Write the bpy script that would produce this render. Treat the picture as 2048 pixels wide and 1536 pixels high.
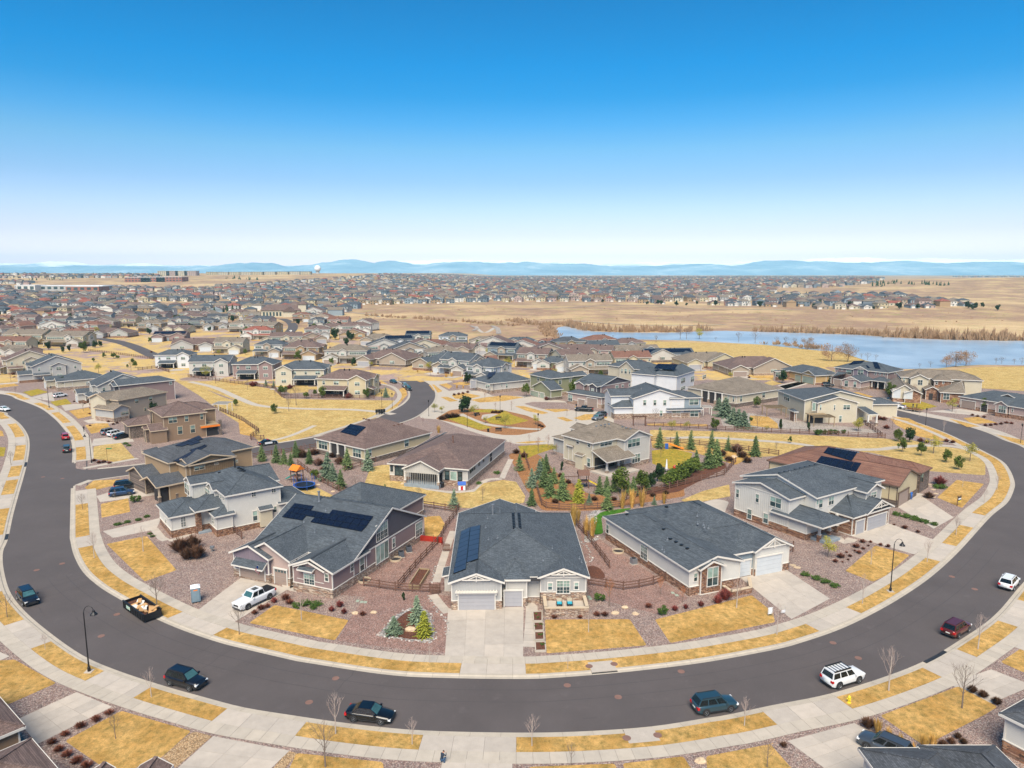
import bpy, math, random
from mathutils import Vector, Matrix, noise
from mathutils.geometry import tessellate_polygon
random.seed(7)
R = random.Random(11)
sc = bpy.context.scene
for o in list(bpy.data.objects): bpy.data.objects.remove(o)
# ---------------------------------------------------------------- camera, sky, sun, exposure
F = 1430.0; HZ = 547.0; H = 44.5
PITCH = math.atan((768-HZ)/F); CP, SP = math.cos(PITCH), math.sin(PITCH)
cam = bpy.data.objects.new('camera', bpy.data.cameras.new('camera')); sc.collection.objects.link(cam)
cam.location = (0, 0, H); cam.rotation_euler = (math.pi/2-PITCH, 0, 0)
cam.data.sensor_width = 36; cam.data.lens = F*36/2048; cam.data.clip_start = 1; cam.data.clip_end = 90000
sc.camera = cam
SUN_EL, SUN_AZ = 52, 188          # sun behind and to the left of the camera
wd = bpy.data.worlds.new('World'); sc.world = wd; wd.use_nodes = True
nt = wd.node_tree; nt.nodes.clear()
wo = nt.nodes.new('ShaderNodeOutputWorld'); bg = nt.nodes.new('ShaderNodeBackground'); sk = nt.nodes.new('ShaderNodeTexSky')
sk.sky_type = 'NISHITA'; sk.sun_disc = False; sk.sun_elevation = math.radians(SUN_EL); sk.sun_rotation = math.radians(SUN_AZ)
sk.altitude = 1800; sk.air_density = 1.0; sk.dust_density = 1.5; sk.ozone_density = 2.0
tc = nt.nodes.new('ShaderNodeTexCoord'); sx = nt.nodes.new('ShaderNodeSeparateXYZ'); rp = nt.nodes.new('ShaderNodeValToRGB')
nt.links.new(tc.outputs['Generated'], sx.inputs[0]); nt.links.new(sx.outputs[2], rp.inputs[0])
mx = nt.nodes.new('ShaderNodeMix'); mx.data_type = 'RGBA'; mx.blend_type = 'MULTIPLY'; mx.inputs[0].default_value = 1
nt.links.new(sk.outputs[0], mx.inputs[6]); nt.links.new(rp.outputs[0], mx.inputs[7])
nt.links.new(mx.outputs[2], bg.inputs[0]); nt.links.new(bg.outputs[0], wo.inputs[0])
bg.inputs[1].default_value = 0.115
SKY = [(0, (1.273, 0.903, 1.037)), (0.018, (1.273, 0.903, 1.037)), (0.052, (0.883, 0.679, 0.81)), (0.085, (0.73, 0.674, 0.746)), (0.12, (0.521, 0.612, 0.693)), (0.16, (0.373, 0.634, 0.708)), (0.193, (0.174, 0.589, 0.765)), (0.225, (0.042, 0.536, 0.765)), (0.26, (0.0, 0.533, 0.796)), (0.333, (0.0, 0.493, 0.747)), (1, (0.0, 0.493, 0.747))]
while len(rp.color_ramp.elements) > 1: rp.color_ramp.elements.remove(rp.color_ramp.elements[-1])
for k, (p, c) in enumerate(SKY):
    el = rp.color_ramp.elements[0] if k == 0 else rp.color_ramp.elements.new(p)
    el.position = p; el.color = (*c, 1)
sl = bpy.data.lights.new('sun', 'SUN'); sl.energy = 4.2; sl.angle = math.radians(42); sl.color = (1, .88, .72)
so = bpy.data.objects.new('sun', sl); sc.collection.objects.link(so)
so.rotation_euler = (math.radians(90-SUN_EL), 0, math.radians(180-SUN_AZ))
sc.view_settings.view_transform = 'Standard'; sc.view_settings.look = 'None'; sc.view_settings.exposure = 0.88; sc.view_settings.gamma = 1
sc.view_settings.use_curve_mapping = False
sc.cycles.max_bounces = 4; sc.cycles.diffuse_bounces = 3; sc.cycles.glossy_bounces = 2; sc.cycles.transmission_bounces = 2
sc.cycles.volume_bounces = 0; sc.cycles.transparent_max_bounces = 6
sc.cycles.use_denoising = True
# ---------------------------------------------------------------- pixels of the photograph (2048 wide) -> points in the world
Z = dict(A=(0,0,1),a=(0,1036,3.072),b=(450,1036,3.072),c=(950,1036,3.072),d=(1448,1036,3.072),e=(0,680,3.84),f=(450,680,3.84),
 g=(850,680,3.84),h=(1250,680,3.84),i=(1528,680,3.84),j=(0,500,3.938),k=(510,500,3.938),l=(1020,500,3.938),m=(1528,500,3.938),
 n=(460,960,4.876),o=(860,980,5.689),p=(1180,980,4.876),q=(1420,880,4.452),r=(280,860,5.689),
 s=(620,820,5.12),t=(1080,820,8.084),u=(1200,740,5.12),v=(1530,700,3.954),w=(0,690,4.096),x=(280,680,4.096),y=(780,650,4.452),z=(1120,670,3.938))
G0 = 0.12
def ray(x, y):
    u = (x-1024)/F; v = (768-y)/F
    return Vector((u, CP+v*SP, -SP+v*CP))
def W(x, y, z=G0):
    d = ray(x, y); t = (z-H)/d.z
    return Vector((d.x*t, d.y*t, z))
def proj(p):
    d = p-Vector((0, 0, H)); f = d.y*CP-d.z*SP; up = d.y*SP+d.z*CP
    return 1024+F*d.x/f, 768-F*up/f, f
def pix(s):
    out = []; c = 'A'
    for t in s.split():
        if t in Z: c = t; continue
        x, y = map(float, t.split(',')); z = Z[c]; out.append((z[0]+x/z[2], z[1]+y/z[2]))
    return out
def pts(s, z=G0): return [W(x, y, z) for x, y in pix(s)]
def spline(P, step):
    out = []
    for k in range(len(P)-1):
        a = P[max(k-1, 0)]; b = P[k]; c = P[k+1]; d = P[min(k+2, len(P)-1)]
        n = max(1, int((c-b).length/step))
        for q in range(n):
            t = q/n
            out.append(.5*((2*b)+(c-a)*t+(2*a-5*b+4*c-d)*t*t+(3*b-a-3*c+d)*t*t*t))
    out.append(P[-1]); return out
def resample(P, step):
    out = [P[0]]; acc = 0; last = P[0]
    for q in P[1:]:
        seg = (q-last).length
        while acc+seg >= step:
            last = last.lerp(q, (step-acc)/seg); out.append(last); seg = (q-last).length; acc = 0
        acc += seg; last = q
    return out
def offset(P, d):
    out = []
    for k in range(len(P)):
        a = P[max(k-1, 0)]; b = P[min(k+1, len(P)-1)]; t = (b-a); t.z = 0; t.normalize()
        out.append(P[k]+Vector((-t.y, t.x, 0))*d)
    return out
# ---------------------------------------------------------------- mesh helpers
col = sc.collection
class MB:
    def __init__(s): s.v = []; s.f = []; s.m = []
    def add(s, V, Fs, mi=0):
        n = len(s.v); s.v += [tuple(x) for x in V]
        for f in Fs: s.f.append([n+k for k in f]); s.m.append(mi)
        return s
    def box(s, x0, x1, y0, y1, z0, z1, mi=0):
        return s.add([(x0,y0,z0),(x1,y0,z0),(x1,y1,z0),(x0,y1,z0),(x0,y0,z1),(x1,y0,z1),(x1,y1,z1),(x0,y1,z1)],
            [(3,2,1,0),(4,5,6,7),(0,1,5,4),(1,2,6,5),(2,3,7,6),(3,0,4,7)], mi)
    def prism(s, P, z0, z1, mi=0, top=None):
        P = [Vector((p[0], p[1], 0)) for p in P]; n = len(P)
        A = sum(P[k].x*P[(k+1) % n].y-P[(k+1) % n].x*P[k].y for k in range(n))
        if A < 0: P.reverse()
        V = [(p.x, p.y, z0) for p in P]+[(p.x, p.y, z1) for p in P]
        fs = [(k, (k+1) % n, n+(k+1) % n, n+k) for k in range(n)]
        if n <= 4: fs.append(tuple(range(n, 2*n)))
        else:
            for t in tessellate_polygon([P]):
                a, b, c = t
                if (P[b]-P[a]).cross(P[c]-P[a]).z < 0: b, c = c, b
                fs.append((n+a, n+b, n+c))
        return s.add(V, fs, mi)
    def sheet(s, P, z, mi=0): return s.prism(P, z-.05, z, mi)
    def bar(s, a, b, w, h=None, mi=0):      # square bar between two points
        a = Vector(a); b = Vector(b); h = h or w; d = (b-a).normalized()
        u = d.cross(Vector((0, 0, 1)));
        if u.length < .01: u = Vector((1, 0, 0))
        u.normalize(); v = u.cross(d); V = []
        for p in (a, b):
            for i, j in ((-1,-1),(1,-1),(1,1),(-1,1)): V.append(p+u*i*w/2+v*j*h/2)
        return s.add(V, [(0,1,2,3),(7,6,5,4),(0,4,5,1),(1,5,6,2),(2,6,7,3),(3,7,4,0)], mi)
    def tube(s, P, rad, n=6, mi=0, cap=True):
        V = []; P = [Vector(p) for p in P]; fs = []
        for k, p in enumerate(P):
            d = (P[min(k+1, len(P)-1)]-P[max(k-1, 0)]).normalized()
            u = d.cross(Vector((0, 0, 1)))
            if u.length < .05: u = Vector((1, 0, 0))
            u.normalize(); v = u.cross(d); r = rad[k] if isinstance(rad, (list, tuple)) else rad
            for j in range(n):
                t = 2*math.pi*j/n; V.append(p+u*math.cos(t)*r+v*math.sin(t)*r)
            if k:
                for j in range(n): fs.append(((k-1)*n+(j+1) % n, (k-1)*n+j, k*n+j, k*n+(j+1) % n))
        if cap: fs += [tuple(range(n)), tuple(reversed(range((len(P)-1)*n, len(P)*n)))]
        return s.add(V, fs, mi)
    def lathe(s, prof, n=12, c=(0,0,0), mi=0):
        V = []; fs = []
        for k, (r, z) in enumerate(prof):
            for j in range(n):
                t = 2*math.pi*j/n; V.append((c[0]+r*math.cos(t), c[1]+r*math.sin(t), c[2]+z))
            if k:
                for j in range(n): fs.append(((k-1)*n+j, (k-1)*n+(j+1) % n, k*n+(j+1) % n, k*n+j))
        return s.add(V, fs, mi)
    def mesh(s, name, mats, smooth=False):
        me = bpy.data.meshes.new(name); me.from_pydata(s.v, [], s.f)
        for m in (mats if isinstance(mats, (list, tuple)) else [mats]): me.materials.append(m)
        if any(s.m): me.polygons.foreach_set('material_index', s.m)
        if smooth: me.polygons.foreach_set('use_smooth', [True]*len(me.polygons))
        me.update(); return me
    def build(s, name, mats, parent=None, smooth=False):
        return link(name, s.mesh(name, mats, smooth), parent)
def link(name, me, parent=None, loc=None):
    o = bpy.data.objects.new(name, me); col.objects.link(o)
    if parent is not None: o.parent = parent
    if loc is not None: o.location = loc
    return o
def tag(o, label=None, cat=None, group=None, kind=None):
    if label: o['label'] = label
    if cat: o['category'] = cat
    if group: o['group'] = group
    if kind: o['kind'] = kind
    return o
def empty(name, loc, rz=0, label=None, cat=None, group=None):
    o = bpy.data.objects.new(name, None); col.objects.link(o); o.location = loc; o.rotation_euler = (0, 0, rz)
    return tag(o, label, cat, group)
def copy_tree(o, parent=None):
    c = o.copy(); col.objects.link(c); c.parent = parent
    for ch in list(o.children): copy_tree(ch, c)
    return c
ORD = 'first second third fourth fifth sixth seventh eighth ninth tenth eleventh twelfth thirteenth fourteenth fifteenth sixteenth seventeenth eighteenth nineteenth twentieth'.split()
def ordn(k): return ORD[k] if k < 20 else f'{k+1}th'
# ---------------------------------------------------------------- materials
def lin(h):
    h = h.lstrip('#'); return tuple(((int(h[k:k+2], 16)/255+.055)/1.055)**2.4 if int(h[k:k+2], 16) > 10 else int(h[k:k+2], 16)/255/12.92 for k in (0, 2, 4))
class N:
    def __init__(s, name):
        s.m = bpy.data.materials.new(name); s.m.use_nodes = True; s.t = s.m.node_tree; s.t.nodes.clear()
        s.out = s.t.nodes.new('ShaderNodeOutputMaterial'); s.b = s.t.nodes.new('ShaderNodeBsdfPrincipled')
        s.t.links.new(s.b.outputs[0], s.out.inputs[0]); g = s.t.nodes.new('ShaderNodeNewGeometry'); s.pos = g.outputs['Position']
    def n(s, ty, **kw):
        x = s.t.nodes.new(ty)
        for k, v in kw.items():
            if k.startswith('i_'): x.inputs[k[2:].replace('_', ' ')].default_value = v
            else: setattr(x, k, v)
        return x
    def l(s, a, b): s.t.links.new(a, b)
    def noise(s, scale, detail=3, rough=.6, vec=None, fac=True):
        x = s.n('ShaderNodeTexNoise', i_Scale=scale, i_Detail=detail, i_Roughness=rough); s.l(vec or s.pos, x.inputs['Vector']); return x.outputs[0]
    def ramp(s, fac, stops):
        x = s.n('ShaderNodeValToRGB'); cr = x.color_ramp
        while len(cr.elements) > 1: cr.elements.remove(cr.elements[-1])
        for k, (p, c) in enumerate(stops):
            e = cr.elements[0] if k == 0 else cr.elements.new(p); e.position = p; e.color = (*c, 1) if len(c) == 3 else c
        s.l(fac, x.inputs[0]); return x.outputs[0]
    def mix(s, a, b, fac, mode='MIX'):
        x = s.n('ShaderNodeMix', data_type='RGBA', blend_type=mode)
        for v, i in ((fac, 0), (a, 6), (b, 7)):
            if isinstance(v, (int, float)): x.inputs[i].default_value = v
            elif isinstance(v, tuple): x.inputs[i].default_value = (*v, 1)
            else: s.l(v, x.inputs[i])
        return x.outputs[2]
    def math(s, op, a, b=0.0, clamp=False):
        x = s.n('ShaderNodeMath', operation=op, use_clamp=clamp)
        for v, i in ((a, 0), (b, 1)):
            if isinstance(v, (int, float)): x.inputs[i].default_value = v
            else: s.l(v, x.inputs[i])
        return x.outputs[0]
    def rnd(s): return s.n('ShaderNodeObjectInfo').outputs['Random']
    def fin(s, c, rough=.8, bump=None, bs=.3, bd=.02, metal=0, spec=None):
        if isinstance(c, tuple): s.b.inputs['Base Color'].default_value = (*c, 1)
        else: s.l(c, s.b.inputs['Base Color'])
        if isinstance(rough, (int, float)): s.b.inputs['Roughness'].default_value = rough
        else: s.l(rough, s.b.inputs['Roughness'])
        s.b.inputs['Metallic'].default_value = metal
        if spec is not None: s.b.inputs['Specular IOR Level'].default_value = spec
        if bump is not None:
            x = s.n('ShaderNodeBump', i_Strength=bs, i_Distance=bd); s.l(bump, x.inputs['Height']); s.l(x.outputs[0], s.b.inputs['Normal'])
        return s.m
def sc3(c, k): return tuple(min(1, x*k) for x in c)
def M_plain(name, c, rough=.7, metal=0, var=.12, scale=1.5, spec=None, rv=0):
    s = N(name); f = s.noise(scale, 4)
    cc = s.ramp(f, [(.3, sc3(c, 1-var)), (.7, sc3(c, 1+var))])
    if rv: cc = s.mix(cc, s.ramp(s.rnd(), [(0, (1-rv,)*3), (1, (1+rv,)*3)]), 1, 'MULTIPLY')
    return s.fin(cc, rough, metal=metal, spec=spec)
def M_lawn(name, c1, c2, c3, stripe=True):
    s = N(name)
    big = s.noise(.22, 4, .65); mid = s.noise(1.7, 5, .7); fine = s.noise(9, 4, .8); vf = s.noise(38, 2, .8)
    c = s.mix(c1, c2, s.ramp(big, [(.38, (0,0,0)), (.62, (1,1,1))]))
    c = s.mix(c, c3, s.ramp(mid, [(.46, (0,0,0)), (.68, (.85,)*3)]))
    c = s.mix(c, s.ramp(s.noise(.7, 5, .75), [(.28, (.72,.77,.7)), (.48, (1,1,1)), (.7, (1.2,1.18,1.2))]), 1, 'MULTIPLY')
    mp = s.n('ShaderNodeMapping'); mp.inputs['Scale'].default_value = (1.5, .8, 1); mp.inputs['Rotation'].default_value = (0, 0, .5); s.l(s.pos, mp.inputs[0])
    c = s.mix(c, s.ramp(s.noise(1, 3, .6, mp.outputs[0]), [(.35, (.86,.88,.84)), (.65, (1.12,1.1,1.08))]), 1, 'MULTIPLY')
    c = s.mix(c, s.ramp(fine, [(.3, (.6,.6,.5)), (.5, (1,1,1)), (.75, (1.3,1.28,1.2))]), 1, 'MULTIPLY')
    c = s.mix(c, s.ramp(vf, [(.3, (.7,.7,.66)), (.7, (1.18,1.18,1.12))]), 1, 'MULTIPLY')
    return s.fin(c, .95, s.math('ADD', fine, vf), .9, .06, spec=.1)
def M_gravel(name, cs, scale=9):
    s = N(name)
    v = s.n('ShaderNodeTexVoronoi', i_Scale=scale); s.l(s.pos, v.inputs['Vector'])
    sep = s.n('ShaderNodeSeparateColor'); s.l(v.outputs['Color'], sep.inputs[0])
    c = s.ramp(sep.outputs[0], [(k/(len(cs)-1), x) for k, x in enumerate(cs)])
    c = s.mix(c, s.ramp(v.outputs['Distance'], [(.2, (1.1,)*3), (.75, (.45,)*3)]), 1, 'MULTIPLY')
    c = s.mix(c, s.ramp(s.noise(.5, 4, .7), [(.3, (.82,.82,.84)), (.7, (1.12,1.1,1.08))]), 1, 'MULTIPLY')
    return s.fin(c, .9, s.math('MULTIPLY', v.outputs['Distance'], -1.0), .8, .05)
def M_conc(name, c, rv=.09):
    s = N(name); a = s.noise(.9, 5, .65); b = s.noise(14, 3, .7)
    cc = s.ramp(a, [(.3, sc3(c, .9)), (.7, sc3(c, 1.07))])
    cc = s.mix(cc, s.ramp(b, [(.3, (.93,)*3), (.7, (1.05,)*3)]), 1, 'MULTIPLY')
    st = s.noise(.35, 5, .75)
    cc = s.mix(cc, sc3(c, .74), s.ramp(st, [(.58, (0,0,0)), (.75, (.55,)*3)]))
    cc = s.mix(cc, s.ramp(s.rnd(), [(0, (1-rv,)*3), (.5, (1, 1, 1)), (1, (1+rv, 1+rv*.85, 1+rv*.65))]), 1, 'MULTIPLY')
    return s.fin(cc, .85, b, .2, .01)
def M_roof(name, c, c2):
    s = N(name); sp = s.n('ShaderNodeSeparateXYZ'); s.l(s.pos, sp.inputs[0])
    cb = s.n('ShaderNodeCombineXYZ'); s.l(s.math('ADD', sp.outputs[0], sp.outputs[1]), cb.inputs[0]); s.l(s.math('MULTIPLY', sp.outputs[2], 2.4), cb.inputs[1])
    br = s.n('ShaderNodeTexBrick', i_Scale=1.0, i_Mortar_Size=.012, i_Brick_Width=.32, i_Row_Height=.15, i_Bias=0)
    s.l(cb.outputs[0], br.inputs['Vector']); br.inputs['Color1'].default_value = (.62,.62,.62,1); br.inputs['Color2'].default_value = (1.35,1.35,1.35,1); br.inputs['Mortar'].default_value = (.4,.4,.4,1)
    f = s.noise(.35, 5, .7); cc = s.ramp(f, [(.3, c), (.7, c2)])
    cc = s.mix(cc, s.mix((1,1,1), br.outputs[0], .75), 1, 'MULTIPLY')
    cc = s.mix(cc, s.ramp(s.noise(7, 4, .8), [(.3, (.78,)*3), (.7, (1.22,)*3)]), 1, 'MULTIPLY')
    return s.fin(cc, .9, br.outputs[0], .35, .012, spec=.3)
def M_stone(name, cs, sx=.42, sy=.14):
    s = N(name); sp = s.n('ShaderNodeSeparateXYZ'); s.l(s.pos, sp.inputs[0])
    cb = s.n('ShaderNodeCombineXYZ'); s.l(s.math('ADD', sp.outputs[0], s.math('MULTIPLY', sp.outputs[1], 1.13)), cb.inputs[0]); s.l(sp.outputs[2], cb.inputs[1])
    dn = s.n('ShaderNodeTexNoise', i_Scale=1.3, i_Detail=2); s.l(s.pos, dn.inputs['Vector'])
    ad = s.n('ShaderNodeVectorMath', operation='MULTIPLY_ADD'); s.l(dn.outputs['Color'], ad.inputs[0]); ad.inputs[1].default_value = (.18,.1,0); s.l(cb.outputs[0], ad.inputs[2])
    mp = s.n('ShaderNodeMapping'); mp.inputs['Scale'].default_value = (1/sx, 1/sy, 1); s.l(ad.outputs[0], mp.inputs[0])
    v = s.n('ShaderNodeTexVoronoi', i_Scale=1.0, i_Randomness=.75); s.l(mp.outputs[0], v.inputs['Vector'])
    v2 = s.n('ShaderNodeTexVoronoi', i_Scale=1.0, i_Randomness=.75, feature='DISTANCE_TO_EDGE'); s.l(mp.outputs[0], v2.inputs['Vector'])
    sep = s.n('ShaderNodeSeparateColor'); s.l(v.outputs['Color'], sep.inputs[0])
    c = s.ramp(sep.outputs[0], [(k/(len(cs)-1), x) for k, x in enumerate(cs)])
    e = s.ramp(v2.outputs['Distance'], [(0, (.35,)*3), (.09, (1,1,1))])
    c = s.mix(c, e, 1, 'MULTIPLY'); c = s.mix(c, s.ramp(s.noise(8, 3), [(.3, (.8,)*3), (.7, (1.2,)*3)]), 1, 'MULTIPLY')
    return s.fin(c, .9, s.math('ADD', e, sep.outputs[1]), .6, .05)
def M_siding(name, c, lap=.2, vert=False):
    s = N(name); sp = s.n('ShaderNodeSeparateXYZ'); s.l(s.pos, sp.inputs[0])
    co = sp.outputs[2] if not vert else s.math('ADD', sp.outputs[0], sp.outputs[1])
    fr = s.math('FRACT', s.math('MULTIPLY', co, 1/lap))
    e = s.ramp(fr, [(0, (.72,)*3), (.1, (1,1,1)), (1, (1,1,1))])
    cc = s.ramp(s.noise(.6, 4, .65), [(.3, sc3(c, .95)), (.7, sc3(c, 1.05))])
    cc = s.mix(cc, e, .8, 'MULTIPLY')
    return s.fin(cc, .75, fr, .3, .015)
M = {}
GRAV = [lin('8a6f6e'), lin('6f5a5e'), lin('9c8583'), lin('7d5f5b'), lin('a08f90'), lin('6a5052')]
M['gravel'] = M_gravel('purple_gravel', [(x[0]*1.26, x[1]*1.36, x[2]*1.16) for x in GRAV], 8)
M['gravel_red'] = M_gravel('red_gravel', [lin('9c7a6e'), lin('7c5e55'), lin('ad8d80'), lin('8c695e'), lin('a6958c')], 9)
M['gravel_tan'] = M_gravel('tan_gravel', [lin('b89a74'), lin('8f7350'), lin('c9ae88'), lin('a27f57')], 9)
M['gravel_pale'] = M_gravel('pale_gravel', [lin('b0a59a'), lin('8e847a'), lin('c4bbb0'), lin('9c9188')], 6)
M['rock'] = M_gravel('white_river_rock', [lin('a9a39d'), lin('7c7975'), lin('c2bdb6'), lin('8d8987')], 3.2)
M['mulch'] = M_gravel('brown_mulch', [lin('6b3f2a'), lin('4a2a1d'), lin('7f4e34'), lin('5a3323')], 11)
M['mulch_tan'] = M_gravel('orange_mulch', [lin('a8713f'), lin('84552e'), lin('bd8a55'), lin('956436')], 11)
M['dirt'] = M_gravel('bare_soil', [lin('8f6a4a'), lin('7a573b'), lin('a07c59'), lin('86604a')], 4)
M['lawn'] = M_lawn('dormant_golden_lawn', lin('c8a268'), lin('b28b50'), lin('877648'))
M['lawn_pale'] = M_lawn('pale_straw_lawn', lin('c2a873'), lin('b0935f'), lin('918156'))
M['lawn_green'] = M_lawn('lawn_turning_green', lin('9c8a3a'), lin('a88c3c'), lin('5f6e2a'))
M['turf'] = M_lawn('green_turf', lin('3f6a22'), lin('4a7428'), lin('355c1c'))
M['prairie'] = M_lawn('dry_prairie', lin('bd9f66'), lin('a88a58'), lin('8f7f50'))
M['conc'] = M_conc('pale_concrete', lin('a9a095'))
M['conc_warm'] = M_conc('warm_concrete', lin('a89f92'), .06)
M['kerb'] = M_conc('kerb_concrete', lin('a69d8f'), .05)
M['joint'] = M_plain('joint_base_dark', lin('6d6964'), .95)  # darker base seen in the gaps between slabs
def M_asph(name, c):
    s = N(name); a = s.noise(.12, 5, .65); b = s.noise(30, 2, .7); st = s.noise(.45, 5, .75)
    cc = s.ramp(a, [(.3, sc3(c, .88)), (.7, sc3(c, 1.13))])
    cc = s.mix(cc, s.ramp(b, [(.3, (.82,)*3), (.7, (1.2,)*3)]), 1, 'MULTIPLY')
    cc = s.mix(cc, sc3(c, 1.6), s.ramp(st, [(.58, (0,0,0)), (.78, (.5,)*3)]))
    return s.fin(cc, .88, b, .3, .01)
M['asph'] = M_asph('asphalt', lin('4c4645'))
s = N('suburb_ground'); f = s.noise(.035, 5, .8); c = s.ramp(f, [(.3, lin('a08a80')), (.44, lin('94807a')), (.5, lin('b39a66')), (.6, lin('bd9f62')), (.64, lin('a9a096')), (.72, lin('9d8578'))])
c = s.mix(c, s.ramp(s.noise(.5, 5, .75), [(.3, (.8,.8,.8)), (.7, (1.15,)*3)]), 1, 'MULTIPLY'); M['suburb'] = s.fin(c, .95, spec=.1)
M['asph_seam'] = M_plain('asphalt_seal', lin('3d393a'), .8)
M['slate'] = M_roof('slate_blue_shingle', lin('41484f'), lin('50575d'))
M['slate2'] = M_roof('charcoal_shingle', lin('3f4246'), lin('50545a'))
M['brown'] = M_roof('brown_shingle', lin('5d4d49'), lin('6f5e58'))
M['red'] = M_roof('reddish_brown_shingle', lin('694a40'), lin('7b5b4d'))
M['taupe'] = M_roof('weathered_taupe_shingle', lin('6b6257'), lin('7d7367'))
M['redroof'] = M_roof('dull_red_tile', lin('7c4a40'), lin('8c5648'))
M['stone'] = M_stone('mixed_ledge_stone', [lin('a58872'), lin('7f6656'), lin('b9a38e'), lin('8b7c74'), lin('c2b19d'), lin('6e5c52'), lin('9b7a66')])
M['stone_rust'] = M_stone('rust_ledge_stone', [lin('8c604a'), lin('5e4238'), lin('a57c5c'), lin('74503f'), lin('b0917a'), lin('4d3a34')])
M['stone_dark'] = M_stone('dark_grey_ledge_stone', [lin('6f625a'), lin('4f4743'), lin('857468'), lin('5d534e'), lin('8f8277')])
for k, h in dict(mauve='84706d', dgrey='4e4b51', grey='9c9c9a', greyl='aeaba4', white='bfbdb6', whiteb='c0c2c4', blueg='7d8a92', cream='b3ab96', beige='b0a486',
                 tan='957e61', tand='7c6549', taupew='948778', green='7d7e62', olive='6a6b52', brownw='806a55', gold='a88c5f', steel='66717a', purple='756a73', pinkb='a49088', sage='8d9384').items():
    M['w_'+k] = M_siding('siding_'+k, lin(h))
    M['v_'+k] = M_siding('batten_siding_'+k, lin(h), .4, True)
M['trim'] = M_plain('white_trim', lin('c6c2ba'), .6, var=.04)
M['trim_tan'] = M_plain('tan_trim', lin('b5a48c'), .6, var=.04)
M['trim_brown'] = M_plain('brown_trim', lin('5c4b40'), .6, var=.04)
M['gdoor'] = M_plain('grey_garage_door', lin('96969a'), .6, var=.04)
M['gdoor_w'] = M_plain('white_garage_door', lin('b4b9bc'), .6, var=.04)
M['gdoor_t'] = M_plain('taupe_garage_door', lin('8c7c72'), .6, var=.04)
M['gdoor_g'] = M_plain('green_garage_door', lin('8f9a8a'), .6, var=.04)
M['wood'] = M_plain('brown_stained_wood', lin('61463a'), .85, var=.25, scale=6, rv=.15)
M['wood_l'] = M_plain('weathered_wood', lin('8d7a5e'), .85, var=.2, scale=6, rv=.15)
M['black'] = M_plain('black_metal', lin('1e1f22'), .45, .3, .1)
M['grey_m'] = M_plain('galvanised_metal', lin('8b9197'), .45, .6, .1)
M['dark'] = M_plain('dark_shade_and_fittings', lin('2c2a2b'), .8)  # paints shade into recesses; also colours dark doors, slots and grates
M['solar'] = M_plain('solar_cell', lin('141a2b'), .22, .2, .15, .6)
M['solar_b'] = M_plain('blue_solar_cell', lin('2b3140'), .3, .2, .15, .6)
M['solar_f'] = M_plain('solar_frame', lin('17181c'), .4, .5)
def M_glass(name, c, rough=.08):
    s = N(name); f = s.noise(.7, 3); cc = s.ramp(f, [(.35, sc3(c, .7)), (.65, sc3(c, 1.3))])
    cc = s.mix(cc, s.ramp(s.rnd(), [(0, (.6,)*3), (1, (1.3,)*3)]), 1, 'MULTIPLY')
    return s.fin(cc, rough, spec=.6)
M['glass'] = M_glass('window_glass_dark', lin('3a4a4c'))
M['glass_b'] = M_glass('window_glass_blinds_sky', lin('7f958c'))  # blinds tone, with green sky reflection mixed into the base colour
M['foundation'] = M_plain('grey_foundation', lin('7d8891'), .85)
# ---------------------------------------------------------------- terrain
def ss(a, b, x):
    t = max(0, min(1, (x-a)/(b-a))); return t*t*(3-2*t)
def T(x, y):
    if y < 300: return G0
    z = 15*ss(900, 2300, y)+4*ss(2300, 6000, y)
    z += 27*ss(1500, 2650, y)*ss(-150, -650, x)
    z += 24*math.exp(-((x-1250)/420)**2-((y-1750)/420)**2)
    z += (5*math.exp(-((x-480)/260)**2-((y-900)/120)**2)+3.5*math.exp(-((x+20)/160)**2-((y-880)/120)**2))
    z += ss(600, 900, y)*1.5*noise.noise(Vector((x/160, y/160, 0)))+ss(1500, 3000, y)*3*noise.noise(Vector((x/500, y/500, 3)))
    return G0+z
def WT(x, y):       # pixel -> point on the terrain
    d = ray(x, y); t = 300.0; o = Vector((0, 0, H))
    while t < 30000:
        p = o+d*t
        if p.z < T(p.x, p.y): break
        t *= 1.006
    return p
def S(o): return tag(o, kind='structure')
def yr(a, b, f):
    out = [a]
    while out[-1] < b: out.append(out[-1]*f)
    return out
ys = yr(300, 18500, 1.035); b = MB(); NX = 90
xs = [math.sinh(t*3.2)/math.sinh(3.2) for t in [k/NX*2-1 for k in range(NX+1)]]
V = []
for y in ys:
    hw = 2500+y*1.6
    for k, u in enumerate(xs):
        x = u*hw; V.append((x, y, T(x, y)))
n = len(xs); b.add(V, [(j*n+i, j*n+i+1, (j+1)*n+i+1, (j+1)*n+i) for j in range(len(ys)-1) for i in range(n-1)])
s = N('prairie_ground'); f1 = s.noise(.006, 6, .7); f2 = s.noise(.05, 6, .75); f3 = s.noise(.6, 4, .8)
c = s.ramp(f1, [(.32, lin('bfa780')), (.45, lin('ae9472')), (.54, lin('8e7462')), (.6, lin('a38a6c')), (.7, lin('b8a075'))])
c = s.mix(c, lin('84834e'), s.ramp(f2, [(.52, (0,0,0)), (.68, (.75,)*3)]))
c = s.mix(c, s.ramp(f3, [(.3, (.8,.8,.78)), (.7, (1.15,)*3)]), 1, 'MULTIPLY')
M['prairie_ground'] = s.fin(c, .95, f3, .5, .3, spec=.1)
S(b.build('prairie', M['prairie_ground'], smooth=True))
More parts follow.
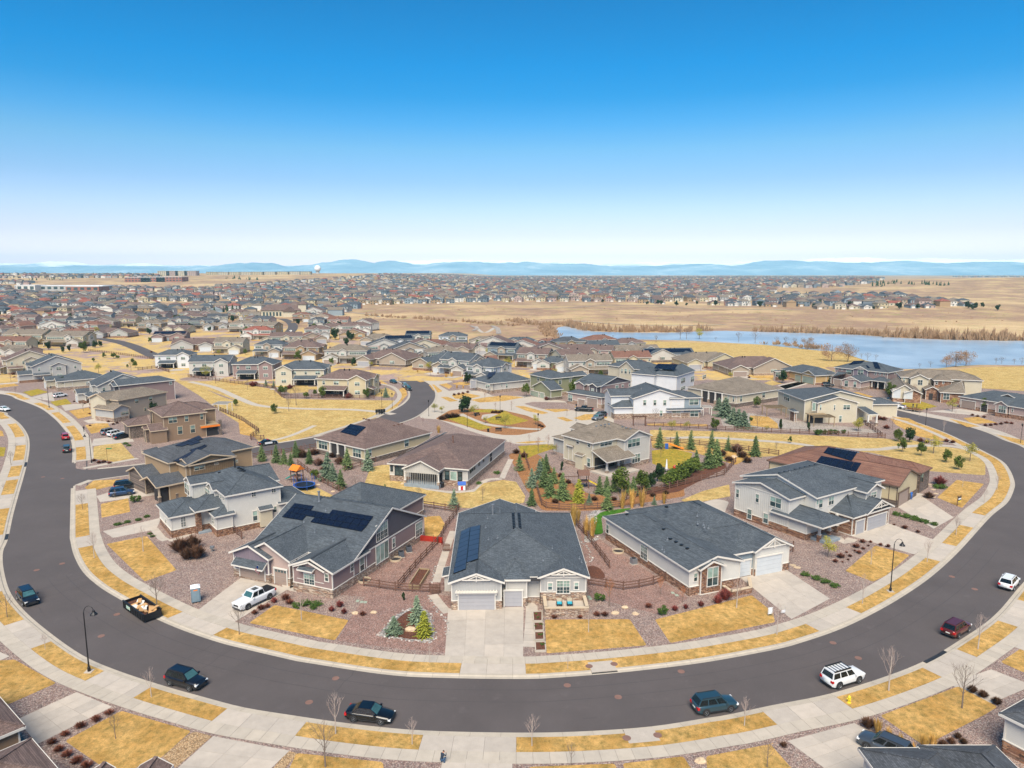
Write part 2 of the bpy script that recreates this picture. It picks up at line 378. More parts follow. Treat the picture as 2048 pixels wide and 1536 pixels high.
# ---------------------------------------------------------------- the curved road
IN = pts('A -330,770 -150,775 e 0,415 130,455 300,520 400,590 470,660 540,760 555,870 553,930 548,1010 545,1100 540,1300 535,1536 a 430,130 450,220 500,320 580,400 700,480 1000,640 1300,752 1500,805 1843,885 b 500,890 1000,965 1400,985 1843,990 c 500,982 900,950 1400,890 1843,810 d 400,790 700,690 950,570 1150,450 1300,340 1450,200 i 1740,1360 1870,1250 1920,1150 1925,1090 1890,1000 1830,930 1700,860 1560,790 1400,715 1200,640 1000,580 880,550 730,515 A 1660,800', 0)
OUT = pts('A -400,810 -150,808 e 0,550 60,575 150,640 210,720 228,800 215,920 180,1060 140,1200 100,1350 60,1536 a 20,200 20,300 60,450 150,570 300,700 500,840 700,930 1000,1030 1250,1100 1500,1165 1843,1220 b 700,1255 1000,1290 1300,1310 1843,1320 c 700,1310 1100,1280 1450,1225 d 0,1215 300,1150 640,1083 1000,972 1250,870 1450,750 1600,650 1700,560 1800,440 A 2068,1140 2110,1080 2125,1010 2105,945 i 1997,830 1843,770 1680,700 1400,620 1200,580 900,510 730,470 A 1665,785', 0)
IN = resample(spline(IN, 1.5), 1.5); OUT = resample(spline(OUT, 1.5), 1.5)
RZ = 0.02
IN = [Vector((p.x, p.y, RZ)) for p in IN]; OUT = [Vector((p.x, p.y, RZ)) for p in OUT]
def near(P, q):
    return min(range(len(P)), key=lambda k: (P[k].x-q.x)**2+(P[k].y-q.y)**2)
b = MB(); b.sheet([*IN, *reversed(OUT)], RZ); S(b.build('road', M['asph']))
b = MB()
for P, d0 in ((IN, 4.3), (IN, 2.1)):
    Q = offset(P, -d0); Q2 = offset(P, -d0-.07)
    k0 = near(IN, W(163, 1140)); k1 = near(IN, W(1939, 1080))
    for k in range(k0, k1):
        b.add([(*Q[k].xy, RZ+.004), (*Q[k+1].xy, RZ+.004), (*Q2[k+1].xy, RZ+.004), (*Q2[k].xy, RZ+.004)], [(0,1,2,3)])
S(b.build('road_seam', M['asph_seam']))
for q in range(16):
    k = R.randrange(k0, k1-6); d0 = R.uniform(1, 8); O = offset(IN, -d0); n_ = R.randrange(2, 6); cr = MB(); P = [O[min(k+j, len(O)-1)]+Vector((R.uniform(-.25, .25), R.uniform(-.25, .25), 0)) for j in range(n_)]
    if q % 2: P = [IN[k]+(O[k]-IN[k])*(j/4)+Vector((R.uniform(-.2, .2), R.uniform(-.2, .2), 0)) for j in range(5)]
    for j in range(len(P)-1): t = (P[j+1]-P[j]).normalized(); w_ = Vector((-t.y, t.x, 0))*.035; cr.add([(*(p+o_).xy, RZ+.008) for p, o_ in ((P[j], -w_), (P[j+1], -w_), (P[j+1], w_), (P[j], w_))], [(0,1,2,3)])
    S(cr.build('crack_seal', M['asph_seam']))
# ground with the road corridor cut out
KW = .85
INk = offset(IN, KW-.02); OUTk = offset(OUT, -KW+.02)
hole = [p.xy.to_3d() for p in INk]+[p.xy.to_3d() for p in reversed(OUTk)]
outer = [Vector((-900, 20, 0)), Vector((900, 20, 0)), Vector((900, 300, 0)), Vector((-900, 300, 0))]
tri = tessellate_polygon([outer, hole]); allp = outer+hole; b = MB()
fs = []
for t in tri:
    a, c_, d = t
    if (allp[c_]-allp[a]).cross(allp[d]-allp[a]).z < 0: c_, d = d, c_
    fs.append((a, c_, d))
b.add([(p.x, p.y, G0) for p in allp], fs); S(b.build('ground', M['gravel']))
b = MB(); b.box(-900, 900, 20, 300, -1.2, -.9); S(b.build('subsoil', M['dirt']))
# kerbs in cast lengths
def kerb(P, sgn, name, step=2, lo=0, hi=None):
    root = S(empty(name, (0, 0, 0)))
    hi = hi or len(P)-1
    prof = [(0, .022), (.42, .03), (.55, .125), (KW, .135)]
    offs = [offset(P, sgn*d) for d, z in prof]
    for k in range(lo, hi, step):
        e = min(k+step, hi); b = MB(); V = []
        for q in range(k, e+1):
            for (d, z), O in zip(prof, offs):
                p = O[q]; dx = 0
                if q == k or q == e:
                    t = (P[min(q+1, len(P)-1)]-P[max(q-1, 0)]).normalized()*(.012 if q == k else -.012); p = p+t
                V.append((p.x, p.y, z))
        m = len(prof)
        for j in range(e-k):
            for i in range(m-1):
                f = (j*m+i, (j+1)*m+i, (j+1)*m+i+1, j*m+i+1)
                b.add([], []); b.f.append(list(f) if sgn < 0 else list(reversed(f))); b.m.append(0)
        b.v = [tuple(v) for v in V]
        b.build('kerb_stone', M['kerb'], root)
    b = MB(); A = offset(P, sgn*.01); B = offset(P, sgn*(KW-.01))
    for k in range(lo, hi): b.add([(*A[k].xy, .016), (*A[k+1].xy, .016), (*B[k+1].xy, .025), (*B[k].xy, .025)], [(0,1,2,3) if sgn < 0 else (3,2,1,0)])
    b.build('kerb_bed', M['joint'], root)
j0 = near(IN, W(148, 930)); j1 = near(IN, W(147, 972))
kerb(IN, 1, 'inner_kerb'); kerb(OUT, -1, 'outer_kerb')
# pavements: slabs and tree lawns along a kerb
def band(P, sgn, d0, d1, k0, k1, z, name, mat, step=None, parent=None, gap=.015):
    A = offset(P, sgn*d0); B = offset(P, sgn*d1)
    step = step or (k1-k0)
    for k in range(k0, k1, step):
        e = min(k+step, k1); L = []; 
        for q in range(k, e+1):
            t = (P[min(q+1, len(P)-1)]-P[max(q-1, 0)]).normalized()*gap if q == k else (-(P[min(q+1, len(P)-1)]-P[max(q-1, 0)]).normalized()*gap if q == e else Vector((0,0,0)))
            L.append((A[q]+t, B[q]+t))
        b = MB(); n = len(L); V = []
        for a_, c_ in L: V += [(a_.x, a_.y, z), (c_.x, c_.y, z), (a_.x, a_.y, z-.08), (c_.x, c_.y, z-.08)]
        for j in range(n-1):
            o0, o1 = 4*j, 4*j+4
            F_ = [(o0, o1, o1+1, o0+1), (o0+2, o1+2, o1, o0), (o0+1, o1+1, o1+3, o0+3)]
            for f in F_: b.f.append(list(f) if sgn < 0 else list(reversed(f))); b.m.append(0)
        b.f.append([0,1,3,2]); b.m.append(0); o0 = 4*(n-1); b.f.append([o0, o0+2, o0+3, o0+1]); b.m.append(0)
        b.v = V; o = b.build(name, mat, parent)
        if parent is None: S(o)
IP, OP = (2.95, 4.5), (3.05, 4.65)
side_in = S(empty('inner_sidewalk', (0,0,0))); side_out = S(empty('outer_sidewalk', (0,0,0)))
iN, iS = near(IN, W(139, 925)), near(IN, W(142, 985))
NI = len(IN)-12
band(IN, 1, IP[0], IP[1], 14, iN, .145, 'slab', M['conc_warm'], 1, side_in)
band(IN, 1, IP[0], IP[1], iS, NI, .145, 'slab', M['conc_warm'], 1, side_in)
band(OUT, -1, OP[0], OP[1], 14, len(OUT)-10, .145, 'slab', M['conc_warm'], 1, side_out)
for P, sg, D, k0, k1 in ((IN, 1, IP, 14, iN), (IN, 1, IP, iS, NI), (OUT, -1, OP, 14, len(OUT)-10)):
    band(P, sg, D[0]-.02, D[1]+.02, k0, k1, .13, 'sidewalk_bed', M['joint'])
# aprons: every stretch between kerb and pavement that is not a tree lawn
def strip_lawns(P, sgn, D, spec, k0, k1, what):
    iv = []
    for s_ in spec:
        a, c_ = pts(s_); i, j = near(P, a), near(P, c_)
        iv.append((min(i, j), max(i, j)))
    iv.sort(); cur = k0
    for i, j in iv+[(k1, k1)]:
        i = max(i, cur)
        if i > cur:
            m = i-cur; st = 2 if m > 2 else 1
            root = S(empty('driveway_apron', (0,0,0)))
            band(P, sgn, KW+.01, D[0]-.015, cur, i, .14, 'slab', M['conc'], st, root)
            band(P, sgn, KW+.005, D[0]-.005, cur, i, .126, 'joint_bed', M['joint'], None, root)
        if j > i: band(P, sgn, KW+.02, D[0]-.03, i, j, .15, 'tree_lawn', M['lawn'])
        cur = j
strip_lawns(IN, 1, IP, ['e 60,410 240,455','e 275,485 425,535','e 415,560 560,630','e 530,665 650,768','e 570,825 580,925'], 14, iN, '')
strip_lawns(IN, 1, IP, ['e 545,1270 a 430,125','a 485,190 1085,600','a 1365,695 b 1400,960','c 317,950 d 520,665','d 792,560 1272,250','d 1375,155 1475,50','i 1650,1335 1640,850','i 1610,820 1150,632','i 960,582 885,555'], iS, NI, '')
strip_lawns(OUT, -1, OP, ['A -60,823 e 60,600','e 100,640 170,742','e 185,805 190,915','e 155,965 135,1050','e 125,1075 100,1180','e 60,1300 30,1470','a 0,40 10,100','a 10,440 140,630','a 240,780 620,940','a 860,1060 1410,1180','b 500,1290 1235,1335','c 235,1345 d 262,1240','d 700,1090 1290,935','d 1450,800 1720,655','d 1835,510 A 2110,1120'], 14, len(OUT)-10, '')
# ---------------------------------------------------------------- quads of slabs, lawns and beds traced on the ground
def slabs(name, s, nx, ny, mat='conc', z=.15, gap=.018):
    P = pts(s); root = S(empty(name, (0,0,0)))
    a, b_, c, d = P
    if (b_-a).cross(c-a).z < 0: a, b_, c, d = b_, a, d, c
    f = lambda u, v: (a*(1-u)+b_*u)*(1-v)+(d*(1-u)+c*u)*v
    g = gap/2
    for i in range(nx):
        for j in range(ny):
            lu = ((b_-a).length)/nx; lv = ((d-a).length)/ny
            u0, u1, v0, v1 = (i+g/lu)/nx, (i+1-g/lu)/nx, (j+g/lv)/ny, (j+1-g/lv)/ny
            q = [f(u0,v0), f(u1,v0), f(u1,v1), f(u0,v1)]
            b = MB(); b.prism(q, z-.07, z); b.build('slab', M[mat], root)
    b = MB(); b.prism([a, b_, c, d], z-.1, z-.015); b.build('joint_bed', M['joint'], root)
    return root
def patch(name, mat, s, z=.15, smooth=2.0, th=.05):
    P = pts(s)
    if smooth:
        Q = P+[P[0]]; P = []
        for k in range(len(Q)-1):
            L = (Q[k+1]-Q[k]).length
            P.append(Q[k].lerp(Q[k+1], min(.5, smooth*.4/L))); P.append(Q[k].lerp(Q[k+1], 1-min(.5, smooth*.4/L)))
        Q = []
        for k in range(len(P)):
            a, c = P[k], P[(k+1) % len(P)]
            if k % 2 == 1: a2 = a.lerp(c, .0); Q += [a, (a+c)/2*.72+(pts(s)[(k+1)//2 % len(pts(s))])*.28]
            else: Q.append(a)
        P = Q
    b = MB(); b.prism(P, z-th, z)
    return S(b.build(name, M[mat]))
# ---------------------------------------------------------------- the smaller roads
def sheet2(name, mat, N_, S_, z, ramp=0):
    A = resample(spline(pts(N_, 0), 2), 2); B = resample(spline(pts(S_, 0), 2), 2); n = 80; V = []
    g = lambda P, t: P[min(int(t*(len(P)-1)), len(P)-2)].lerp(P[min(int(t*(len(P)-1)), len(P)-2)+1], t*(len(P)-1)-min(int(t*(len(P)-1)), len(P)-2))
    for k in range(n+1): V += [(*g(A, k/n).xy, z), (*g(B, k/n).xy, z)]
    b = MB(); b.add(V, [(2*k+1, 2*k+3, 2*k+2, 2*k) for k in range(n)])
    return S(b.build(name, M[mat])), A, B
_, RA, RB = sheet2('side_road', 'asph', 'e 575,975 640,1003 1080,962 f 0,868 440,792 700,748 A 760,850 f 1170,605 1300,540 1380,490 1420,440 1415,390 1370,340 1290,300 1180,275 1060,268',
   'e 575,1118 700,1082 1080,1027 f 190,905 700,822 A 720,868 f 1370,630 1500,570 1590,490 1615,430 1600,380 1550,330 1440,290 1300,262 1200,248 1080,243', .131)
q0, q1 = near(IN, pts('e 553,950')[0]), near(IN, pts('e 548,1118')[0])
b = MB(); i0 = offset(IN, -.3); i1 = offset(IN, 3.2)
for k in range(q0-1, q1+1): b.add([(*i0[k].xy, .025), (*i0[k+1].xy, .025), (*i1[k+1].xy, .13), (*i1[k].xy, .13)], [(0,1,2,3)])
S(b.build('road_junction', M['asph']))
for o in [o for o in bpy.data.objects if o.name.startswith('kerb_stone')]:
    v = o.data.vertices[0].co
    if o.parent and o.parent.name == 'inner_kerb' and any((v.xy-IN[k].xy).length < 1.6 for k in range(q0+1, q1-1)): bpy.data.objects.remove(o)
def low_kerb(P, sgn, name):
    root = S(empty(name, (0,0,0))); A = offset(P, 0); B = offset(P, sgn*.5); C_ = offset(P, sgn*.75)
    for k in range(0, len(P)-2, 2):
        b = MB(); V = []
        for q in (k, k+1, k+2): V += [(*A[q].xy, .134), (*B[q].xy, .16), (*C_[q].xy, .2), (*C_[q].xy, .1)]
        fs = [(j*4+i, j*4+i+1, j*4+i+5, j*4+i+4) for j in range(2) for i in range(3)]
        b.add(V, fs if sgn > 0 else [tuple(reversed(f)) for f in fs]); b.build('kerb_stone', M['kerb'], root)
low_kerb(RA[4:-2], 1, 'side_kerb'); low_kerb(RB[2:-2], -1, 'side_kerb')
def strip(name, mat, s_, w, z=.142, step=2.0, slabs_=0):
    P = resample(spline(pts(s_, 0), 1), step); A = offset(P, w/2); B = offset(P, -w/2)
    if slabs_:
        root = S(empty(name, (0,0,0)))
        for k in range(len(P)-1):
            b = MB(); q = [B[k].lerp(B[k+1], .01), B[k].lerp(B[k+1], .985), A[k].lerp(A[k+1], .985), A[k].lerp(A[k+1], .01)]; b.prism(q, z-.05, z); b.build('slab', M[mat], root)
        b = MB(); b.add([(*x.xy, z-.008) for x in A]+[(*x.xy, z-.008) for x in B], [(len(P)+k, len(P)+k+1, k+1, k) for k in range(len(P)-1)]); b.build('joint_bed', M['joint'], root)
        return root
    b = MB(); b.add([(*x.xy, z) for x in A]+[(*x.xy, z) for x in B], [(len(P)+k, len(P)+k+1, k+1, k) for k in range(len(P)-1)]); return S(b.build(name, M[mat]))
L1, L2, L3, L4 = .126, .138, .146, .152
# ---------------------------------------------------------------- drives of the near houses
for s_, nx, ny in (
 ('o 205,1350 1065,1330 1060,1915 165,1935', 4, 4), ('n 130,935 575,1060 -30,1430 -340,1290', 3, 3), ('p 1440,835 1880,755 2340,1060 1965,1260', 3, 4), ('q 1240,850 1470,700 2010,895 1820,1020', 3, 4),
 ('q 1650,585 1870,490 2170,690 1990,790', 3, 3), ('e 790,1470 1240,1365 1200,1455 870,1520', 2, 3), ('e 740,1200 1100,1090 1200,1190 770,1245', 2, 2), ('e 720,760 1000,730 1030,780 700,815', 2, 3),
 ('a 100,1240 470,1070 690,1160 230,1390', 3, 4), ('a 1310,1340 1780,1430 1560,1640 1000,1620', 3, 3), ('a -100,780 60,850 -100,920 -200,850', 2, 2),
 ('c -200,1480 230,1490 230,1620 -220,1610', 3, 2), ('d 390,1370 800,1260 1120,1420 700,1600', 3, 4), ('d 1380,1020 1640,930 1900,1030 1640,1140', 3, 3), ('d 1700,760 1843,650 1990,700 1880,830', 2, 2),
 ('v 985,370 1180,395 1090,420 830,395', 3, 2), ('v 1540,465 1770,500 1700,520 1290,485', 3, 3), ('w 470,520 590,540 460,560 320,530' if 0 else 'e 640,620 870,580 900,640 680,640', 2, 2), ('e 470,500 740,480 760,500 500,545', 2, 2),
 ('e 240,440 400,400 420,470 330,460', 2, 2), ('v 440,262 540,290 640,320 420,300' if 0 else 'h 1180,355 1340,320 1430,330 1230,385', 2, 2), ('v 100,280 230,250 330,260 160,310', 2, 2)):
    slabs('driveway', s_, nx, ny, 'conc', .142)
for s_, w in (('o 1100,1290 1155,1320 1150,1560 1130,1830', 1.6), ('o 30,1200 130,1330 240,1440', 1.3), ('o 70,1060 150,800 215,600 265,470', 1.2), ('n 560,1020 610,1090 650,1010', 1.6), ('r 160,1130 270,1260 330,1270', 1.3),
 ('r 330,1270 480,1230 640,1160', 1.1), ('q 1120,860 1200,920 1290,870', 1.6), ('g 660,920 630,980 590,1070', 1.3), ('g 590,1070 470,1080 380,1160 150,1170 -200,1120', 1.4), ('q 1790,520 1870,480', 1.5)):
    strip('garden_path', 'conc', s_, w, .141, 1.5, 1)
for s_, w in (('A 380,764 430,776 480,798 520,812 600,818 700,820 760,825 790,830', 2.6), ('e 560,150 700,155 800,170 920,210 1000,240', 2.2), ('h 310,758 620,752 1000,775 1240,792 1420,815 i 440,840 850,845 1000,830 1200,815 1450,820 1620,860', 2.4),
 ('f 690,660 500,740 300,790', 1.6), ('f 690,740 1100,610 1230,540 1320,470 1340,420 1300,370 1230,345 1110,330', 1.6), ('e 640,990 e 1100,905', 1.6), ('A 990,655 965,665 940,640 920,625', 3), ('A 880,610 900,622 870,612', 2),
 ('g 270,570 330,600 470,650 700,680 890,690', 2.2), ('e 700,1080 570,1130', 1.4), ('i 1140,730 1000,640' if 0 else 'i 930,590 1150,650 1400,760 1560,830', 1.6)):
    strip('footpath', 'conc_warm', s_, w, .143)
# beds, lawns and greens
NP = 0
for nm, mt, lv, s_ in (
 ('front_lawn','lawn',L2,'a 655,160 900,110 1085,320 890,390'), ('front_lawn','lawn',L2,'b 305,535 760,628 675,752 148,645'), ('front_lawn','lawn',L2,'c 430,625 950,622 1055,782 440,832'),
 ('front_lawn','lawn',L2,'c 1105,625 1700,475 1830,580 1843,640 1200,768'), ('front_lawn','lawn',L2,'d 745,325 930,170 1140,228 1000,350 915,392'), ('front_lawn','lawn',L2,'i 1330,1210 1480,1075 1690,1105 1520,1290'),
 ('front_lawn','lawn',L2,'e 775,1260 985,1215 1000,1320 780,1365'), ('front_lawn','lawn',L2,'e 650,1135 720,1080 930,1068 950,1090 900,1110 700,1160'), ('front_lawn','lawn_pale',L2,'e 720,820 920,780 1040,915 900,940 715,910'),
 ('front_lawn','lawn',L2,'e 655,655 820,625 855,690 700,720'), ('front_lawn','lawn',L2,'e 530,545 680,520 735,575 600,605'), ('front_lawn','lawn_green',L2,'e 385,475 510,450 550,490 430,508'), ('front_lawn','lawn_green',L2,'e 175,400 290,375 370,400 240,432'),
 ('front_lawn','lawn',L2,'e 0,315 60,310 145,350 0,368'), ('front_lawn','lawn',L2,'a -60,880 90,870 345,1015 50,1145 -60,1100'), ('front_lawn','lawn',L2,'a 400,1370 745,1185 1175,1310 980,1480 760,1560 640,1536'), ('front_lawn','lawn',L2,'b 440,1445 970,1500 980,1590 380,1570'),
 ('front_lawn','lawn',L2,'c 330,1530 860,1510 900,1640 330,1640'), ('front_lawn','lawn',L2,'c 905,1510 1280,1465 1340,1560 950,1600'), ('front_lawn','lawn',L2,'c 1420,1465 1843,1385 d 280,1385 470,1600 -100,1600'), ('front_lawn','lawn',L2,'d 960,1215 1440,1035 1680,1160 1600,1210 1230,1400'),
 ('front_lawn','lawn',L2,'d 1700,885 1843,790 2000,900 1843,950'), ('front_lawn','lawn',L2,'e -40,680 20,700 30,740 -40,735'), ('front_lawn','lawn_green',L2,'e -40,820 45,825 30,895 -40,890'),
 ('gravel_bed','gravel_tan',L1,'a 990,1460 1190,1310 1305,1340 1080,1536'), ('gravel_bed','gravel_tan',L1,'b 380,1430 450,1445 350,1560 280,1560'), ('gravel_bed','gravel_red',L1,'b 690,755 760,628 900,430 1390,480 1370,830 1050,800'),
 ('gravel_bed','gravel_red',L1,'b 700,470 1230,60 1420,0 1385,400 1250,520'), ('gravel_bed','gravel_red',L1,'c 640,40 760,130 1310,490 1150,600 700,480 680,300'), ('mulch_island','mulch',L2,'b 975,710 1060,620 1120,570 1180,560 1240,600 1270,740 1180,750 1000,725'),
 ('river_rock_edge','rock',L1+.004,'b 945,715 1040,605 1130,555 1200,545 1265,590 1290,740 1260,765 1100,745 950,728'), ('mulch_bed','mulch',L2,'c 690,290 760,300 805,355 790,380 705,370'),
 ('back_lawn','lawn',L2,'n 1895,360 2048,350 2100,440 2020,570 1900,540'), ('back_lawn','lawn_pale',L2,'g -420,980 -330,960 -200,960 -190,1080 0,1150 200,1180 380,1165 450,1100 600,1075 700,1090 770,1200 760,1250 500,1290 300,1290 100,1270 -200,1240 -480,1150'),
 ('back_lawn','lawn_pale',L2,'f 560,1150 700,1130 880,1220 800,1240 640,1200'), ('artificial_turf','turf',L2,'p 0,290 120,210 300,185 420,175 330,215 110,260 130,430 20,440'), ('river_rock','rock',L1,'p -40,260 60,180 160,190 60,260 20,480 110,460 60,500 -60,520'),
 ('mulch_bank','mulch_tan',L1,'g 640,880 780,830 900,900 1000,1010 1250,1180 1400,1200 1500,1240 1980,1090 1997,1200 1300,1310 900,1310 780,1150'), ('bark_bank','mulch',L1+.004,'h 330,1130 560,950 770,940 780,980 400,1170 0,1200 0,1120'),
 ('back_lawn','lawn_green',L2,'h 205,850 340,830 520,870 490,940 380,1000 210,950'), ('back_lawn','lawn_pale',L2,'h 430,1230 600,1160 800,1110 810,1200 600,1240 500,1260'), ('patio','conc',L2,'h 590,1250 700,1220 800,1240 760,1340'),
 ('green_belt','lawn_pale',L1,'A 372,748 450,762 545,778 568,797 640,799 790,801 798,815 770,838 640,868 560,887 520,885 478,846 470,800 430,785 385,768'), ('back_lawn','lawn',L2,'A 476,835 500,850 514,875 480,868'),
 ('green_belt','lawn_pale',L1,'A 335,752 372,746 395,770 440,792 470,802 478,846 440,822 400,792'), ('green_belt','lawn_pale',L1,'e 560,85 640,75 880,75 1180,140 1190,215 1010,225 880,195 720,150 570,180'), ('green_belt','lawn_pale',L1,'h 190,690 640,700 1400,730 1997,757 i 1000,765 1120,765 1250,800 1640,855 1700,950 1700,1040 1250,1005 1230,960 800,860 i -100,900 h 1000,880 900,860 200,765'),
 ('play_lawn','lawn',L1+.004,'h 200,765 900,860 1000,880 850,960 520,860 210,830'), ('yard_lawn','lawn',L2,'h 470,640 640,645 640,655 470,662' if 0 else 'h 170,640 640,648 640,662 170,658'), ('back_lawn','lawn',L2,'h 960,580 1100,590 1170,640 1180,680 1060,670 960,655'),
 ('patio_ground','gravel_pale',L1,'h 730,600 960,560 1150,600 1990,700 1850,730 1150,690 760,670'), ('yard_lawn','lawn',L2,'i 960,590 1110,600 1340,720 1400,780 1180,740 1010,650'), ('front_lawn','lawn_green',L2,'i 1050,480 1200,470 1330,510 1200,540 1080,510'),
 ('front_lawn','lawn',L2,'i 1530,600 1640,590 1790,635 1600,645'), ('verge_lawn','lawn',L2,'i 1420,605 1530,625 1660,665 1560,668'), ('verge_lawn','lawn',L2,'i 1780,725 1997,770 1997,810 1900,780'), ('front_lawn','lawn',L2,'i 650,405 720,400 840,435 800,448'), ('front_lawn','lawn_pale',L2,'i 0,330 60,310 140,335 60,350'),
 ('court','conc_warm',L1,'f 1060,225 1320,205 1500,180 1800,200 g 60,240 230,330 240,370 460,400 520,430 790,430 1080,470 1110,540 1450,555 1450,640 1100,760 1000,800 700,800 500,745 350,700 100,610 -30,600 -60,560 60,470 70,400 -20,320 -120,290 f 1300,255 1080,240'),
 ('verge_lawn','lawn',L2,'g 30,345 70,342 130,395 100,405 60,385'), ('verge_lawn','lawn',L2,'g 120,438 170,436 255,468 190,475'), ('front_lawn','lawn',L2,'g 205,425 300,405 430,430 330,455 230,450'), ('front_lawn','lawn',L2,'g 350,460 470,440 620,425 760,440 600,470 420,480'), ('verge_lawn','lawn',L2,'g 690,508 760,508 950,560 900,570 780,545'),
 ('front_lawn','lawn',L2,'g 840,512 950,497 1120,540 1000,555'), ('verge_lawn','lawn',L2,'g 1010,597 1060,590 1140,620 1090,627'), ('front_lawn','lawn',L2,'g 1140,600 1230,570 1390,570 1400,600 1200,618'), ('front_lawn','lawn',L2,'f 1060,215 1110,208 1210,225 1130,232'), ('front_lawn','lawn',L2,'f 1500,290 1600,275 1780,285 1650,310'),
 ('verge_lawn','lawn',L2,'f 1430,295 1470,290 1540,318 1500,325'), ('gravel_bed','gravel',L2,'f 1640,345 1760,320 1870,350 1860,375 1720,392'), ('front_lawn','lawn',L3,'f 1645,342 1700,332 1750,355 1720,375'), ('verge_lawn','lawn',L2,'f 1565,347 1610,345 1670,392 1620,402'), ('gravel_bed','gravel',L2,'g 760,490 830,475 1080,480 1110,530 900,530'),
 ('island_bed','mulch_tan',L2,'g 80,605 190,540 290,528 420,528 600,540 780,580 900,630 932,665 880,700 720,730 600,730 430,700 280,650'), ('island_lawn','lawn_green',L3,'g 160,600 290,585 420,640 520,675 420,692 280,645'), ('island_lawn','lawn_green',L3,'g 290,545 500,530 620,545 680,580 800,620 640,655 500,640 460,610 590,560 400,555'),
 ('island_plaza','conc',L4,'g 440,575 520,565 590,575 600,600 520,620 430,605'), ('verge_lawn','lawn',L2,'g 690,790 800,778 950,775 800,795'), ('back_lawn','lawn_green',L2,'g 715,815 940,800 1000,830 850,880 760,920'), ('back_lawn','lawn',L2,'e 1640,290 1880,330 1800,350 1640,310' if 0 else 'e 1650,300 1800,290 1900,330 1800,350'),
 ('verge_lawn','lawn',L2,'f 1100,290 1180,300 1260,345 1180,340'), ('front_lawn','lawn_pale',L2,'f 1110,385 1250,370 1310,400 1290,440 1120,430'), ('back_lawn','lawn_pale',L2,'f 240,330 640,350 640,400 500,410 440,380'), ('verge_lawn','lawn',L2,'f 1340,375 1385,365 1400,420 1330,500 1270,530 1340,450'),
 ('juniper_bed','gravel',L1,'e 780,1385 1200,1290 1240,1360 790,1470')):
    patch(nm, mt, s_, lv+.0012*(NP % 7), .6 if nm in ('front_lawn', 'back_lawn', 'verge_lawn', 'gravel_bed') else 2.0); NP += 1
# beyond the last houses: lake, banks and yards on open ground
b = MB(); P = pts('l 330,665 380,610 430,600 510,612 640,640 900,650 1300,650 1550,638 1700,636 m 0,645 300,652 500,660 750,668 1000,688 1200,697 1500,708 2048,715 2700,725 2700,960 2048,905 1700,902 1500,912 1380,930 1100,935 1000,915 800,870 600,800 430,790 250,772 0,745 l 1700,728 1400,710 1000,703 700,700 400,690', .35)
b.prism(P, .1, .35)
s = N('lake_water'); wv = s.n('ShaderNodeTexNoise', i_Scale=.35, i_Detail=4); mp = s.n('ShaderNodeMapping'); mp.inputs['Scale'].default_value = (.35, 1.2, 1); s.l(s.pos, mp.inputs[0]); s.l(mp.outputs[0], wv.inputs[0])
c = s.ramp(s.noise(.02, 4), [(.35, lin('788a99')), (.65, lin('9eadb9'))]); M['water'] = s.fin(c,   .3, wv.outputs[0], .6, .5, spec=.6); S(b.build('lake', M['water']))
for nm, mt, s_, lv in (('field_grass', 'lawn_pale', 'A 1000,735 1130,700 1200,680 1500,688 1700,700 1800,725 1640,735 1500,725 1250,700', .2), ('bank_grass', 'lawn_pale', 'A 1935,775 1905,742 1945,735 2048,733 2300,735 2300,790 2048,782', .2),
   ('suburb_ground', 'suburb', 'A -900,720 -300,650 0,645 450,650 700,660 960,700 1240,690 1500,712 1640,730 1700,760 -900,765', .19)):
    patch(nm, mt, s_, lv)
S(strip('far_road', 'asph', 'A 190,676 235,684 262,692 290,704 320,718', 8, .26)); S(strip('far_road', 'asph', 'A 535,632 570,640 585,650 582,662 560,675', 8, .26))
for s_, w in (('l 100,470 500,455 900,435 1300,455 1700,470 m 300,475', 3), ('l 480,560 900,590 1300,600 1700,590', 3), ('k 1700,600 1750,620 1720,640', 3), ('k 1870,600 1910,620 1920,665', 4), ('k 700,490 900,510 980,530', 3)):
    P = [WT(x, y) for x, y in pix(s_)]; P = spline(P, 20); A = offset(P, w/2); B = offset(P, -w/2); b = MB(); b.add([(p.x, p.y, T(p.x, p.y)+.35) for p in A]+[(p.x, p.y, T(p.x, p.y)+.35) for p in B], [(len(P)+k, len(P)+k+1, k+1, k) for k in range(len(P)-1)]); S(b.build('footpath', M['gravel_pale']))
# ---------------------------------------------------------------- mountains on the horizon and the air in front of them
def interp(P, x):
    for k in range(len(P)-1):
        if P[k][0] <= x <= P[k+1][0]:
            t = (x-P[k][0])/(P[k+1][0]-P[k][0]); t = t*t*(3-2*t); return P[k][1]*(1-t)+P[k+1][1]*t
    return P[0][1] if x < P[0][0] else P[-1][1]
def range_(name, D, depth, prof, mat, amp, seed):
    xs = [(-1500+5*k) for k in range(1010)]; b = MB(); V = []; rows = 9
    for j in range(rows):
        for x in xs:
            Y = D+depth*(j/(rows-1)-.75); X = (x-1024)/F*D*(1+.0); t = j/(rows-1)
            top = (547-interp(prof, x))*.86/F*D+H
            n1 = noise.fractal(Vector((X/900+seed, t*2.2, 0)), 1, 2, 5); n2 = .5-2*abs(noise.fractal(Vector((X/210+seed, t*5, 4)), 1, 2, 4))
            h = 20+(top-20)*(math.sin(min(1, t/.75)*math.pi/2) if t < .75 else 1-(t-.75)*2)*(1+.25*(1-t)*n1)+(n1*.6+n2*.5)*amp*min(1, t*2)
            V.append((X, Y, h))
    n = len(xs); b.add(V, [(j*n+i, j*n+i+1, (j+1)*n+i+1, (j+1)*n+i) for j in range(rows-1) for i in range(n-1)])
    return S(b.build(name, mat, smooth=False))
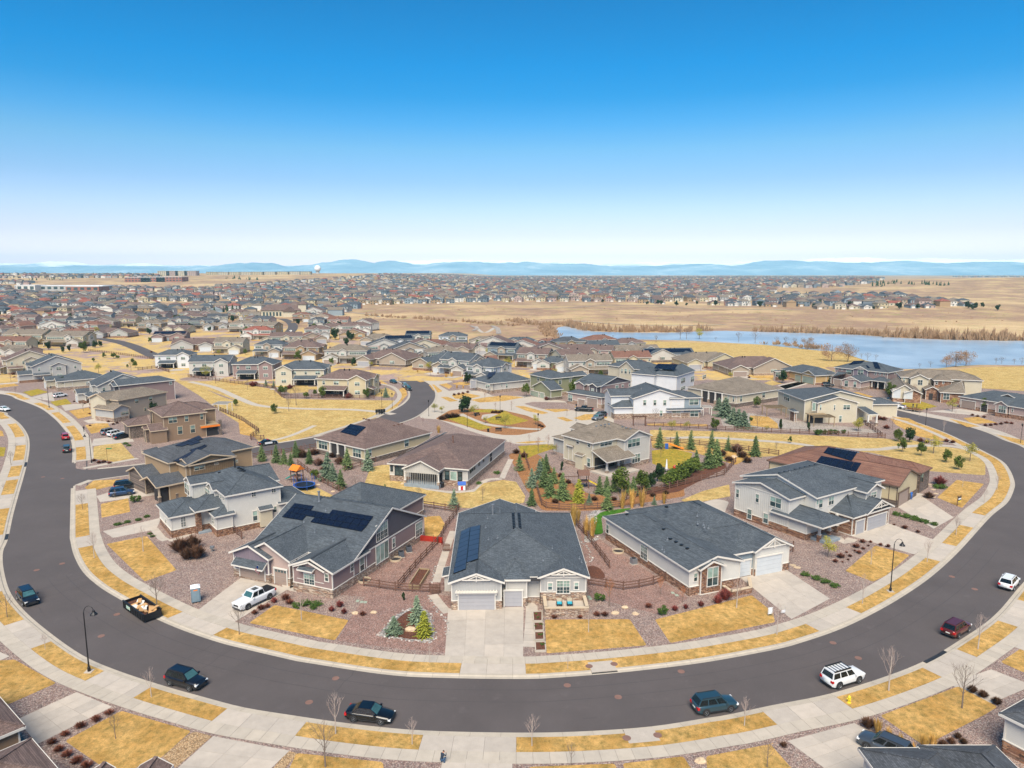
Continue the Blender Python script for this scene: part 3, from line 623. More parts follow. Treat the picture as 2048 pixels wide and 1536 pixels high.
s = N('hazy_forested_mountain'); f = s.noise(.0012, 6, .7); M['mount'] = s.fin(s.ramp(f, [(.35, lin('5f849c')), (.55, lin('7b9bae')), (.7, lin('a5b8c2'))]), 1)  # forest colour shifted to blue, painting distance haze into it
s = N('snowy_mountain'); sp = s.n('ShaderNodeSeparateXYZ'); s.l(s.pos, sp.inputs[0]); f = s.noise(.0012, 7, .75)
hh = s.math('ADD', s.math('MULTIPLY', sp.outputs[2], 1/480), s.math('MULTIPLY', f, .9)); M['snow'] = s.fin(s.ramp(hh, [(.8, lin('86a2b6')), (.92, lin('dfe5ea')), (1.3, lin('f5f7fa'))]), .9)  # rock below the snow has haze blue put into its colour
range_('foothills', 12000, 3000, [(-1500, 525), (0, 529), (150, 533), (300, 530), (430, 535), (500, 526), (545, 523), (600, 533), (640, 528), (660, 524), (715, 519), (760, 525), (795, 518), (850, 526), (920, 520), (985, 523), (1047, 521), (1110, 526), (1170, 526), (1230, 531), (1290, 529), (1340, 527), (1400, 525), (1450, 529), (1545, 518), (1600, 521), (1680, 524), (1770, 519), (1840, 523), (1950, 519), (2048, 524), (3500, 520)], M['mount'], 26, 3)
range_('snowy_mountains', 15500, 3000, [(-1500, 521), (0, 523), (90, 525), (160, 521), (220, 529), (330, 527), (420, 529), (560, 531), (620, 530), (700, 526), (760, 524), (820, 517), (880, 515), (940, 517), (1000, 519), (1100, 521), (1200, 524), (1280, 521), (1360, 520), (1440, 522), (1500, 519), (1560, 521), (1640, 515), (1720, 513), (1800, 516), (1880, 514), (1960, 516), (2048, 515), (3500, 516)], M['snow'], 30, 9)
hz = MB(); hz.box(-30000, 30000, -300, 19000, -1.6, 500); hm = bpy.data.materials.new('haze_air'); hm.use_nodes = True; t_ = hm.node_tree; t_.nodes.clear()
pv = t_.nodes.new('ShaderNodeVolumePrincipled'); oo = t_.nodes.new('ShaderNodeOutputMaterial'); t_.links.new(pv.outputs[0], oo.inputs['Volume'])
pv.inputs['Color'].default_value = (.42, .8, 1.0, 1); pv.inputs['Density'].default_value = 5.6e-5; pv.inputs['Anisotropy'].default_value = -.25

tag(hz.build('haze', hm), 'thin blue haze in the far air', kind='stuff')
# ---------------------------------------------------------------- houses
def norm_quad(o, P): pass
class House:
    def __init__(s, name, label, ref=None, z=G0, loc=None, ang=0, det=2, trim='trim', group=None, cat='house'):
        if ref:
            a, b_ = pts(ref, z); d = b_-a; ang = math.atan2(d.y, d.x); loc = Vector((a.x, a.y, 0))
        s.o = Vector((loc[0], loc[1], 0)); s.g = loc[2] if len(loc) > 2 else 0
        s.o.z = 0; s.a = ang; s.det = det; s.tm = M[trim]; s.w = []; s.z0 = G0-.3 if ref else -.6
        s.root = empty(name, (s.o.x, s.o.y, s.g), ang, label, cat, group)
        s.c, s.s_ = math.cos(ang), math.sin(ang); s.base = G0 if ref else 0
        s.gab = MB()
    def loc(s, p):
        dx, dy = p.x-s.o.x, p.y-s.o.y
        return Vector((dx*s.c+dy*s.s_, -dx*s.s_+dy*s.c, p.z))
    def rayl(s, x, y):
        d = ray(x, y); o = s.loc(Vector((0, 0, H-s.g)))
        return o, Vector((d.x*s.c+d.y*s.s_, -d.x*s.s_+d.y*s.c, d.z))
    def val(s, v, z, ax):
        out = []
        if isinstance(v, str): v = [v]
        for t in v:
            if isinstance(t, str):
                for x, y in pix(t): out.append(s.loc(W(x, y, z+s.g))[ax])
            else: out.append(t)
        return min(out), max(out)
    def wing(s, x, y, z, p=.41, ax='x', h=(1, 1), oh=.45, wall='w_white', roof='slate', stone=0, sm='stone', sides='flrb', gm=None, belt=None, walls=True, z0=None, batt='', corner=True, ends=(1, 1)):
        x0, x1 = s.val(x, z, 0); y0, y1 = s.val(y, z, 1); j = .004*(len(s.w)+1); x0 -= j; x1 += j*.7; y0 -= j; y1 += j*.7; z += j*.5
        w = dict(st=stone+s.base if stone else -9, x0=x0, x1=x1, y0=y0, y1=y1, z=z, p=p, ax=ax, h=h, oh=oh, wx0=x0+oh, wx1=x1-oh, wy0=y0+oh, wy1=y1-oh); s.w.append(w)
        a0, a1, b0, b1 = (x0, x1, y0, y1) if ax == 'x' else (y0, y1, x0, x1)
        half = (b1-b0)/2; zr = z+half*(p if not isinstance(p, str) else 0); w['zr'] = zr
        if isinstance(p, str):
            e, pk = p[0], p[2:]; q_ = (a0+half*h[0]) if e == '0' else (a1-half*h[1]); (px_, py_), = pix(pk); o_, d_ = s.rayl(px_, py_); k_ = 0 if ax == 'x' else 1
            z_ = (o_+d_*((q_-o_[k_])/d_[k_])).z; p = (z_-z)/half; print('pitch', s.root.name, len(s.w), round(p, 2), 'half', round(half, 1), 'L', round(a1-a0, 1)); p = max(.2, min(.65, p)); w['p'] = p; zr = z+half*p; w['zr'] = zr
        r0 = a0+min(half*h[0], (a1-a0)/2-.01 if h[1] else 99); r1 = a1-min(half*h[1], (a1-a0)/2-.01 if h[0] else 99); w['r'] = (r0, r1)
        sw = (lambda a, b_: (a, b_)) if ax == 'x' else (lambda a, b_: (b_, a))
        m = (b0+b1)/2
        C = [(*sw(a0, b0), z), (*sw(a1, b0), z), (*sw(a1, b1), z), (*sw(a0, b1), z), (*sw(r0, m), zr), (*sw(r1, m), zr)]
        fs = [(0, 1, 5, 4), (2, 3, 4, 5)]
        if h[0] > 0: fs.append((3, 0, 4))
        if h[1] > 0: fs.append((1, 2, 5))
        if ax == 'y': fs = [tuple(reversed(f)) for f in fs]
        t = .2; b = MB(); b.add(C, fs, 0); D = [(q[0], q[1], q[2]-t) for q in C]; b.add(D, [tuple(reversed(f)) for f in fs], 1)
        loop = [0, 1]+([5] if h[1] == 0 else [])+[2, 3]+([4] if h[0] == 0 else [])
        b2 = MB(); b2.v = b.v; b2.f = b.f; b2.m = b.m
        for k in range(len(loop)):
            i, q = loop[k], loop[(k+1) % len(loop)]; f = (i, i+6, q+6, q)
            if ax == 'y': f = tuple(reversed(f))
            b.f.append(list(f)); b.m.append(0 if s.inner(loop, k, ends) else 1)
        b.build('roof', [M[roof], s.tm], s.root)
        if s.det > 1:
            fb = MB(); cx, cy = (x0+x1)/2, (y0+y1)/2
            for k in range(len(loop)):
                if s.inner(loop, k, ends): continue
                A, B_ = Vector(C[loop[k]]), Vector(C[loop[(k+1) % len(loop)]]); d = (B_-A).normalized()
                o_ = Vector((d.y, -d.x, 0)).normalized()
                if o_.dot(Vector(((A.x+B_.x)/2-cx, (A.y+B_.y)/2-cy, 0))) < 0: o_ = -o_
                A = A+o_*.028-d*.03-Vector((0, 0, .1)); B_ = B_+o_*.028+d*.03-Vector((0, 0, .1))
                fb.bar(A, B_, .05, .25)
            fb.build('fascia', s.tm, s.root)
            if s.det > 2:       # ridge and hip caps
                cb = MB(); up = Vector((0, 0, .025))
                cb.bar(Vector(C[4])+up, Vector(C[5])+up, .3, .05)
                for k, q, hh in ((4, 0, h[0]), (4, 3, h[0]), (5, 1, h[1]), (5, 2, h[1])):
                    if hh: cb.bar(Vector(C[k])+up, Vector(C[q])+up, .26, .04)
                tag(cb.build('ridge_cap', M[roof], s.root), kind='stuff')
        if not walls: return w
        zb = s.z0 if z0 is None else z0; w['zb'] = zb; zt = z+oh*p-t-.03; X0, X1, Y0, Y1 = w['wx0'], w['wx1'], w['wy0'], w['wy1']
        b = MB(); V = [(X0,Y0), (X1,Y0), (X1,Y1), (X0,Y1)]
        b.add([(q[0], q[1], zb) for q in V]+[(q[0], q[1], zt) for q in V], [(0,1,5,4), (1,2,6,5), (2,3,7,6), (3,0,4,7)], 0)
        gz = zr-t-.05; A0, A1, B0, B1 = (X0, X1, Y0, Y1) if ax == 'x' else (Y0, Y1, X0, X1)
        for hh, A in ((h[0], A0), (h[1], A1)):
            if hh == 0:
                f = (0, 1, 2) if (A == A1) == (ax == 'x') else (0, 2, 1)
                b.add([(*sw(A, B0), zt), (*sw(A, B1), zt), (*sw(A, m), gz)], [f], 1 if gm else 0)
                if gm:
                    bb = belt if belt is not None else zt; q = .035 if A == A1 else -.035; o_ = MB()
                    if bb < zt-.05:
                        b.add([(*sw(A+q*.5, B0), bb), (*sw(A+q*.5, B1), bb), (*sw(A+q*.5, B1), zt+.03), (*sw(A+q*.5, B0), zt+.03)], [(0,1,2,3) if f == (0,1,2) else (3,2,1,0)], 1)
                    o_.bar((*sw(A+q, B0), bb), (*sw(A+q, B1), bb), .07, .2); o_.build('belt_board', s.tm, s.root)
        b.build('wall', [M[wall], M[gm or wall]], s.root)
        E_ = {'f': (X0, X1, Y0, 0, -1), 'b': (X0, X1, Y1, 0, 1), 'l': (Y0, Y1, X0, 1, -1), 'r': (Y0, Y1, X1, 1, 1)}
        if stone:
            hs = stone+s.base; o_ = MB(); ld = MB()
            for k in sides:
                u0, u1, c_, vert, sg = E_[k]; e0 = c_+sg*.08
                if vert: o_.box(min(c_-sg*.05, e0), max(c_-sg*.05, e0), u0-.08, u1+.08, zb+.05, hs); ld.box(min(c_, e0+sg*.04), max(c_, e0+sg*.04), u0-.12, u1+.12, hs, hs+.09)
                else: o_.box(u0-.079, u1+.079, min(c_-sg*.05, e0), max(c_-sg*.05, e0), zb+.04, hs+.002); ld.box(u0-.119, u1+.119, min(c_, e0+sg*.04), max(c_, e0+sg*.04), hs+.002, hs+.088)
            o_.build('stone_base', M[sm], s.root)
            if s.det > 1: ld.build('stone_ledge', s.tm, s.root)
        if corner and s.det > 1:
            o_ = MB()
            for X in (X0, X1):
                for Y in (Y0, Y1): o_.box(X-.07, X+.07, Y-.075, Y+.075, (s.base+stone+.1) if stone else zb, zt-.01)
            tag(o_.build('corner_trim', s.tm, s.root), kind='stuff')
        if batt and s.det > 1:
            o_ = MB()
            for k in batt:
                u0, u1, c_, vert, sg = E_[k]; n = int((u1-u0)/.4)
                isg = (k in 'lr') == (ax == 'x') and ((h[0] if k in 'lf' else h[1]) == 0)
                lo = (stone+s.base+.1) if stone else s.base
                if belt and isg: lo = belt
                for q in range(1, n):
                    u = u0+(u1-u0)*q/n; top = zt-.02
                    if isg: top = zt+(gz-zt)*(1-abs(u-(u0+u1)/2)/((u1-u0)/2))-.03
                    e0, e1 = sorted((c_-sg*.02, c_+sg*.03))
                    if vert: o_.box(e0, e1, u-.03, u+.03, lo, top)
                    else: o_.box(u-.03, u+.03, e0, e1, lo, top)
            if o_.v: tag(o_.build('batten', M[gm or wall], s.root), kind='stuff')
        return w
    def inner(s, loop, k, ends):
        e = {loop[k], loop[(k+1) % len(loop)]}
        return (not ends[0] and (4 in e or e == {0, 3})) or (not ends[1] and (5 in e or e == {1, 2}))
    def plane(s, w, side):
        vert = side in 'lr'; c_ = w[{'f': 'wy0', 'b': 'wy1', 'l': 'wx0', 'r': 'wx1'}[side]]; return vert, c_, (1 if side in 'br' else -1)
    def hit(s, w, side, x, y):
        vert, c_, sg = s.plane(w, side); o, d = s.rayl(x, y); k = 0 if vert else 1
        t = (c_-o[k])/d[k]; p = o+d*t; return (p.y if vert else p.x), p.z
    def rect(s, w, side, r):
        if isinstance(r, str):
            (xa, ya), (xb, yb) = pix(r); xm = (xa+xb)/2
            u0, _ = s.hit(w, side, xa, (ya+yb)/2); u1, _ = s.hit(w, side, xb, (ya+yb)/2)
            _, z1 = s.hit(w, side, xm, ya); _, z0 = s.hit(w, side, xm, yb)
            return min(u0, u1), max(u0, u1), z0, z1
        return r
    def place(s, w, side, off=0):
        vert, c_, sg = s.plane(w, side)
        def f(b, u0, u1, d0, d1, z0, z1, mi=0):
            e0, e1 = sorted((c_+sg*(off+d0), c_+sg*(off+d1)))
            if vert: b.box(e0, e1, u0, u1, z0, z1, mi)
            else: b.box(u0, u1, e0, e1, z0, z1, mi)
        return f
    def win(s, w, side, r, n=1, grid=False, trim=None, up='glass_b', lo='glass', off=0, t=.11, split=True, sill=True):
        u0, u1, z0, z1 = s.rect(w, side, r); off += .09 if z0 < w['st']+.1 else 0; f = s.place(w, side, off); b = MB(); tm = M[trim] if trim else s.tm
        f(b, u0, u0+t, -.02, .07, z0, z1); f(b, u1-t, u1, -.02, .07, z0, z1); f(b, u0-.03, u1+.03, -.02, .085, z1-t, z1+.04); f(b, u0-.03, u1+.03, -.02, .085, z0-.03, z0+t*.8)
        wu = (u1-u0-2*t)/n; zm = (z0+z1)/2 if split is True else z0+(z1-z0)*(split or 0)
        pn = []
        for k in range(n):
            a = u0+t+wu*k; c = a+wu
            if k: f(b, a-.04, a+.04, -.02, .06, z0, z1); a += .04
            if k < n-1: c -= .04
            if split: f(b, a, c, -.01, .055, zm-.03, zm+.03)
            if grid:
                f(b, (a+c)/2-.015, (a+c)/2+.015, 0, .05, z0+t, z1-t)
                for q in (.25, .75): zz = z0+(z1-z0)*q; f(b, a, c, 0, .05, zz-.015, zz+.015)
            if split: pn += [(a, c, zm+.03, z1-t, up), (a, c, z0+t*.8, zm-.03, lo)]
            else: pn.append((a, c, z0+t*.8, z1-t, up))
        o = b.build('window', tm, s.root)
        if s.det > 1:
            for a, c, za, zc, mt in pn:
                q = MB(); f(q, a, c, 0, .035, za, zc); q.build('pane', M[mt], o)
        else:
            q = MB()
            for a, c, za, zc, mt in pn: f(q, a, c, 0, .035, za, zc, 0 if mt == up else 1)
            q.build('pane', [M[up], M[lo]], o)
        return o
    def garage(s, w, side, r, mat='gdoor', rows=4, trim=None, lites=False, off=0):
        u0, u1, z0, z1 = s.rect(w, side, r); off += .09 if z0 < w['st']+.1 else 0; f = s.place(w, side, off); b = MB(); tm = M[trim] if trim else s.tm; z0 = max(z0, s.base+.02)
        f(b, u0-.14, u0, -.02, .13, z0, z1+.01); f(b, u1, u1+.14, -.02, .13, z0, z1+.01); f(b, u0-.2, u1+.2, -.02, .16, z1+.01, z1+.22)
        o = b.build('garage_door', tm, s.root); hh = (z1-z0)/rows
        for k in range(rows):
            q = MB(); f(q, u0+.005, u1-.005, 0, .05, z0+hh*k+.012, z0+hh*(k+1)-.012)
            if lites and k == rows-1:
                n = max(2, round((u1-u0)/.6))
                for j in range(n): cc = u0+(u1-u0)*(j+.5)/n; f(q, cc-.2, cc+.2, 0, .06, z0+hh*k+.12, z0+hh*(k+1)-.12, 1)
            q.build('panel', [M[mat], M['glass']], o)
    def slope(s, w, side):
        # plane of a roof slope: point and normal in the local frame
        ax, p = w['ax'], w['p']; half = ((w['y1']-w['y0']) if ax == 'x' else (w['x1']-w['x0']))/2
        k = p
        if (side in 'lr') == (ax == 'x'): hh = w['h'][0] if side in 'lf' else w['h'][1]; k = p/max(hh, .01)
        P = {'f': (0, w['y0']), 'b': (0, w['y1']), 'l': (w['x0'], 0), 'r': (w['x1'], 0)}[side]
        nn = {'f': (0, -k, 1), 'b': (0, k, 1), 'l': (-k, 0, 1), 'r': (k, 0, 1)}[side]
        return Vector((P[0], P[1], w['z'])), Vector(nn).normalized()
    def onroof(s, w, side, x, y, up=0):
        P, nn = s.slope(w, side); o, d = s.rayl(x, y); t = (P+nn*up-o).dot(nn)/d.dot(nn); return o+d*t
    def solar(s, w, side, quad, nx, ny, mat='solar', skip=()):
        P, nn = s.slope(w, side); c = [s.onroof(w, side, x, y, .14) for x, y in pix(quad)]
        g = lambda u, v: (c[0]*(1-u)+c[1]*u)*(1-v)+(c[3]*(1-u)+c[2]*u)*v
        for i in range(nx):
            for j in range(ny):
                if (i, j) in skip: continue
                e = .012; U0, U1, V0, V1 = i/nx+e/nx, (i+1)/nx-e/nx, j/ny+e/ny, (j+1)/ny-e/ny
                q = [g(U0,V0), g(U1,V0), g(U1,V1), g(U0,V1)]; ce = sum(q, Vector())/4
                b = MB(); lo = [a-nn*.07 for a in q]; inn = [a.lerp(ce, .05)+nn*.003 for a in q]
                F1 = [(0,1,2,3), (0,4,5,1), (1,5,6,2), (2,6,7,3), (3,7,4,0)]
                if (q[1]-q[0]).cross(q[2]-q[0]).dot(nn) < 0: F1 = [tuple(reversed(f)) for f in F1]
                b.add(q+lo, F1, 1); b.add(inn, [F1[0]], 0); b.build('solar_panel', [M[mat], M['solar_f']], s.root)
    def vents(s, w, side, spec, kind='box', mat='black'):
        P, nn = s.slope(w, side)
        for x, y in pix(spec):
            p = s.onroof(w, side, x, y); b = MB()
            if kind == 'box': b.box(p.x-.22, p.x+.22, p.y-.2, p.y+.2, p.z-.1, p.z+.16)
            elif kind == 'flue': b.lathe([(.2, -.1), (.16, .05), (.16, 1.5), (.24, 1.52), (.24, 1.66), (0, 1.7)], 8, p)
            else: b.lathe([(.16, -.08), (.14, .06), (.05, .1), (.05, .42), (0, .43)], 7, p)
            b.build({'box': 'roof_vent', 'flue': 'flue', 'pipe': 'vent_pipe'}[kind], M[mat], s.root)
    def ridge_vents(s, w, a, b_, n, mat='black', off=.5):
        # a row of low vents beside the ridge
        r0, r1 = w['r']; 
        for k in range(n):
            t = a+(b_-a)*k/max(1, n-1); q = r0+(r1-r0)*t; mid = (w['y0']+w['y1'])/2 if w['ax'] == 'x' else (w['x0']+w['x1'])/2
            c = mid-off; z = w['zr']-abs(off)*w['p']; X, Y = (q, c) if w['ax'] == 'x' else (c, q)
            m = MB(); m.box(X-.2, X+.2, Y-.2, Y+.2, z-.1, z+.14); m.build('roof_vent', M[mat], s.root)
    def shed(s, x, y, z, hi, side='b', roof='slate', walls=None, oh=.3, t=.14, z0=None):
        # single slope roof; high edge on the given side
        x0, x1 = s.val(x, z, 0); y0, y1 = s.val(y, z, 1); j = .003*(len(s.w)+1); x0 -= j; y0 -= j; z += j
        hz = {'b': (z, z, hi, hi), 'f': (hi, hi, z, z), 'l': (hi, z, z, hi), 'r': (z, hi, hi, z)}[side]
        V = [(x0,y0), (x1,y0), (x1,y1), (x0,y1)]; b = MB()
        b.add([(q[0], q[1], k) for q, k in zip(V, hz)], [(0,1,2,3)], 0)
        b.add([(q[0], q[1], k) for q, k in zip(V, hz)]+[(q[0], q[1], k-t) for q, k in zip(V, hz)], [(7,6,5,4), (0,4,5,1), (1,5,6,2), (2,6,7,3), (3,7,4,0)], 1)
        b.build('roof', [M[roof], s.tm], s.root)
        if s.det > 1:
            fb = MB(); C = [Vector((q[0], q[1], k-.08)) for q, k in zip(V, hz)]
            for k in range(4):
                A, B_ = C[k], C[(k+1) % 4]; d = (B_-A).normalized(); o_ = Vector((d.y, -d.x, 0)).normalized(); fb.bar(A+o_*.025, B_+o_*.025, .045, .2)
            fb.build('fascia', s.tm, s.root)
        w = dict(st=-9, x0=x0, x1=x1, y0=y0, y1=y1, z=z, wx0=x0+oh, wx1=x1-oh, wy0=y0+oh, wy1=y1-oh, p=0, ax='x', h=(0,0), zr=hi, r=(x0, x1)); s.w.append(w)
        if walls:
            zb = s.z0 if z0 is None else z0; X0, X1, Y0, Y1 = w['wx0'], w['wx1'], w['wy0'], w['wy1']; b = MB()
            g = lambda X, Y: (lambda u, v: (hz[0]*(1-u)+hz[1]*u)*(1-v)+(hz[3]*(1-u)+hz[2]*u)*v)((X-x0)/(x1-x0), (Y-y0)/(y1-y0))-t-.02
            Q = [(X0,Y0), (X1,Y0), (X1,Y1), (X0,Y1)]
            b.add([(q[0], q[1], zb) for q in Q]+[(q[0], q[1], g(*q)) for q in Q], [(0,1,5,4), (1,2,6,5), (2,3,7,6), (3,0,4,7)]); b.build('wall', M[walls], s.root)
        return w
    def post(s, x, y, z1, base=.9, w=.28, sm='stone', mat=None, z0=None):
        zb = s.base if z0 is None else z0
        b = MB(); b.box(x-w/2, x+w/2, y-w/2, y+w/2, zb+base, z1); b.box(x-w/2-.05, x+w/2+.05, y-w/2-.05, y+w/2+.05, z1-.15, z1-.02); o = b.build('porch_post', mat or s.tm, s.root)
        if base:
            b = MB(); b.box(x-w*.8, x+w*.8, y-w*.8, y+w*.8, zb-.2, zb+base); b.build('stone_pier', M[sm], o)
            b = MB(); b.box(x-w*.95, x+w*.95, y-w*.95, y+w*.95, zb+base, zb+base+.08); b.build('pier_cap', s.tm, o)
    def box(s, name, x0, x1, y0, y1, z0, z1, mat): b = MB(); b.box(x0, x1, y0, y1, z0, z1); return b.build(name, M[mat] if isinstance(mat, str) else mat, s.root)
    def ground_pt(s, spec, z=None): (x, y), = pix(spec); return s.loc(W(x, y, z or G0))
    def truss(s, w, side, k=.28):
        # open timber work in a front gable
        vert, c_, sg = s.plane(w, side); c_ += sg*(w['oh']-.03); m = (w['x0']+w['x1'])/2 if not vert else (w['y0']+w['y1'])/2
        L = ((w['x1']-w['x0']) if not vert else (w['y1']-w['y0']))/2*k*2; zt = w['zr']-.3; zb = zt-L*w['p']*.9; b = MB()
        P = lambda u, z: (c_, m+u, z) if vert else (m+u, c_, z)
        b.bar(P(-L*.9, zb), P(L*.9, zb), .1, .14); b.bar(P(0, zb-.25), P(0, zt), .1, .16); b.bar(P(-L*.5, zb+.08), P(0, zt-.1), .08, .1); b.bar(P(L*.5, zb+.08), P(0, zt-.1), .08, .1)
        b.build('gable_truss', s.tm, s.root)
def rectn(u0, u1, z0, z1): return (u0, u1, z0, z1)
# ======== grey ranch in the middle of the foreground
h = House('ranch_house', 'single storey grey ranch with blue solar panels, directly facing the street curve', 'o 250,1370 738,1365', det=3)
z = 4.1
yg = h.val('o 1225,1000', z, 1)[0]
w = h.wing(['o 205,1050', 'o 1815,985'], [yg+.4, h.val('o 1600,262', z, 1)[0]], z, '0 o 985,430', 'y', (1, 1), wall='w_greyl', stone=.9)
h.solar(w, 'l', 'o 268,950 408,900 570,395 345,480', 1, 1, 'solar_b', skip=((0,0),))
h.solar(w, 'l', 'o 262,950 408,895 458,420 352,470', 1, 9, 'solar_b'); h.solar(w, 'l', 'o 416,825 548,780 575,395 458,420', 1, 7, 'solar_b')
h.vents(w, 'l', 'o 635,430 665,565 770,548 655,325', 'pipe', 'grey_m'); h.vents(w, 'f', 'o 1285,800', 'pipe', 'grey_m'); h.vents(w, 'r', 'o 1390,665 1700,785 1725,825', 'pipe', 'grey_m')
h.ridge_vents(w, 0.05, .95, 10, off=.45); h.ridge_vents(w, 0.05, .95, 10, off=-.45)
h.vents(w, 'l', 'o 715,275', 'flue', 'grey_m')
g = h.wing(['o 205,1062', 'o 848,1050'], [h.val('o 205,1058', z, 1)[0], h.val('o 850,1020', z, 1)[0]+8], z, '0 o 523,950', 'y', (0, 0), ends=(1, 0), wall='v_grey', stone=1.25, sides='fl', batt='f')
h.truss(g, 'f'); h.garage(g, 'f', 'o 328,1182 735,1362')
bb = MB(); u0, u1, a, c = h.rect(g, 'f', 'o 290,1150 768,1180'); f = h.place(g, 'f'); f(bb, u0, u1, 0, .5, c-.12, c)
for k in range(15): uu = u0+.15+(u1-u0-.3)*k/14; f(bb, uu-.05, uu+.05, -.02, .7, c, c+.14)
f(bb, u0+.1, u0+.3, 0, .35, c-.5, c-.12); f(bb, u1-.3, u1-.1, 0, .35, c-.5, c-.12); bb.build('garage_pergola', h.tm, h.root)
w3 = h.wing(['o 830,1020', 'o 1140,1025'], [h.val('o 850,1020', z, 1)[0]-.02, h.val('o 850,1020', z, 1)[0]+8], z-.02, .34, 'x', (1, 1), wall='w_greyl', stone=1.2, sides='fr')
h.garage(w3, 'f', 'o 848,1145 1045,1330')
g2 = h.wing(['o 1225,1000', 'o 1815,990'], [h.val('o 1225,1000', z, 1)[0], h.val('o 1225,1000', z, 1)[0]+7], z, '0 o 1515,893', 'y', (0, 0), ends=(1, 0), wall='v_grey', stone=1.75, batt='fl')
h.truss(g2, 'f', .26); h.win(g2, 'f', 'o 1435,1020 1595,1175', 2, True); h.win(g2, 'f', 'o 1335,1050 1398,1140'); h.win(g2, 'f', 'o 1635,1045 1695,1135')
x0 = w3['x1']; x1 = g2['x0']; y0 = w3['y0']
h.box('entry_recess', x0-.3, x1+.4, y0+1.8, y0+2, G0, z-.1, 'dark'); h.box('front_door', (x0+x1)/2-.5, (x0+x1)/2+.5, y0+1.7, y0+1.8, G0+.2, G0+2.3, 'w_steel'); h.box('entry_soffit', x0-.3, x1+.4, y0+.05, y0+2, z-.25, z-.1, 'dark')  # entry shade is put into the dark back panel and soffit
gy = g2['wy0']
# stone terrace walls with pale caps
A = h.ground_pt('o 1305,1445'); B_ = h.ground_pt('o 1805,1440'); 
for nm, q in (('terrace_wall', (A.x, B_.x, A.y, A.y+.35)), ('terrace_wall', (A.x, A.x+.34, A.y+.35, gy-.12)), ('terrace_wall', (B_.x-.34, B_.x, A.y+.35, gy-.12))):
    h.box(nm, *q, G0-.2, G0+1.15, 'stone'); h.box('wall_cap', q[0]-.06, q[1]+.06, q[2]-.06, q[3]+.05, G0+1.15, G0+1.25, 'trim_tan')
h.box('terrace_floor', A.x+.3, B_.x-.3, A.y+.3, gy-.1, G0-.1, G0+.55, 'conc')
TERR = (h.o, h.a, A, B_, gy)
y1 = w['y1']
h.wing(['o 325,260', 'o 1250,200'], [y1-8, h.val('o 325,262', z, 1)[0]], z, '1 o 795,100', 'y', (0, 0), ends=(0, 1), wall='w_greyl', stone=.9)
h.wing([h.val('o 975,115', z+2.4, 0)[0]-3.2, h.val('o 975,115', z+2.4, 0)[0]+3.4], [y1-9, h.val('o 975,115', z+2.2, 1)[0]], z+.4, .38, 'y', (0, 0), ends=(0, 1), wall='w_greyl')
h.shed([w['x0']-1.2, w['x0']+1], [h.val('o 120,1005', 2.2, 1)[0], h.val('o 120,1005', 2.2, 1)[0]+3], 2.5, 3.0, 'r', walls='w_greyl')

# ======== mauve ranch with black solar panels, left of it
h = House('ranch_house', 'large mauve ranch with stepped black solar array and dark batten gable, behind white pickup', 'n 60,945 1020,1150', det=3)
z = 4.0
xl, xr = h.val('n 20,700', z, 0)[0], h.val('n 1005,912', z, 0)[0]; yf = h.val('n 1005,912', z, 1)[0]
yb = h.val('n 1940,355', z, 1)[0]
ym = h.val('n 1150,775', z, 1)[0]
w = h.wing([xl, xr], [ym, yb], z, '1 n 1525,300', 'x', (.0, 0), wall='w_mauve', stone=1.25, gm='v_dgrey', batt='r', belt=3.9)
h.win(w, 'r', 'n 1422,415 1538,580', 3, True); h.win(w, 'r', 'n 1803,408 1870,550', 2, True); h.win(w, 'r', 'n 1580,562 1610,662'); h.win(w, 'r', 'n 1414,610 1542,790', 3, split=False, up='glass_b'); h.win(w, 'r', 'n 1257,745 1305,888', 1, split=.45); h.win(w, 'r', 'n 1170,800 1208,892')
h.solar(w, 'f', 'n 595,265 790,292 705,392 505,358', 4, 2); h.solar(w, 'f', 'n 630,224 818,252 790,290 595,264', 4, 1)
h.solar(w, 'f', 'n 790,292 1345,372 1322,440 1255,432 735,345', 1, 1, skip=((0,0),))
h.solar(w, 'f', 'n 790,294 1365,398 1330,450 735,345', 8, 1); h.solar(w, 'f', 'n 1000,287 1398,352 1368,396 965,328', 6, 1); h.solar(w, 'f', 'n 825,362 1330,450 1282,500 782,408', 7, 1)
h.vents(w, 'f', 'n 828,510 1008,595 1125,665 1128,735 935,300 722,410', 'pipe', 'grey_m'); h.ridge_vents(w, .25, .98, 22, off=-.3); h.vents(w, 'f', 'n 870,205', 'flue', 'grey_m')
ya = h.val('n 370,775', z, 1)[0]
g = h.wing(['n 5,695', 'n 375,778'], [h.val('n 375,778', z, 1)[0], yf+6], z, '0 n 180,640', 'y', (0, 0), ends=(1, 0), wall='v_purple', stone=1.3, batt='f')
h.garage(g, 'f', 'n 108,840 345,958', 'gdoor_t'); 
u0, u1, a, c = h.rect(g, 'f', 'n 62,795 362,850'); h.shed([u0, u1], [g['wy0']-1.0, g['wy0']+.1], a+.35, c+.35, 'b')
g = h.wing(['n 150,690', 'n 582,800'], [h.val('n 582,800', z, 1)[0], yf+9], z, '0 n 290,600', 'y', (0, 0), ends=(1, 0), wall='w_pinkb', stone=1.1, sides='fr'); h.garage(g, 'f', 'n 445,870 560,1020', 'gdoor_t', lites=True)
g3 = h.wing(['n 605,838', 'n 925,888'], [h.val('n 900,890', z, 1)[0], yf+5], z, '0 n 740,795', 'y', (0, 0), ends=(1, 0), wall='v_purple', stone=1.9, batt='f')
h.win(g3, 'f', 'n 725,908 832,1018', 2, True); u0, u1, a, c = h.rect(g3, 'f', 'n 690,855 835,905'); h.shed([u0, u1], [g3['wy0']-.8, g3['wy0']+.1], c-.15, c+.25, 'b')
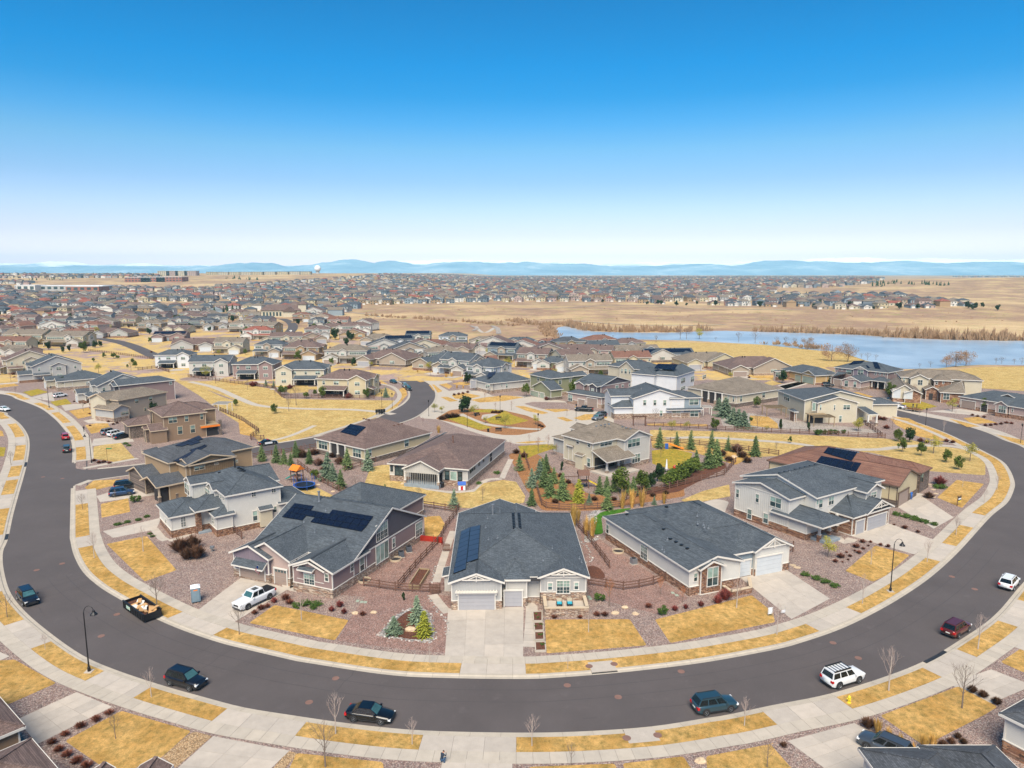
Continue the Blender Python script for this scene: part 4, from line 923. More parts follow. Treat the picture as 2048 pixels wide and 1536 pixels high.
g4 = h.wing([2*h.val('n 805,790', z+1, 0)[0]-xr, xr], [yf-.05, ym+4], z, '0 n 805,775', 'y', (0, 0), ends=(1, 0), wall='w_mauve', stone=1.25, sides='fr'); h.win(g4, 'f', 'n 922,910 965,990')
h.box('entry_recess', h.val('n 590,800', z, 0)[0], h.val('n 660,800', z, 0)[0]+.4, yf+2, yf+2.2, G0, z, 'dark')  # dark panel carries the painted shade of the entry
# rear wing with its own slope
xm = h.val('n 1410,90', 6.2, 0)[0]; h.wing([xm-8, xm+6.5], [yb-10, h.val('n 1410,90', 6.2, 1)[0]+7], z, .42, 'x', (1, 1), wall='w_mauve', stone=1)

# ======== pale grey ranch right of centre
h = House('ranch_house', 'long pale grey ranch with rust stone base and slate roof, beside white garage doors', 'p 960,1040 1285,975', det=3)
z = 4.05
xa = h.val('p 965,788', z, 0)[0]; yfa = h.val('p 965,788', z, 1)[0]; yb = h.val('p 80,262', z, 1)[0]
w = h.wing([xa, xa+9.5], [yfa, yb], z, '0 p 1155,660', 'y', (0, 1), wall='w_white', stone=1.25, sm='stone_rust')
h.win(w, 'l', 'p 162,335 192,425', 1); h.win(w, 'l', 'p 500,540 568,678', 2, True); h.vents(w, 'l', 'p 705,580 725,605 755,487', 'pipe', 'grey_m'); h.vents(w, 'l', 'p 785,480 840,510 893,540 950,572 720,384 745,165 360,240')
h.win(w, 'f', 'p 1007,805 1050,893')
g = h.wing(['p 1062,772', 'p 1330,735'], [h.val('p 1085,780', z, 1)[0], yfa+5], z, '0 p 1220,690', 'y', (0, 0), ends=(1, 0), wall='stone_rust', stone=.02, corner=True)
h.win(g, 'f', 'p 1140,750 1250,935', 2, split=.45, grid=False)
xg0, xg1 = h.val('p 1395,635', z, 0)[0], h.val('p 1950,520', z, 0)[0]; yg = h.val('p 1600,600', z, 1)[0]
w2 = h.wing([xa+5, xg1], [h.val('p 1170,520', z, 1)[0]+.3, h.val('p 1000,105', 6.5, 1)[0]+6], z, .4, 'y', (1, 1), wall='v_blueg', batt='')
h.vents(w2, 'l', 'p 1045,255 1050,330 1110,340 1115,365 1155,372', 'pipe', 'grey_m'); h.ridge_vents(w2, .1, .9, 8, off=-.4)
w3 = h.wing([xg0, xg1], [h.val('p 1400,630', z, 1)[0], w2['y0']+5], z, .4, 'y', (1, 1), wall='v_blueg', stone=1.0, sm='stone_rust', sides='fl', batt='fl')
h.garage(w3, 'f', 'p 1425,690 1555,838', 'gdoor_w'); h.win(w3, 'l', 'p 1295,600 1335,695', split=False, up='glass')
g5 = h.wing(['p 1598,600', 'p 1950,525'], [h.val('p 1600,600', z, 1)[0]-.3, w3['y0']+6], z, '0 p 1780,468', 'y', (0, 0), ends=(1, 0), wall='v_white', stone=1.1, sm='stone_rust', sides='fr', batt='')
h.truss(g5, 'f', .33); h.garage(g5, 'f', 'p 1618,640 1860,812', 'gdoor_w')
# terrace with stone walls
P = [h.ground_pt(q) for q in ('p 1300,985', 'p 1375,1040', 'p 1565,1000', 'p 1550,905')]
for a, c in ((P[0], P[1]), (P[1], P[2]), (P[2], P[3])):
    b = MB(); b.bar((a.x, a.y, G0+.35), (c.x, c.y, G0+.35), .35, .85); b.build('terrace_wall', M['stone_rust'], h.root); b = MB(); b.bar((a.x, a.y, G0+.82), (c.x, c.y, G0+.82), .48, .1); b.build('wall_cap', M['trim_tan'], h.root)

# ======== two storey white house right
h = House('two_storey_house', 'two storey pale grey house with rust stone base, porch, beside brown roofed ranch', 'q 300,700 980,940', det=3)
# local x runs along the long side wall towards the street
z1 = 6.5; z = 3.5
X0 = h.val('q 200,400', z1, 0)[0]; X1 = h.val('q 790,490', z1, 0)[0]; Y0 = h.val('q 450,450', z1, 1)[0]
Y0 = h.val('q 711,530', z1, 1)[0]
g = h.wing([h.val('q 180,405', z1, 0)[0]-1.3, h.val('q 715,530', z1, 0)[0]], [Y0, Y0+8], z1, '0 q 440,375', 'y', (0, 0), ends=(1, 0), wall='w_white', stone=1.3, sm='stone_rust', gm='v_greyl', batt='f')
h.win(g, 'f', 'q 230,435 263,515'); h.win(g, 'f', 'q 405,478 440,558'); h.win(g, 'f', 'q 533,508 640,602', 2); h.win(g, 'f', 'q 333,612 377,705'); h.win(g, 'f', 'q 475,650 525,742')
x1 = h.val('q 935,522', z1+.2, 0)[0]; ym = h.val('q 935,522', z1, 1)[0]
hw = (x1-h.val('q 205,340', z1, 0)[0])/2; w = h.wing([h.val('q 205,340', z1, 0)[0], x1], [ym, h.val('q 865,165', z1+3, 1)[0]+hw], z1+.2, '0 q 575,297', 'y', (0, 1), wall='w_white', stone=0)
h.vents(w, 'r', 'q 700,360 710,285', 'pipe', 'grey_m'); h.ridge_vents(w, .1, .95, 8, off=.4); h.win(w, 'r', 'q 945,510 968,578', split=False)
xe = h.val('q 1240,325', z1, 0)[0]
g2 = h.wing([x1-3, w['x1']+2.4], [w['y1']-9.5, w['y1']-4], z1-.1, .45, 'x', (0, 0), ends=(0, 1), wall='v_grey', batt='fr'); m_ = (g2['y0']+g2['y1'])/2; h.win(g2, 'r', (m_-.9, m_+.9, 4.9, 6.1), 2)
h.win(w, 'r', (w['y0']+1.2, w['y0']+2.4, 4.5, 6.1)); h.win(w, 'r', (w['y0']+4, w['y0']+5.6, 4.5, 6.1), 2)
# porch roof on piers and the garage wing
xp = h.val('q 1005,785', z, 0)[0]; yp = Y0
h.wing([x1-6, xp], [h.val('q 1005,785', z, 1)[0], h.val('q 1165,690', z, 1)[0]], z, .38, 'x', (0, 1), wall='w_white', oh=.5, walls=False)
h.wing([x1-6.2, x1+1.2], [Y0+.1, Y0+7], z-.05, .3, 'x', (0, 0), ends=(0, 1), wall='w_white', stone=1.1, sm='stone_rust', walls=True)
for q in ('q 968,905', 'q 1058,865', 'q 1122,820'):
    p_ = h.ground_pt(q); h.post(p_.x, p_.y, z-.1, 1.2, .34, 'stone_rust')
h.box('porch_floor', x1+.5, xp-.4, h.ground_pt('q 968,905').y-.2, h.ground_pt('q 1058,865').y+.3, G0-.2, G0+.45, 'foundation')
xg = h.val('q 1290,692', z, 0)[0]; yg0 = h.val('q 1280,695', z, 1)[0]
w3 = h.wing([x1-1, xg], [yg0, h.val('q 1510,555', z, 1)[0]], z, .41, 'x', (0, 1), wall='stone_rust', stone=.02, sm='stone_rust'); h.vents(w3, 'f', 'q 1120,528 1090,545')
ya, yb_ = w3['wy0'], w3['wy1']; h.garage(w3, 'r', (ya+.9, ya+3.3, .15, 2.5), 'gdoor'); h.garage(w3, 'r', (ya+4.3, yb_-.9, .15, 2.5), 'gdoor')
g3 = h.wing([w3['x1']-5, w3['x1']+.25], [ya+3.2, yb_+.5], z+.05, .45, 'x', (0, 0), ends=(0, 1), wall='v_greyl', walls=False); h.truss(g3, 'r')

# ======== brown roofed ranch with two black solar arrays
h = House('ranch_house', 'large tan ranch with reddish brown roof and two black solar arrays', 'q 505,178 1665,410', z=4.5, trim='trim_brown', det=3)
z = 4.5
xr = h.val('q 1665,410', z, 0)[0]; yf = h.val('q 1665,410', z, 1)[0]
w = h.wing([0, xr-1], [yf, 18], z, '0 q 1130,20', 'x', (1, 1), wall='w_beige', roof='red', stone=1.3, sm='stone_dark')
h.solar(w, 'f', 'q 1050,62 1315,105 1262,185 1010,112', 4, 2); h.solar(w, 'f', 'q 990,140 1350,205 1280,315 940,200', 6, 3)
h.ridge_vents(w, .3, .9, 9, 'grey_m', off=.4)
g = h.wing([xr-10, h.val('q 1695,410', z, 0)[0]], [yf-.05, h.val('q 1830,300', z, 1)[0]], z, .38, 'x', (0, 0), wall='w_beige', roof='red', stone=1.3, sm='stone_dark')
h.garage(g, 'r', 'q 1672,455 1755,590', 'gdoor_t', trim='trim_brown')
h.wing([xr-9, h.val('q 1890,295', z, 0)[0]], [h.val('q 1880,295', z, 1)[0], h.val('q 1950,240', z, 1)[0]], z, .4, 'x', (0, 1), wall='stone_dark', roof='red')
h.win(h.w[-1], 'f', 'q 1870,290 1905,375', 2)
# ======== white two storey house on the left
h = House('two_storey_house', 'white two storey house with slate hip roofs, left of the mauve ranch', 'r 885,1215 1370,1110', det=3)
z = 3.85; z1 = 7.05
yf = h.val('r 965,755', z1, 1)[0]
w = h.wing(['r 850,900', 'r 1620,625'] if False else [h.val('r 965,755', z1, 0)[0], h.val('r 1620,628', z1, 0)[0]], [yf, h.val('r 1010,372', z1+3, 1)[0]+(h.val('r 1620,628', z1, 0)[0]-h.val('r 965,755', z1, 0)[0])/2], z1, '0 r 1190,482', 'y', (1, 1), wall='w_white', stone=1.0, sm='stone_rust')
h.win(w, 'f', 'r 1265,700 1322,762', 2, up='glass'); h.win(w, 'f', 'r 1492,655 1548,715', 2, up='glass'); h.win(w, 'f', 'r 1278,915 1340,1035'); h.win(w, 'f', 'r 1505,865 1560,940')
h.vents(w, 'f', 'r 1145,440 1120,432 1165,450 1185,465'); h.vents(w, 'l', 'r 905,485'); h.vents(w, 'f', 'r 1080,420', 'flue', 'black')
u0, u1, a, c = h.rect(w, 'f', 'r 1350,880 1500,1075'); q = h.shed([u0-.1, u1+.1], [w['wy0']-1, w['wy0']+.3], c-.1, c+.5, 'b'); h.box('bump_out', u0+.1, u1-.1, w['wy0']-.75, w['wy0'], G0+.2, c-.1, 'w_cream')
x0 = w['x0']
# stepped upper fronts facing the street (local -x)
yb0 = h.val('r 715,605', z1, 1)[0]
g = h.wing([h.val('r 565,620', z1, 0)[0], x0+8], [h.val('r 565,625', z1, 1)[0], h.val('r 565,625', z1, 1)[0]+4.5], z1, .45, 'x', (0, 0), ends=(1, 0), wall='v_white', batt='f')
h.win(g, 'l', 'r 512,610 560,730', 2)
g = h.wing([h.val('r 820,680', z1, 0)[0], x0+6], [h.val('r 830,685', z1, 1)[0], h.val('r 830,685', z1, 1)[0]+4], z1-.05, .45, 'x', (0, 0), ends=(1, 0), wall='v_white')
h.win(g, 'l', 'r 745,670 800,750', 2); h.win(w, 'l', 'r 890,720 905,765'); h.win(w, 'l', 'r 915,735 930,780'); h.win(w, 'l', 'r 942,755 957,800')
# lower roofs
lo = h.wing([h.val('r 325,1000', z, 0)[0], h.val('r 620,950', z, 0)[0]+3], [h.val('r 325,1000', z, 1)[0], h.val('r 200,880', z, 1)[0]+2], z, .42, 'y', (1, 1), wall='w_white', stone=1.25, sm='stone_rust')
h.win(lo, 'f', 'r 460,985 525,1105', 2, True, up='glass'); h.win(lo, 'l', 'r 285,1010 305,1060')
e = h.wing([h.val('r 620,920', z+.8, 0)[0], x0+2], [h.val('r 630,925', z+.8, 1)[0], h.val('r 630,925', z+.8, 1)[0]+7], z+.7, .42, 'x', (1, 0), wall='stone_rust', walls=False)
a_ = h.ground_pt('r 650,1180'); h.box('stone_porch_pier', a_.x, a_.x+.9, a_.y, a_.y+.9, G0-.2, z+.6, 'stone_rust'); h.box('entry_recess', a_.x+1, x0+.6, a_.y+2, a_.y+2.2, G0, z+.5, 'trim'); h.box('front_door', a_.x+1.6, a_.x+2.6, a_.y+1.92, a_.y+2.02, G0+.3, G0+2.5, 'w_sage')
h.box('porch_step', a_.x+.2, a_.x+3, a_.y-.6, a_.y+1.8, G0-.1, G0+.3, 'foundation')
e2 = h.wing([h.val('r 845,990', z, 0)[0], x0+1.5], [h.val('r 845,992', z, 1)[0], h.val('r 845,992', z, 1)[0]+5.5], z, .42, 'x', (1, 0), wall='w_white', stone=1.25, sm='stone_rust'); h.win(e2, 'l', 'r 822,1000 842,1065')
# far side wing and rear wing
h.wing([x0-2.5, x0+3], [yf+8, yf+15], z, .42, 'x', (1, 0), wall='w_white')
h.wing([w['x1']-6, w['x1']+1.5], [yf+6, yf+16], z1-.6, .42, 'x', (0, 0), ends=(1, 0), wall='w_white'); h.wing([w['x1']-1, w['x1']+5], [yf, yf+9], z, .4, 'x', (0, 1), wall='w_white', stone=.8, sm='stone_rust')

# ======== tan house with blue solar panels
h = House('two_storey_house', 'tan two storey house with pale solar panels, near the side street corner', 'r 180,760 450,700', trim='trim_tan')
z = 3.5; z1 = 6.7
yf = h.val('r 505,412', z1, 1)[0]; xe = h.val('r 1170,320', z1, 0)[0]
g = h.wing([h.val('r 480,375', z1, 0)[0], xe], [yf, yf+6], z1-.05, .3, 'x', (0, 0), ends=(1, 0), wall='w_tan', roof='slate2')
h.w.pop(); 
g = h.wing([h.val('r 505,412', z1, 0)[0], xe], [yf, yf+9], z1, .26, 'y', (0, 0), wall='w_tan', gm='v_tand', roof='slate2', batt='f')
h.win(g, 'f', 'r 612,405 740,455', 2); h.win(g, 'f', 'r 845,370 895,395'); h.win(g, 'f', 'r 1065,340 1115,375')
x0 = h.val('r 320,395', z1, 0)[0]; yw = h.val('r 320,395', z1, 1)[0]
w = h.wing([x0, h.val('r 1250,190', z1, 0)[0]], [yw, yw+13], z1+.3, .36, 'x', (.8, 1), wall='w_tan', roof='slate2', gm='v_tand')
h.solar(w, 'f', 'r 370,355 430,365 770,175 740,160', 8, 1, 'solar_b'); h.solar(w, 'f', 'r 395,175 670,60 745,120 520,190', 4, 3, 'solar_b', skip=((0, 2), (3, 2))); h.solar(w, 'f', 'r 560,225 750,165 762,180 600,245', 3, 1, 'solar_b')
h.ridge_vents(w, .1, .6, 7, off=.4)
h.wing([h.val('r 260,300', z1, 0)[0], x0+4], [yw+6, yw+12], z1, .4, 'x', (0, 0), ends=(1, 0), wall='v_tand', roof='slate2'); h.wing([h.val('r 110,260', z1, 0)[0], x0+4], [yw+13, yw+17], z1-.3, .4, 'x', (1, 0), wall='v_tand', roof='slate2')
xl = h.val('r 180,655', z, 0)[0]; yl = h.val('r 180,658', z, 1)[0]
p1 = h.wing([xl, x0+5], [yl, yl+8], z, .36, 'x', (0, 0), ends=(1, 0), wall='w_tan', roof='slate2', walls=False); h.wing([xl+2.2, x0+5], [yl, yl+8.01], z-.03, .3, 'x', (0, 0), ends=(1, 0), wall='w_tan', roof='slate2')
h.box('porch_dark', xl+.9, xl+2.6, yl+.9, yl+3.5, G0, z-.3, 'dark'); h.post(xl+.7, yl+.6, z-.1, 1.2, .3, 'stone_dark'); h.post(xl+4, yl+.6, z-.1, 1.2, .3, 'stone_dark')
h.wing([h.val('r 35,555', z, 0)[0], x0+3], [h.val('r 35,558', z, 1)[0], h.val('r 35,558', z, 1)[0]+9], z, .38, 'x', (0, 0), ends=(1, 0), wall='stone_dark', roof='slate2')
# ======== middle distance houses traced one by one
def wn(w, side, *rs, n=1, **k):
    for r_ in rs: h.win(w, side, r_, n, **k)
def V(s_, z, k): return h.val(s_, z, k)[0]
# solar ranch, brown roof (centre left)
h = House('ranch_house', 'cream ranch with brown hip roof and one blue solar rectangle, beside the kerb bend', 's 560,402 1250,228', z=4.0); z = 4.0
w = h.wing([0, 's 1250,228'], [0, 's 60,285'], z, '0 s 628,108', 'x', (1, 1), wall='w_beige', roof='brown', stone=1.2, sm='stone_dark')
wn(w, 'l', 's 90,305 180,402', 's 440,395 525,485', n=3); wn(w, 'f', 's 965,300 1012,375', 's 600,400 632,475'); h.solar(w, 'l', 's 415,140 575,172 470,265 308,225', 5, 2)
h.vents(w, 'l', 's 575,95 600,100 550,90', mat='wood'); h.vents(w, 'f', 's 860,160 905,150 940,140', mat='wood'); u0, u1, a, c = h.rect(w, 'l', 's 220,325 375,455')
f = h.place(w, 'l'); b = MB(); f(b, u0, u1, .09, .16, G0, c); b.build('patio_shadow_panel', M['dark'], h.root)  # dark box proud of the wall paints the covered patio's shade
for k in (0, .5, 1): h.post(w['wx0']-.35, u0+(u1-u0)*k, 3.8, 1.2, .35, 'stone_dark')
# neighbour ranch with the rear terrace
h = House('ranch_house', 'pale ranch with brown roof and covered rear terrace with blue steps, seen from its garden', 's 790,545 1625,610', z=4.1); z = 4.1
w = h.wing([0, 's 1625,610'], [0, 's 1985,302'], z, .33, 'y', (1, 1), wall='w_greyl', roof='brown', stone=1.3)
wn(w, 'f', 's 870,578 958,668', n=2, up='glass', trim='black'); wn(w, 'f', 's 822,568 850,625', 's 1383,622 1430,712', 's 1515,632 1560,722', up='glass', trim='black'); wn(w, 'f', 's 1435,625 1508,718', split=False)
wn(w, 'r', 's 1636,612 1650,645', 's 1655,597 1668,625', 's 1675,580 1690,610', 's 1725,535 1740,568', 's 1768,502 1782,530', trim='black', up='glass'); wn(w, 'r', 's 1832,430 1862,530', up='dark', lo='dark')
g = h.wing(['s 945,595', 's 1335,620'], ['s 945,597', V('s 790,545', z, 1)+5], z, '0 s 1127,520', 'y', (0, 0), ends=(1, 0), wall='v_greyl', roof='brown', z0=3.2, batt='f')
b = MB(); u0, u1 = g['wx0'], g['wx1']; h.box('patio_shadow_panel', u0+.2, u1-.2, w['wy0']-.14, w['wy0']-.04, G0+.6, 3.3, 'dark'); h.box('patio_deck', u0-.2, u1+.2, g['wy0']-.2, w['wy0'], G0-.2, G0+.75, 'foundation')  # shade under the terrace roof painted as a dark panel
for k in (u0, u1): h.post(k, g['wy0']+.1, 3.3, 1.4, .3, 'stone')
b = MB(); yy = g['wy0']
for k in range(13): b.box(u0+(u1-u0)*k/12-.02, u0+(u1-u0)*k/12+.02, yy, yy+.03, G0+.7, G0+1.5)
b.box(u0, u1, yy-.02, yy+.06, G0+1.45, G0+1.52); b.build('deck_railing', M['black'], h.root)
h.solar(w, 'l', 's 870,490 905,470 1410,225 1385,225', 12, 1); 
h.vents(w, 'r', 's 1465,335', 'flue', 'wood')
# two storey cream house
h = House('two_storey_house', 'two storey cream house with taupe roof and large rear patio roof, behind the spruce hedge', 't 345,400 855,537', z=6.9, det=3); z = 6.9
w = h.wing([0, 't 855,537'], [0, 't 1800,402'], z, .42, 'x', (1, 1), wall='w_cream', roof='taupe', stone=1.1)
g = h.wing([V('t 855,537', z, 0)-5, 't 1375,492'], ['t 1375,492', 't 1805,402'], z+.02, '1 t 1600,325', 'x', (1, 0), ends=(0, 1), wall='v_greyl', roof='taupe', stone=1.1, gm='v_grey', batt='r', belt=6.8)
wn(w, 'f', 't 768,528 822,603', 't 585,470 635,552', 't 765,775 822,920'); wn(w, 'r', 't 968,490 1165,582', n=3); wn(g, 'r', 't 1415,455 1618,598', n=3); wn(g, 'r', 't 1480,705 1615,850', n=3)
h.vents(w, 'f', 't 915,265 985,250 1050,238 1115,230', mat='grey_m'); h.vents(g, 'f', 't 1330,272 1395,292 1465,308', mat='grey_m'); h.vents(w, 'r', 't 1110,280', mat='black')
px0 = V('t 1085,850', 3.4, 0); q = h.shed([w['wx1'], px0], ['t 1085,850', V('t 1530,738', 3.4, 1)], 3.4, 5.2, 'l', roof='taupe')
for s_ in ('t 1080,1045', 't 1265,960', 't 1450,905'): p_ = h.ground_pt(s_); h.post(min(p_.x, px0-.4), p_.y, 3.3, 1, .35)
h.box('patio_shadow_panel', w['wx1']+.02, w['wx1']+.1, q['y0']+1, q['y1']-2, G0, 3.2, 'dark'); h.box('patio_deck', w['wx1'], px0+1.2, q['y0']-.3, q['y1'], G0-.2, G0+.35, 'conc')  # dark sheet on the wall stands for shade under the patio roof
u0, u1, a, c = h.rect(w, 'f', 't 612,715 720,980'); h.shed([u0-.2, u1+.2], [w['wy0']-1, w['wy0']+.3], c, c+.4, 'b', roof='taupe'); h.box('bump_out', u0, u1, w['wy0']-.8, w['wy0'], G0, c-.1, 'w_cream')
h.wing(['t 185,432', 2], ['t 185,432', V('t 185,432', 3.8, 1)+7], 3.8, .35, 'x', (1, 0), wall='v_grey', roof='taupe'); h.wing(['t 470,290', 3], ['t 470,290', V('t 470,290', 6.8, 1)+5], 6.8, .4, 'x', (0, 0), ends=(1, 0), wall='w_grey', roof='taupe'); h.wing(['t 250,590', 4], [.02, 7], 4.9, .2, 'x', (0, 0), ends=(1, 0), wall='w_cream', roof='taupe', stone=1.1)
# white two storey facing the green belt
h = House('two_storey_house', 'white and blue-grey two storey house with tan stone base, above the split rail fence', 'u 335,292 1040,278', z=6.7, det=3); z = 6.7
g = h.wing([0, 'u 880,280'], [0, 15], z, '0 u 620,200', 'y', (0, 0), wall='w_whiteb', stone=1.7)
b2 = h.wing(['u 700,280', 'u 1045,277'], [.05, 10], z-.1, .3, 'x', (0, 1), wall='v_blueg', stone=1.7, batt='f')
wn(g, 'f', 'u 440,305 475,362', 'u 545,305 578,362', 'u 645,305 680,362', 'u 610,412 640,470'); wn(b2, 'f', 'u 730,297 830,360', 'u 912,297 1010,358', 'u 735,415 825,478', 'u 920,412 1008,476', n=2)
u0, u1, a, c = h.rect(b2, 'f', 'u 675,380 1045,402'); h.shed([u0, u1], [b2['wy0']-.9, b2['wy0']+.1], a, a+.5, 'b')
h.wing([-6, 5], [4, 13], z+.2, .35, 'x', (0, 0), wall='w_whiteb'); g2 = h.wing(['u 165,405', 2], [.6, 8], 3.9, .4, 'x', (1, 0), wall='w_whiteb', stone=1.7)
# taupe ranch with covered porch
h = House('ranch_house', 'long ranch with weathered taupe hip roof and dark columned porch, behind blue spruces', 'u 1400,262 1880,190', z=4.3); z = 4.3
w = h.wing([0, 'u 1880,190'], [0, 'u 925,170'], z, .36, 'x', (1, 1), wall='w_cream', roof='taupe', stone=1.3, sm='stone_dark')
wn(w, 'l', 'u 1305,265 1322,322', 'u 1358,270 1378,328'); wn(w, 'f', 'u 1432,265 1455,325', 'u 1658,232 1692,282')
u0, u1, a, c = h.rect(w, 'l', 'u 1050,210 1260,305'); f = h.place(w, 'l'); b = MB(); f(b, u0, u1, .09, .15, G0, c); b.build('porch_shadow_panel', M['dark'], h.root)  # porch shade drawn as a dark panel on the wall face
for k in (0, .33, .66, 1): h.post(w['wx0']-.4, u0+(u1-u0)*k, 4.1, 1.3, .4, 'stone')
# cream two storey by the right street
h = House('two_storey_house', 'cream two storey house with raised deck and stepped slate gables, near the parked trailer', 'v 385,417 738,413', z=6.4, det=3); z = 6.4
A_ = h.wing(['v 362,400', 'v 740,413'], [0, 12], z-.1, '0 v 575,370', 'y', (0, 0), wall='w_cream')
B_ = h.wing(['v 310,397', 2*V('v 540,325', 8.5, 0)-V('v 310,397', z, 0)], ['v 310,397', 'v 165,315'], z+.2, '0 v 535,325', 'y', (0, 1), wall='w_cream'); h.ridge_vents(B_, .02, .9, 9, off=.4)
wn(A_, 'f', 'v 432,432 448,475', 'v 542,432 558,475', 'v 498,515 522,540', 'v 583,518 608,570'); wn(A_, 'f', 'v 617,432 674,472', n=2); wn(B_, 'l', 'v 150,345 195,402', n=3); wn(A_, 'f', 'v 372,415 402,480', split=False)
h.shed([V('v 715,470', 3.4, 0), V('v 900,508', 3.4, 0)], [V('v 900,508', 3.4, 1), V('v 900,508', 3.4, 1)+9], 3.4, 4.6, 'b')
for q in ('v 812,600', 'v 878,600'): p_ = h.ground_pt(q); h.post(p_.x, p_.y, 3.3, 1, .4)
h.wing([V('v 640,400', z, 0), V('v 660,330', 4, 0)+3], [8, 16], 4.2, .35, 'x', (1, 1), wall='w_cream')
h.wing(['v 175,465', 'v 265,488'], [V('v 265,488', 3.3, 1), V('v 265,488', 3.3, 1)+4], 3.3, .3, 'x', (1, 1), wall='stone_rust')
p_ = h.ground_pt('v 330,585'); q_ = h.ground_pt('v 475,585'); h.box('balcony', p_.x, q_.x, -1.8, .5, 3, 3.25, 'gold' if 'gold' in M else 'wood_l'); 
b = MB(); b.box(p_.x, q_.x, -1.8, -1.75, 4.1, 4.16)
for k in range(12): xx = p_.x+(q_.x-p_.x)*k/11; b.box(xx-.02, xx+.02, -1.8, -1.76, 3.2, 4.1)
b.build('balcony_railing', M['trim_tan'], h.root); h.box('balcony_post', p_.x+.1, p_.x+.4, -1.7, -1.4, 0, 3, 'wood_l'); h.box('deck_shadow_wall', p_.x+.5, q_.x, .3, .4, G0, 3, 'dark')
# mauve two storey at the lake
h = House('two_storey_house', 'mauve two storey house with solar panels and arched front porch, beside the lake', 'v 545,135 975,180', z=6.9, det=3); z = 6.9
w = h.wing([0, 'v 975,180'], [0, 'v 1098,157'], z, .4, 'x', (1, 1), wall='w_mauve', stone=1)
g = h.wing(['v 690,152', 'v 865,158'], [V('v 690,152', z, 1)-.3, 6], z, '0 v 770,130', 'y', (0, 0), ends=(1, 0), wall='v_purple', stone=0); h.truss(g, 'f')
wn(w, 'f', 'v 640,157 686,192'); wn(g, 'f', 'v 733,157 779,197', n=2); wn(w, 'f', 'v 562,140 578,158', 'v 602,146 618,162', 'v 868,170 884,198', 'v 902,172 918,200', 'v 935,175 951,205'); wn(w, 'r', 'v 1022,172 1038,192', 'v 1068,166 1082,185', 'v 1018,245 1032,280')
h.solar(w, 'f', 'v 700,85 790,82 760,105 660,118', 4, 3); h.solar(w, 'f', 'v 850,92 890,95 915,150 870,145', 2, 5); h.solar(w, 'f', 'v 770,122 810,120 832,142 790,142', 2, 2)
l1 = h.wing(['v 600,235', 'v 800,246'], [V('v 600,235', 3.6, 1), 4], 3.6, '0 v 687,208', 'y', (0, 0), ends=(1, 0), wall='w_pinkb', stone=1.1); h.truss(l1, 'f'); wn(l1, 'f', 'v 630,240 660,290', 'v 700,250 725,295')
l2 = h.wing(['v 525,215', 2], [V('v 525,215', 3.6, 1), 3], 3.6, .4, 'x', (1, 0), wall='w_mauve', stone=1); h.garage(l2, 'f', 'v 545,232 602,285', 'gdoor_t')
l3 = h.wing(['v 790,245', 'v 975,255'], [V('v 975,255', 3.6, 1), 3], 3.6, .5, 'x', (1, 1), walls=False)
for q in ('v 815,315', 'v 857,322', 'v 915,328', 'v 965,322'): p_ = h.ground_pt(q); h.post(p_.x, l3['y0']+.5, 3.5, .9, .3, 'stone_rust')
h.box('porch_shadow_panel', l3['x0']+1, l3['x1']-1, w['wy0']-.15, w['wy0']-.02, G0, 3.4, 'dark')  # dark panel paints the shade behind the porch posts
# taupe and stone two storey
h = House('two_storey_house', 'cream two storey house with brown stone gables and taupe roof, behind the white pickup', 'v 1070,212 1730,243', z=6.9, det=3); z = 6.9
w = h.wing([0, 'v 1730,243'], [0, 13], z, .38, 'x', (1, 1), wall='w_cream', roof='taupe'); h.w[-1]
g = h.wing(['v 1145,222', 'v 1318,242'], [V('v 1145,222', z, 1)-.2, 6], z-.02, '0 v 1222,193', 'y', (0, 0), ends=(1, 0), wall='w_cream', roof='taupe'); wn(g, 'f', 'v 1207,235 1248,278', n=2, up='glass'); wn(w, 'f', 'v 1092,218 1108,255', 'v 1535,258 1550,280'); wn(w, 'r', 'v 1678,252 1698,285')
s1 = h.wing(['v 1325,232', 'v 1475,235'], [V('v 1325,235', z, 1)-.4, 5], z-.06, .35, 'x', (1, 1), wall='stone_rust', roof='taupe'); wn(s1, 'f', 'v 1348,243 1368,273', 'v 1402,243 1418,268')
l1 = h.wing(['v 985,300', 'v 1195,330'], [V('v 1100,330', 3.7, 1)-1, 5], 3.8, '0 v 1088,262', 'y', (0, 0), ends=(1, 0), wall='w_cream', roof='taupe', stone=1.2, sm='stone_rust'); h.garage(l1, 'f', 'v 1010,312 1070,378', 'gdoor_w')
l2 = h.wing(['v 1080,315', 'v 1232,330'], [l1['y0']-.8, 5], 3.6, .45, 'y', (0, 0), ends=(1, 0), wall='stone_rust', roof='taupe'); h.garage(l2, 'f', 'v 1100,330 1165,388', 'gdoor_w')
l3 = h.wing(['v 1268,315', 'v 1395,328'], [V('v 1268,315', 3.7, 1), 4], 3.8, '0 v 1330,290', 'y', (0, 0), ends=(1, 0), wall='stone_rust', roof='taupe'); h.box('front_door', l3['wx0']+1, l3['wx0']+2.2, l3['wy0']-.06, l3['wy0'], G0, 2.5, 'dark')
l4 = h.wing(['v 1380,330', 'v 1565,330'], [V('v 1385,332', 3.8, 1)-.6, 4], 3.8, .4, 'x', (1, 0), wall='stone_rust', roof='taupe'); wn(l4, 'f', 'v 1408,340 1460,392', n=2, up='glass')
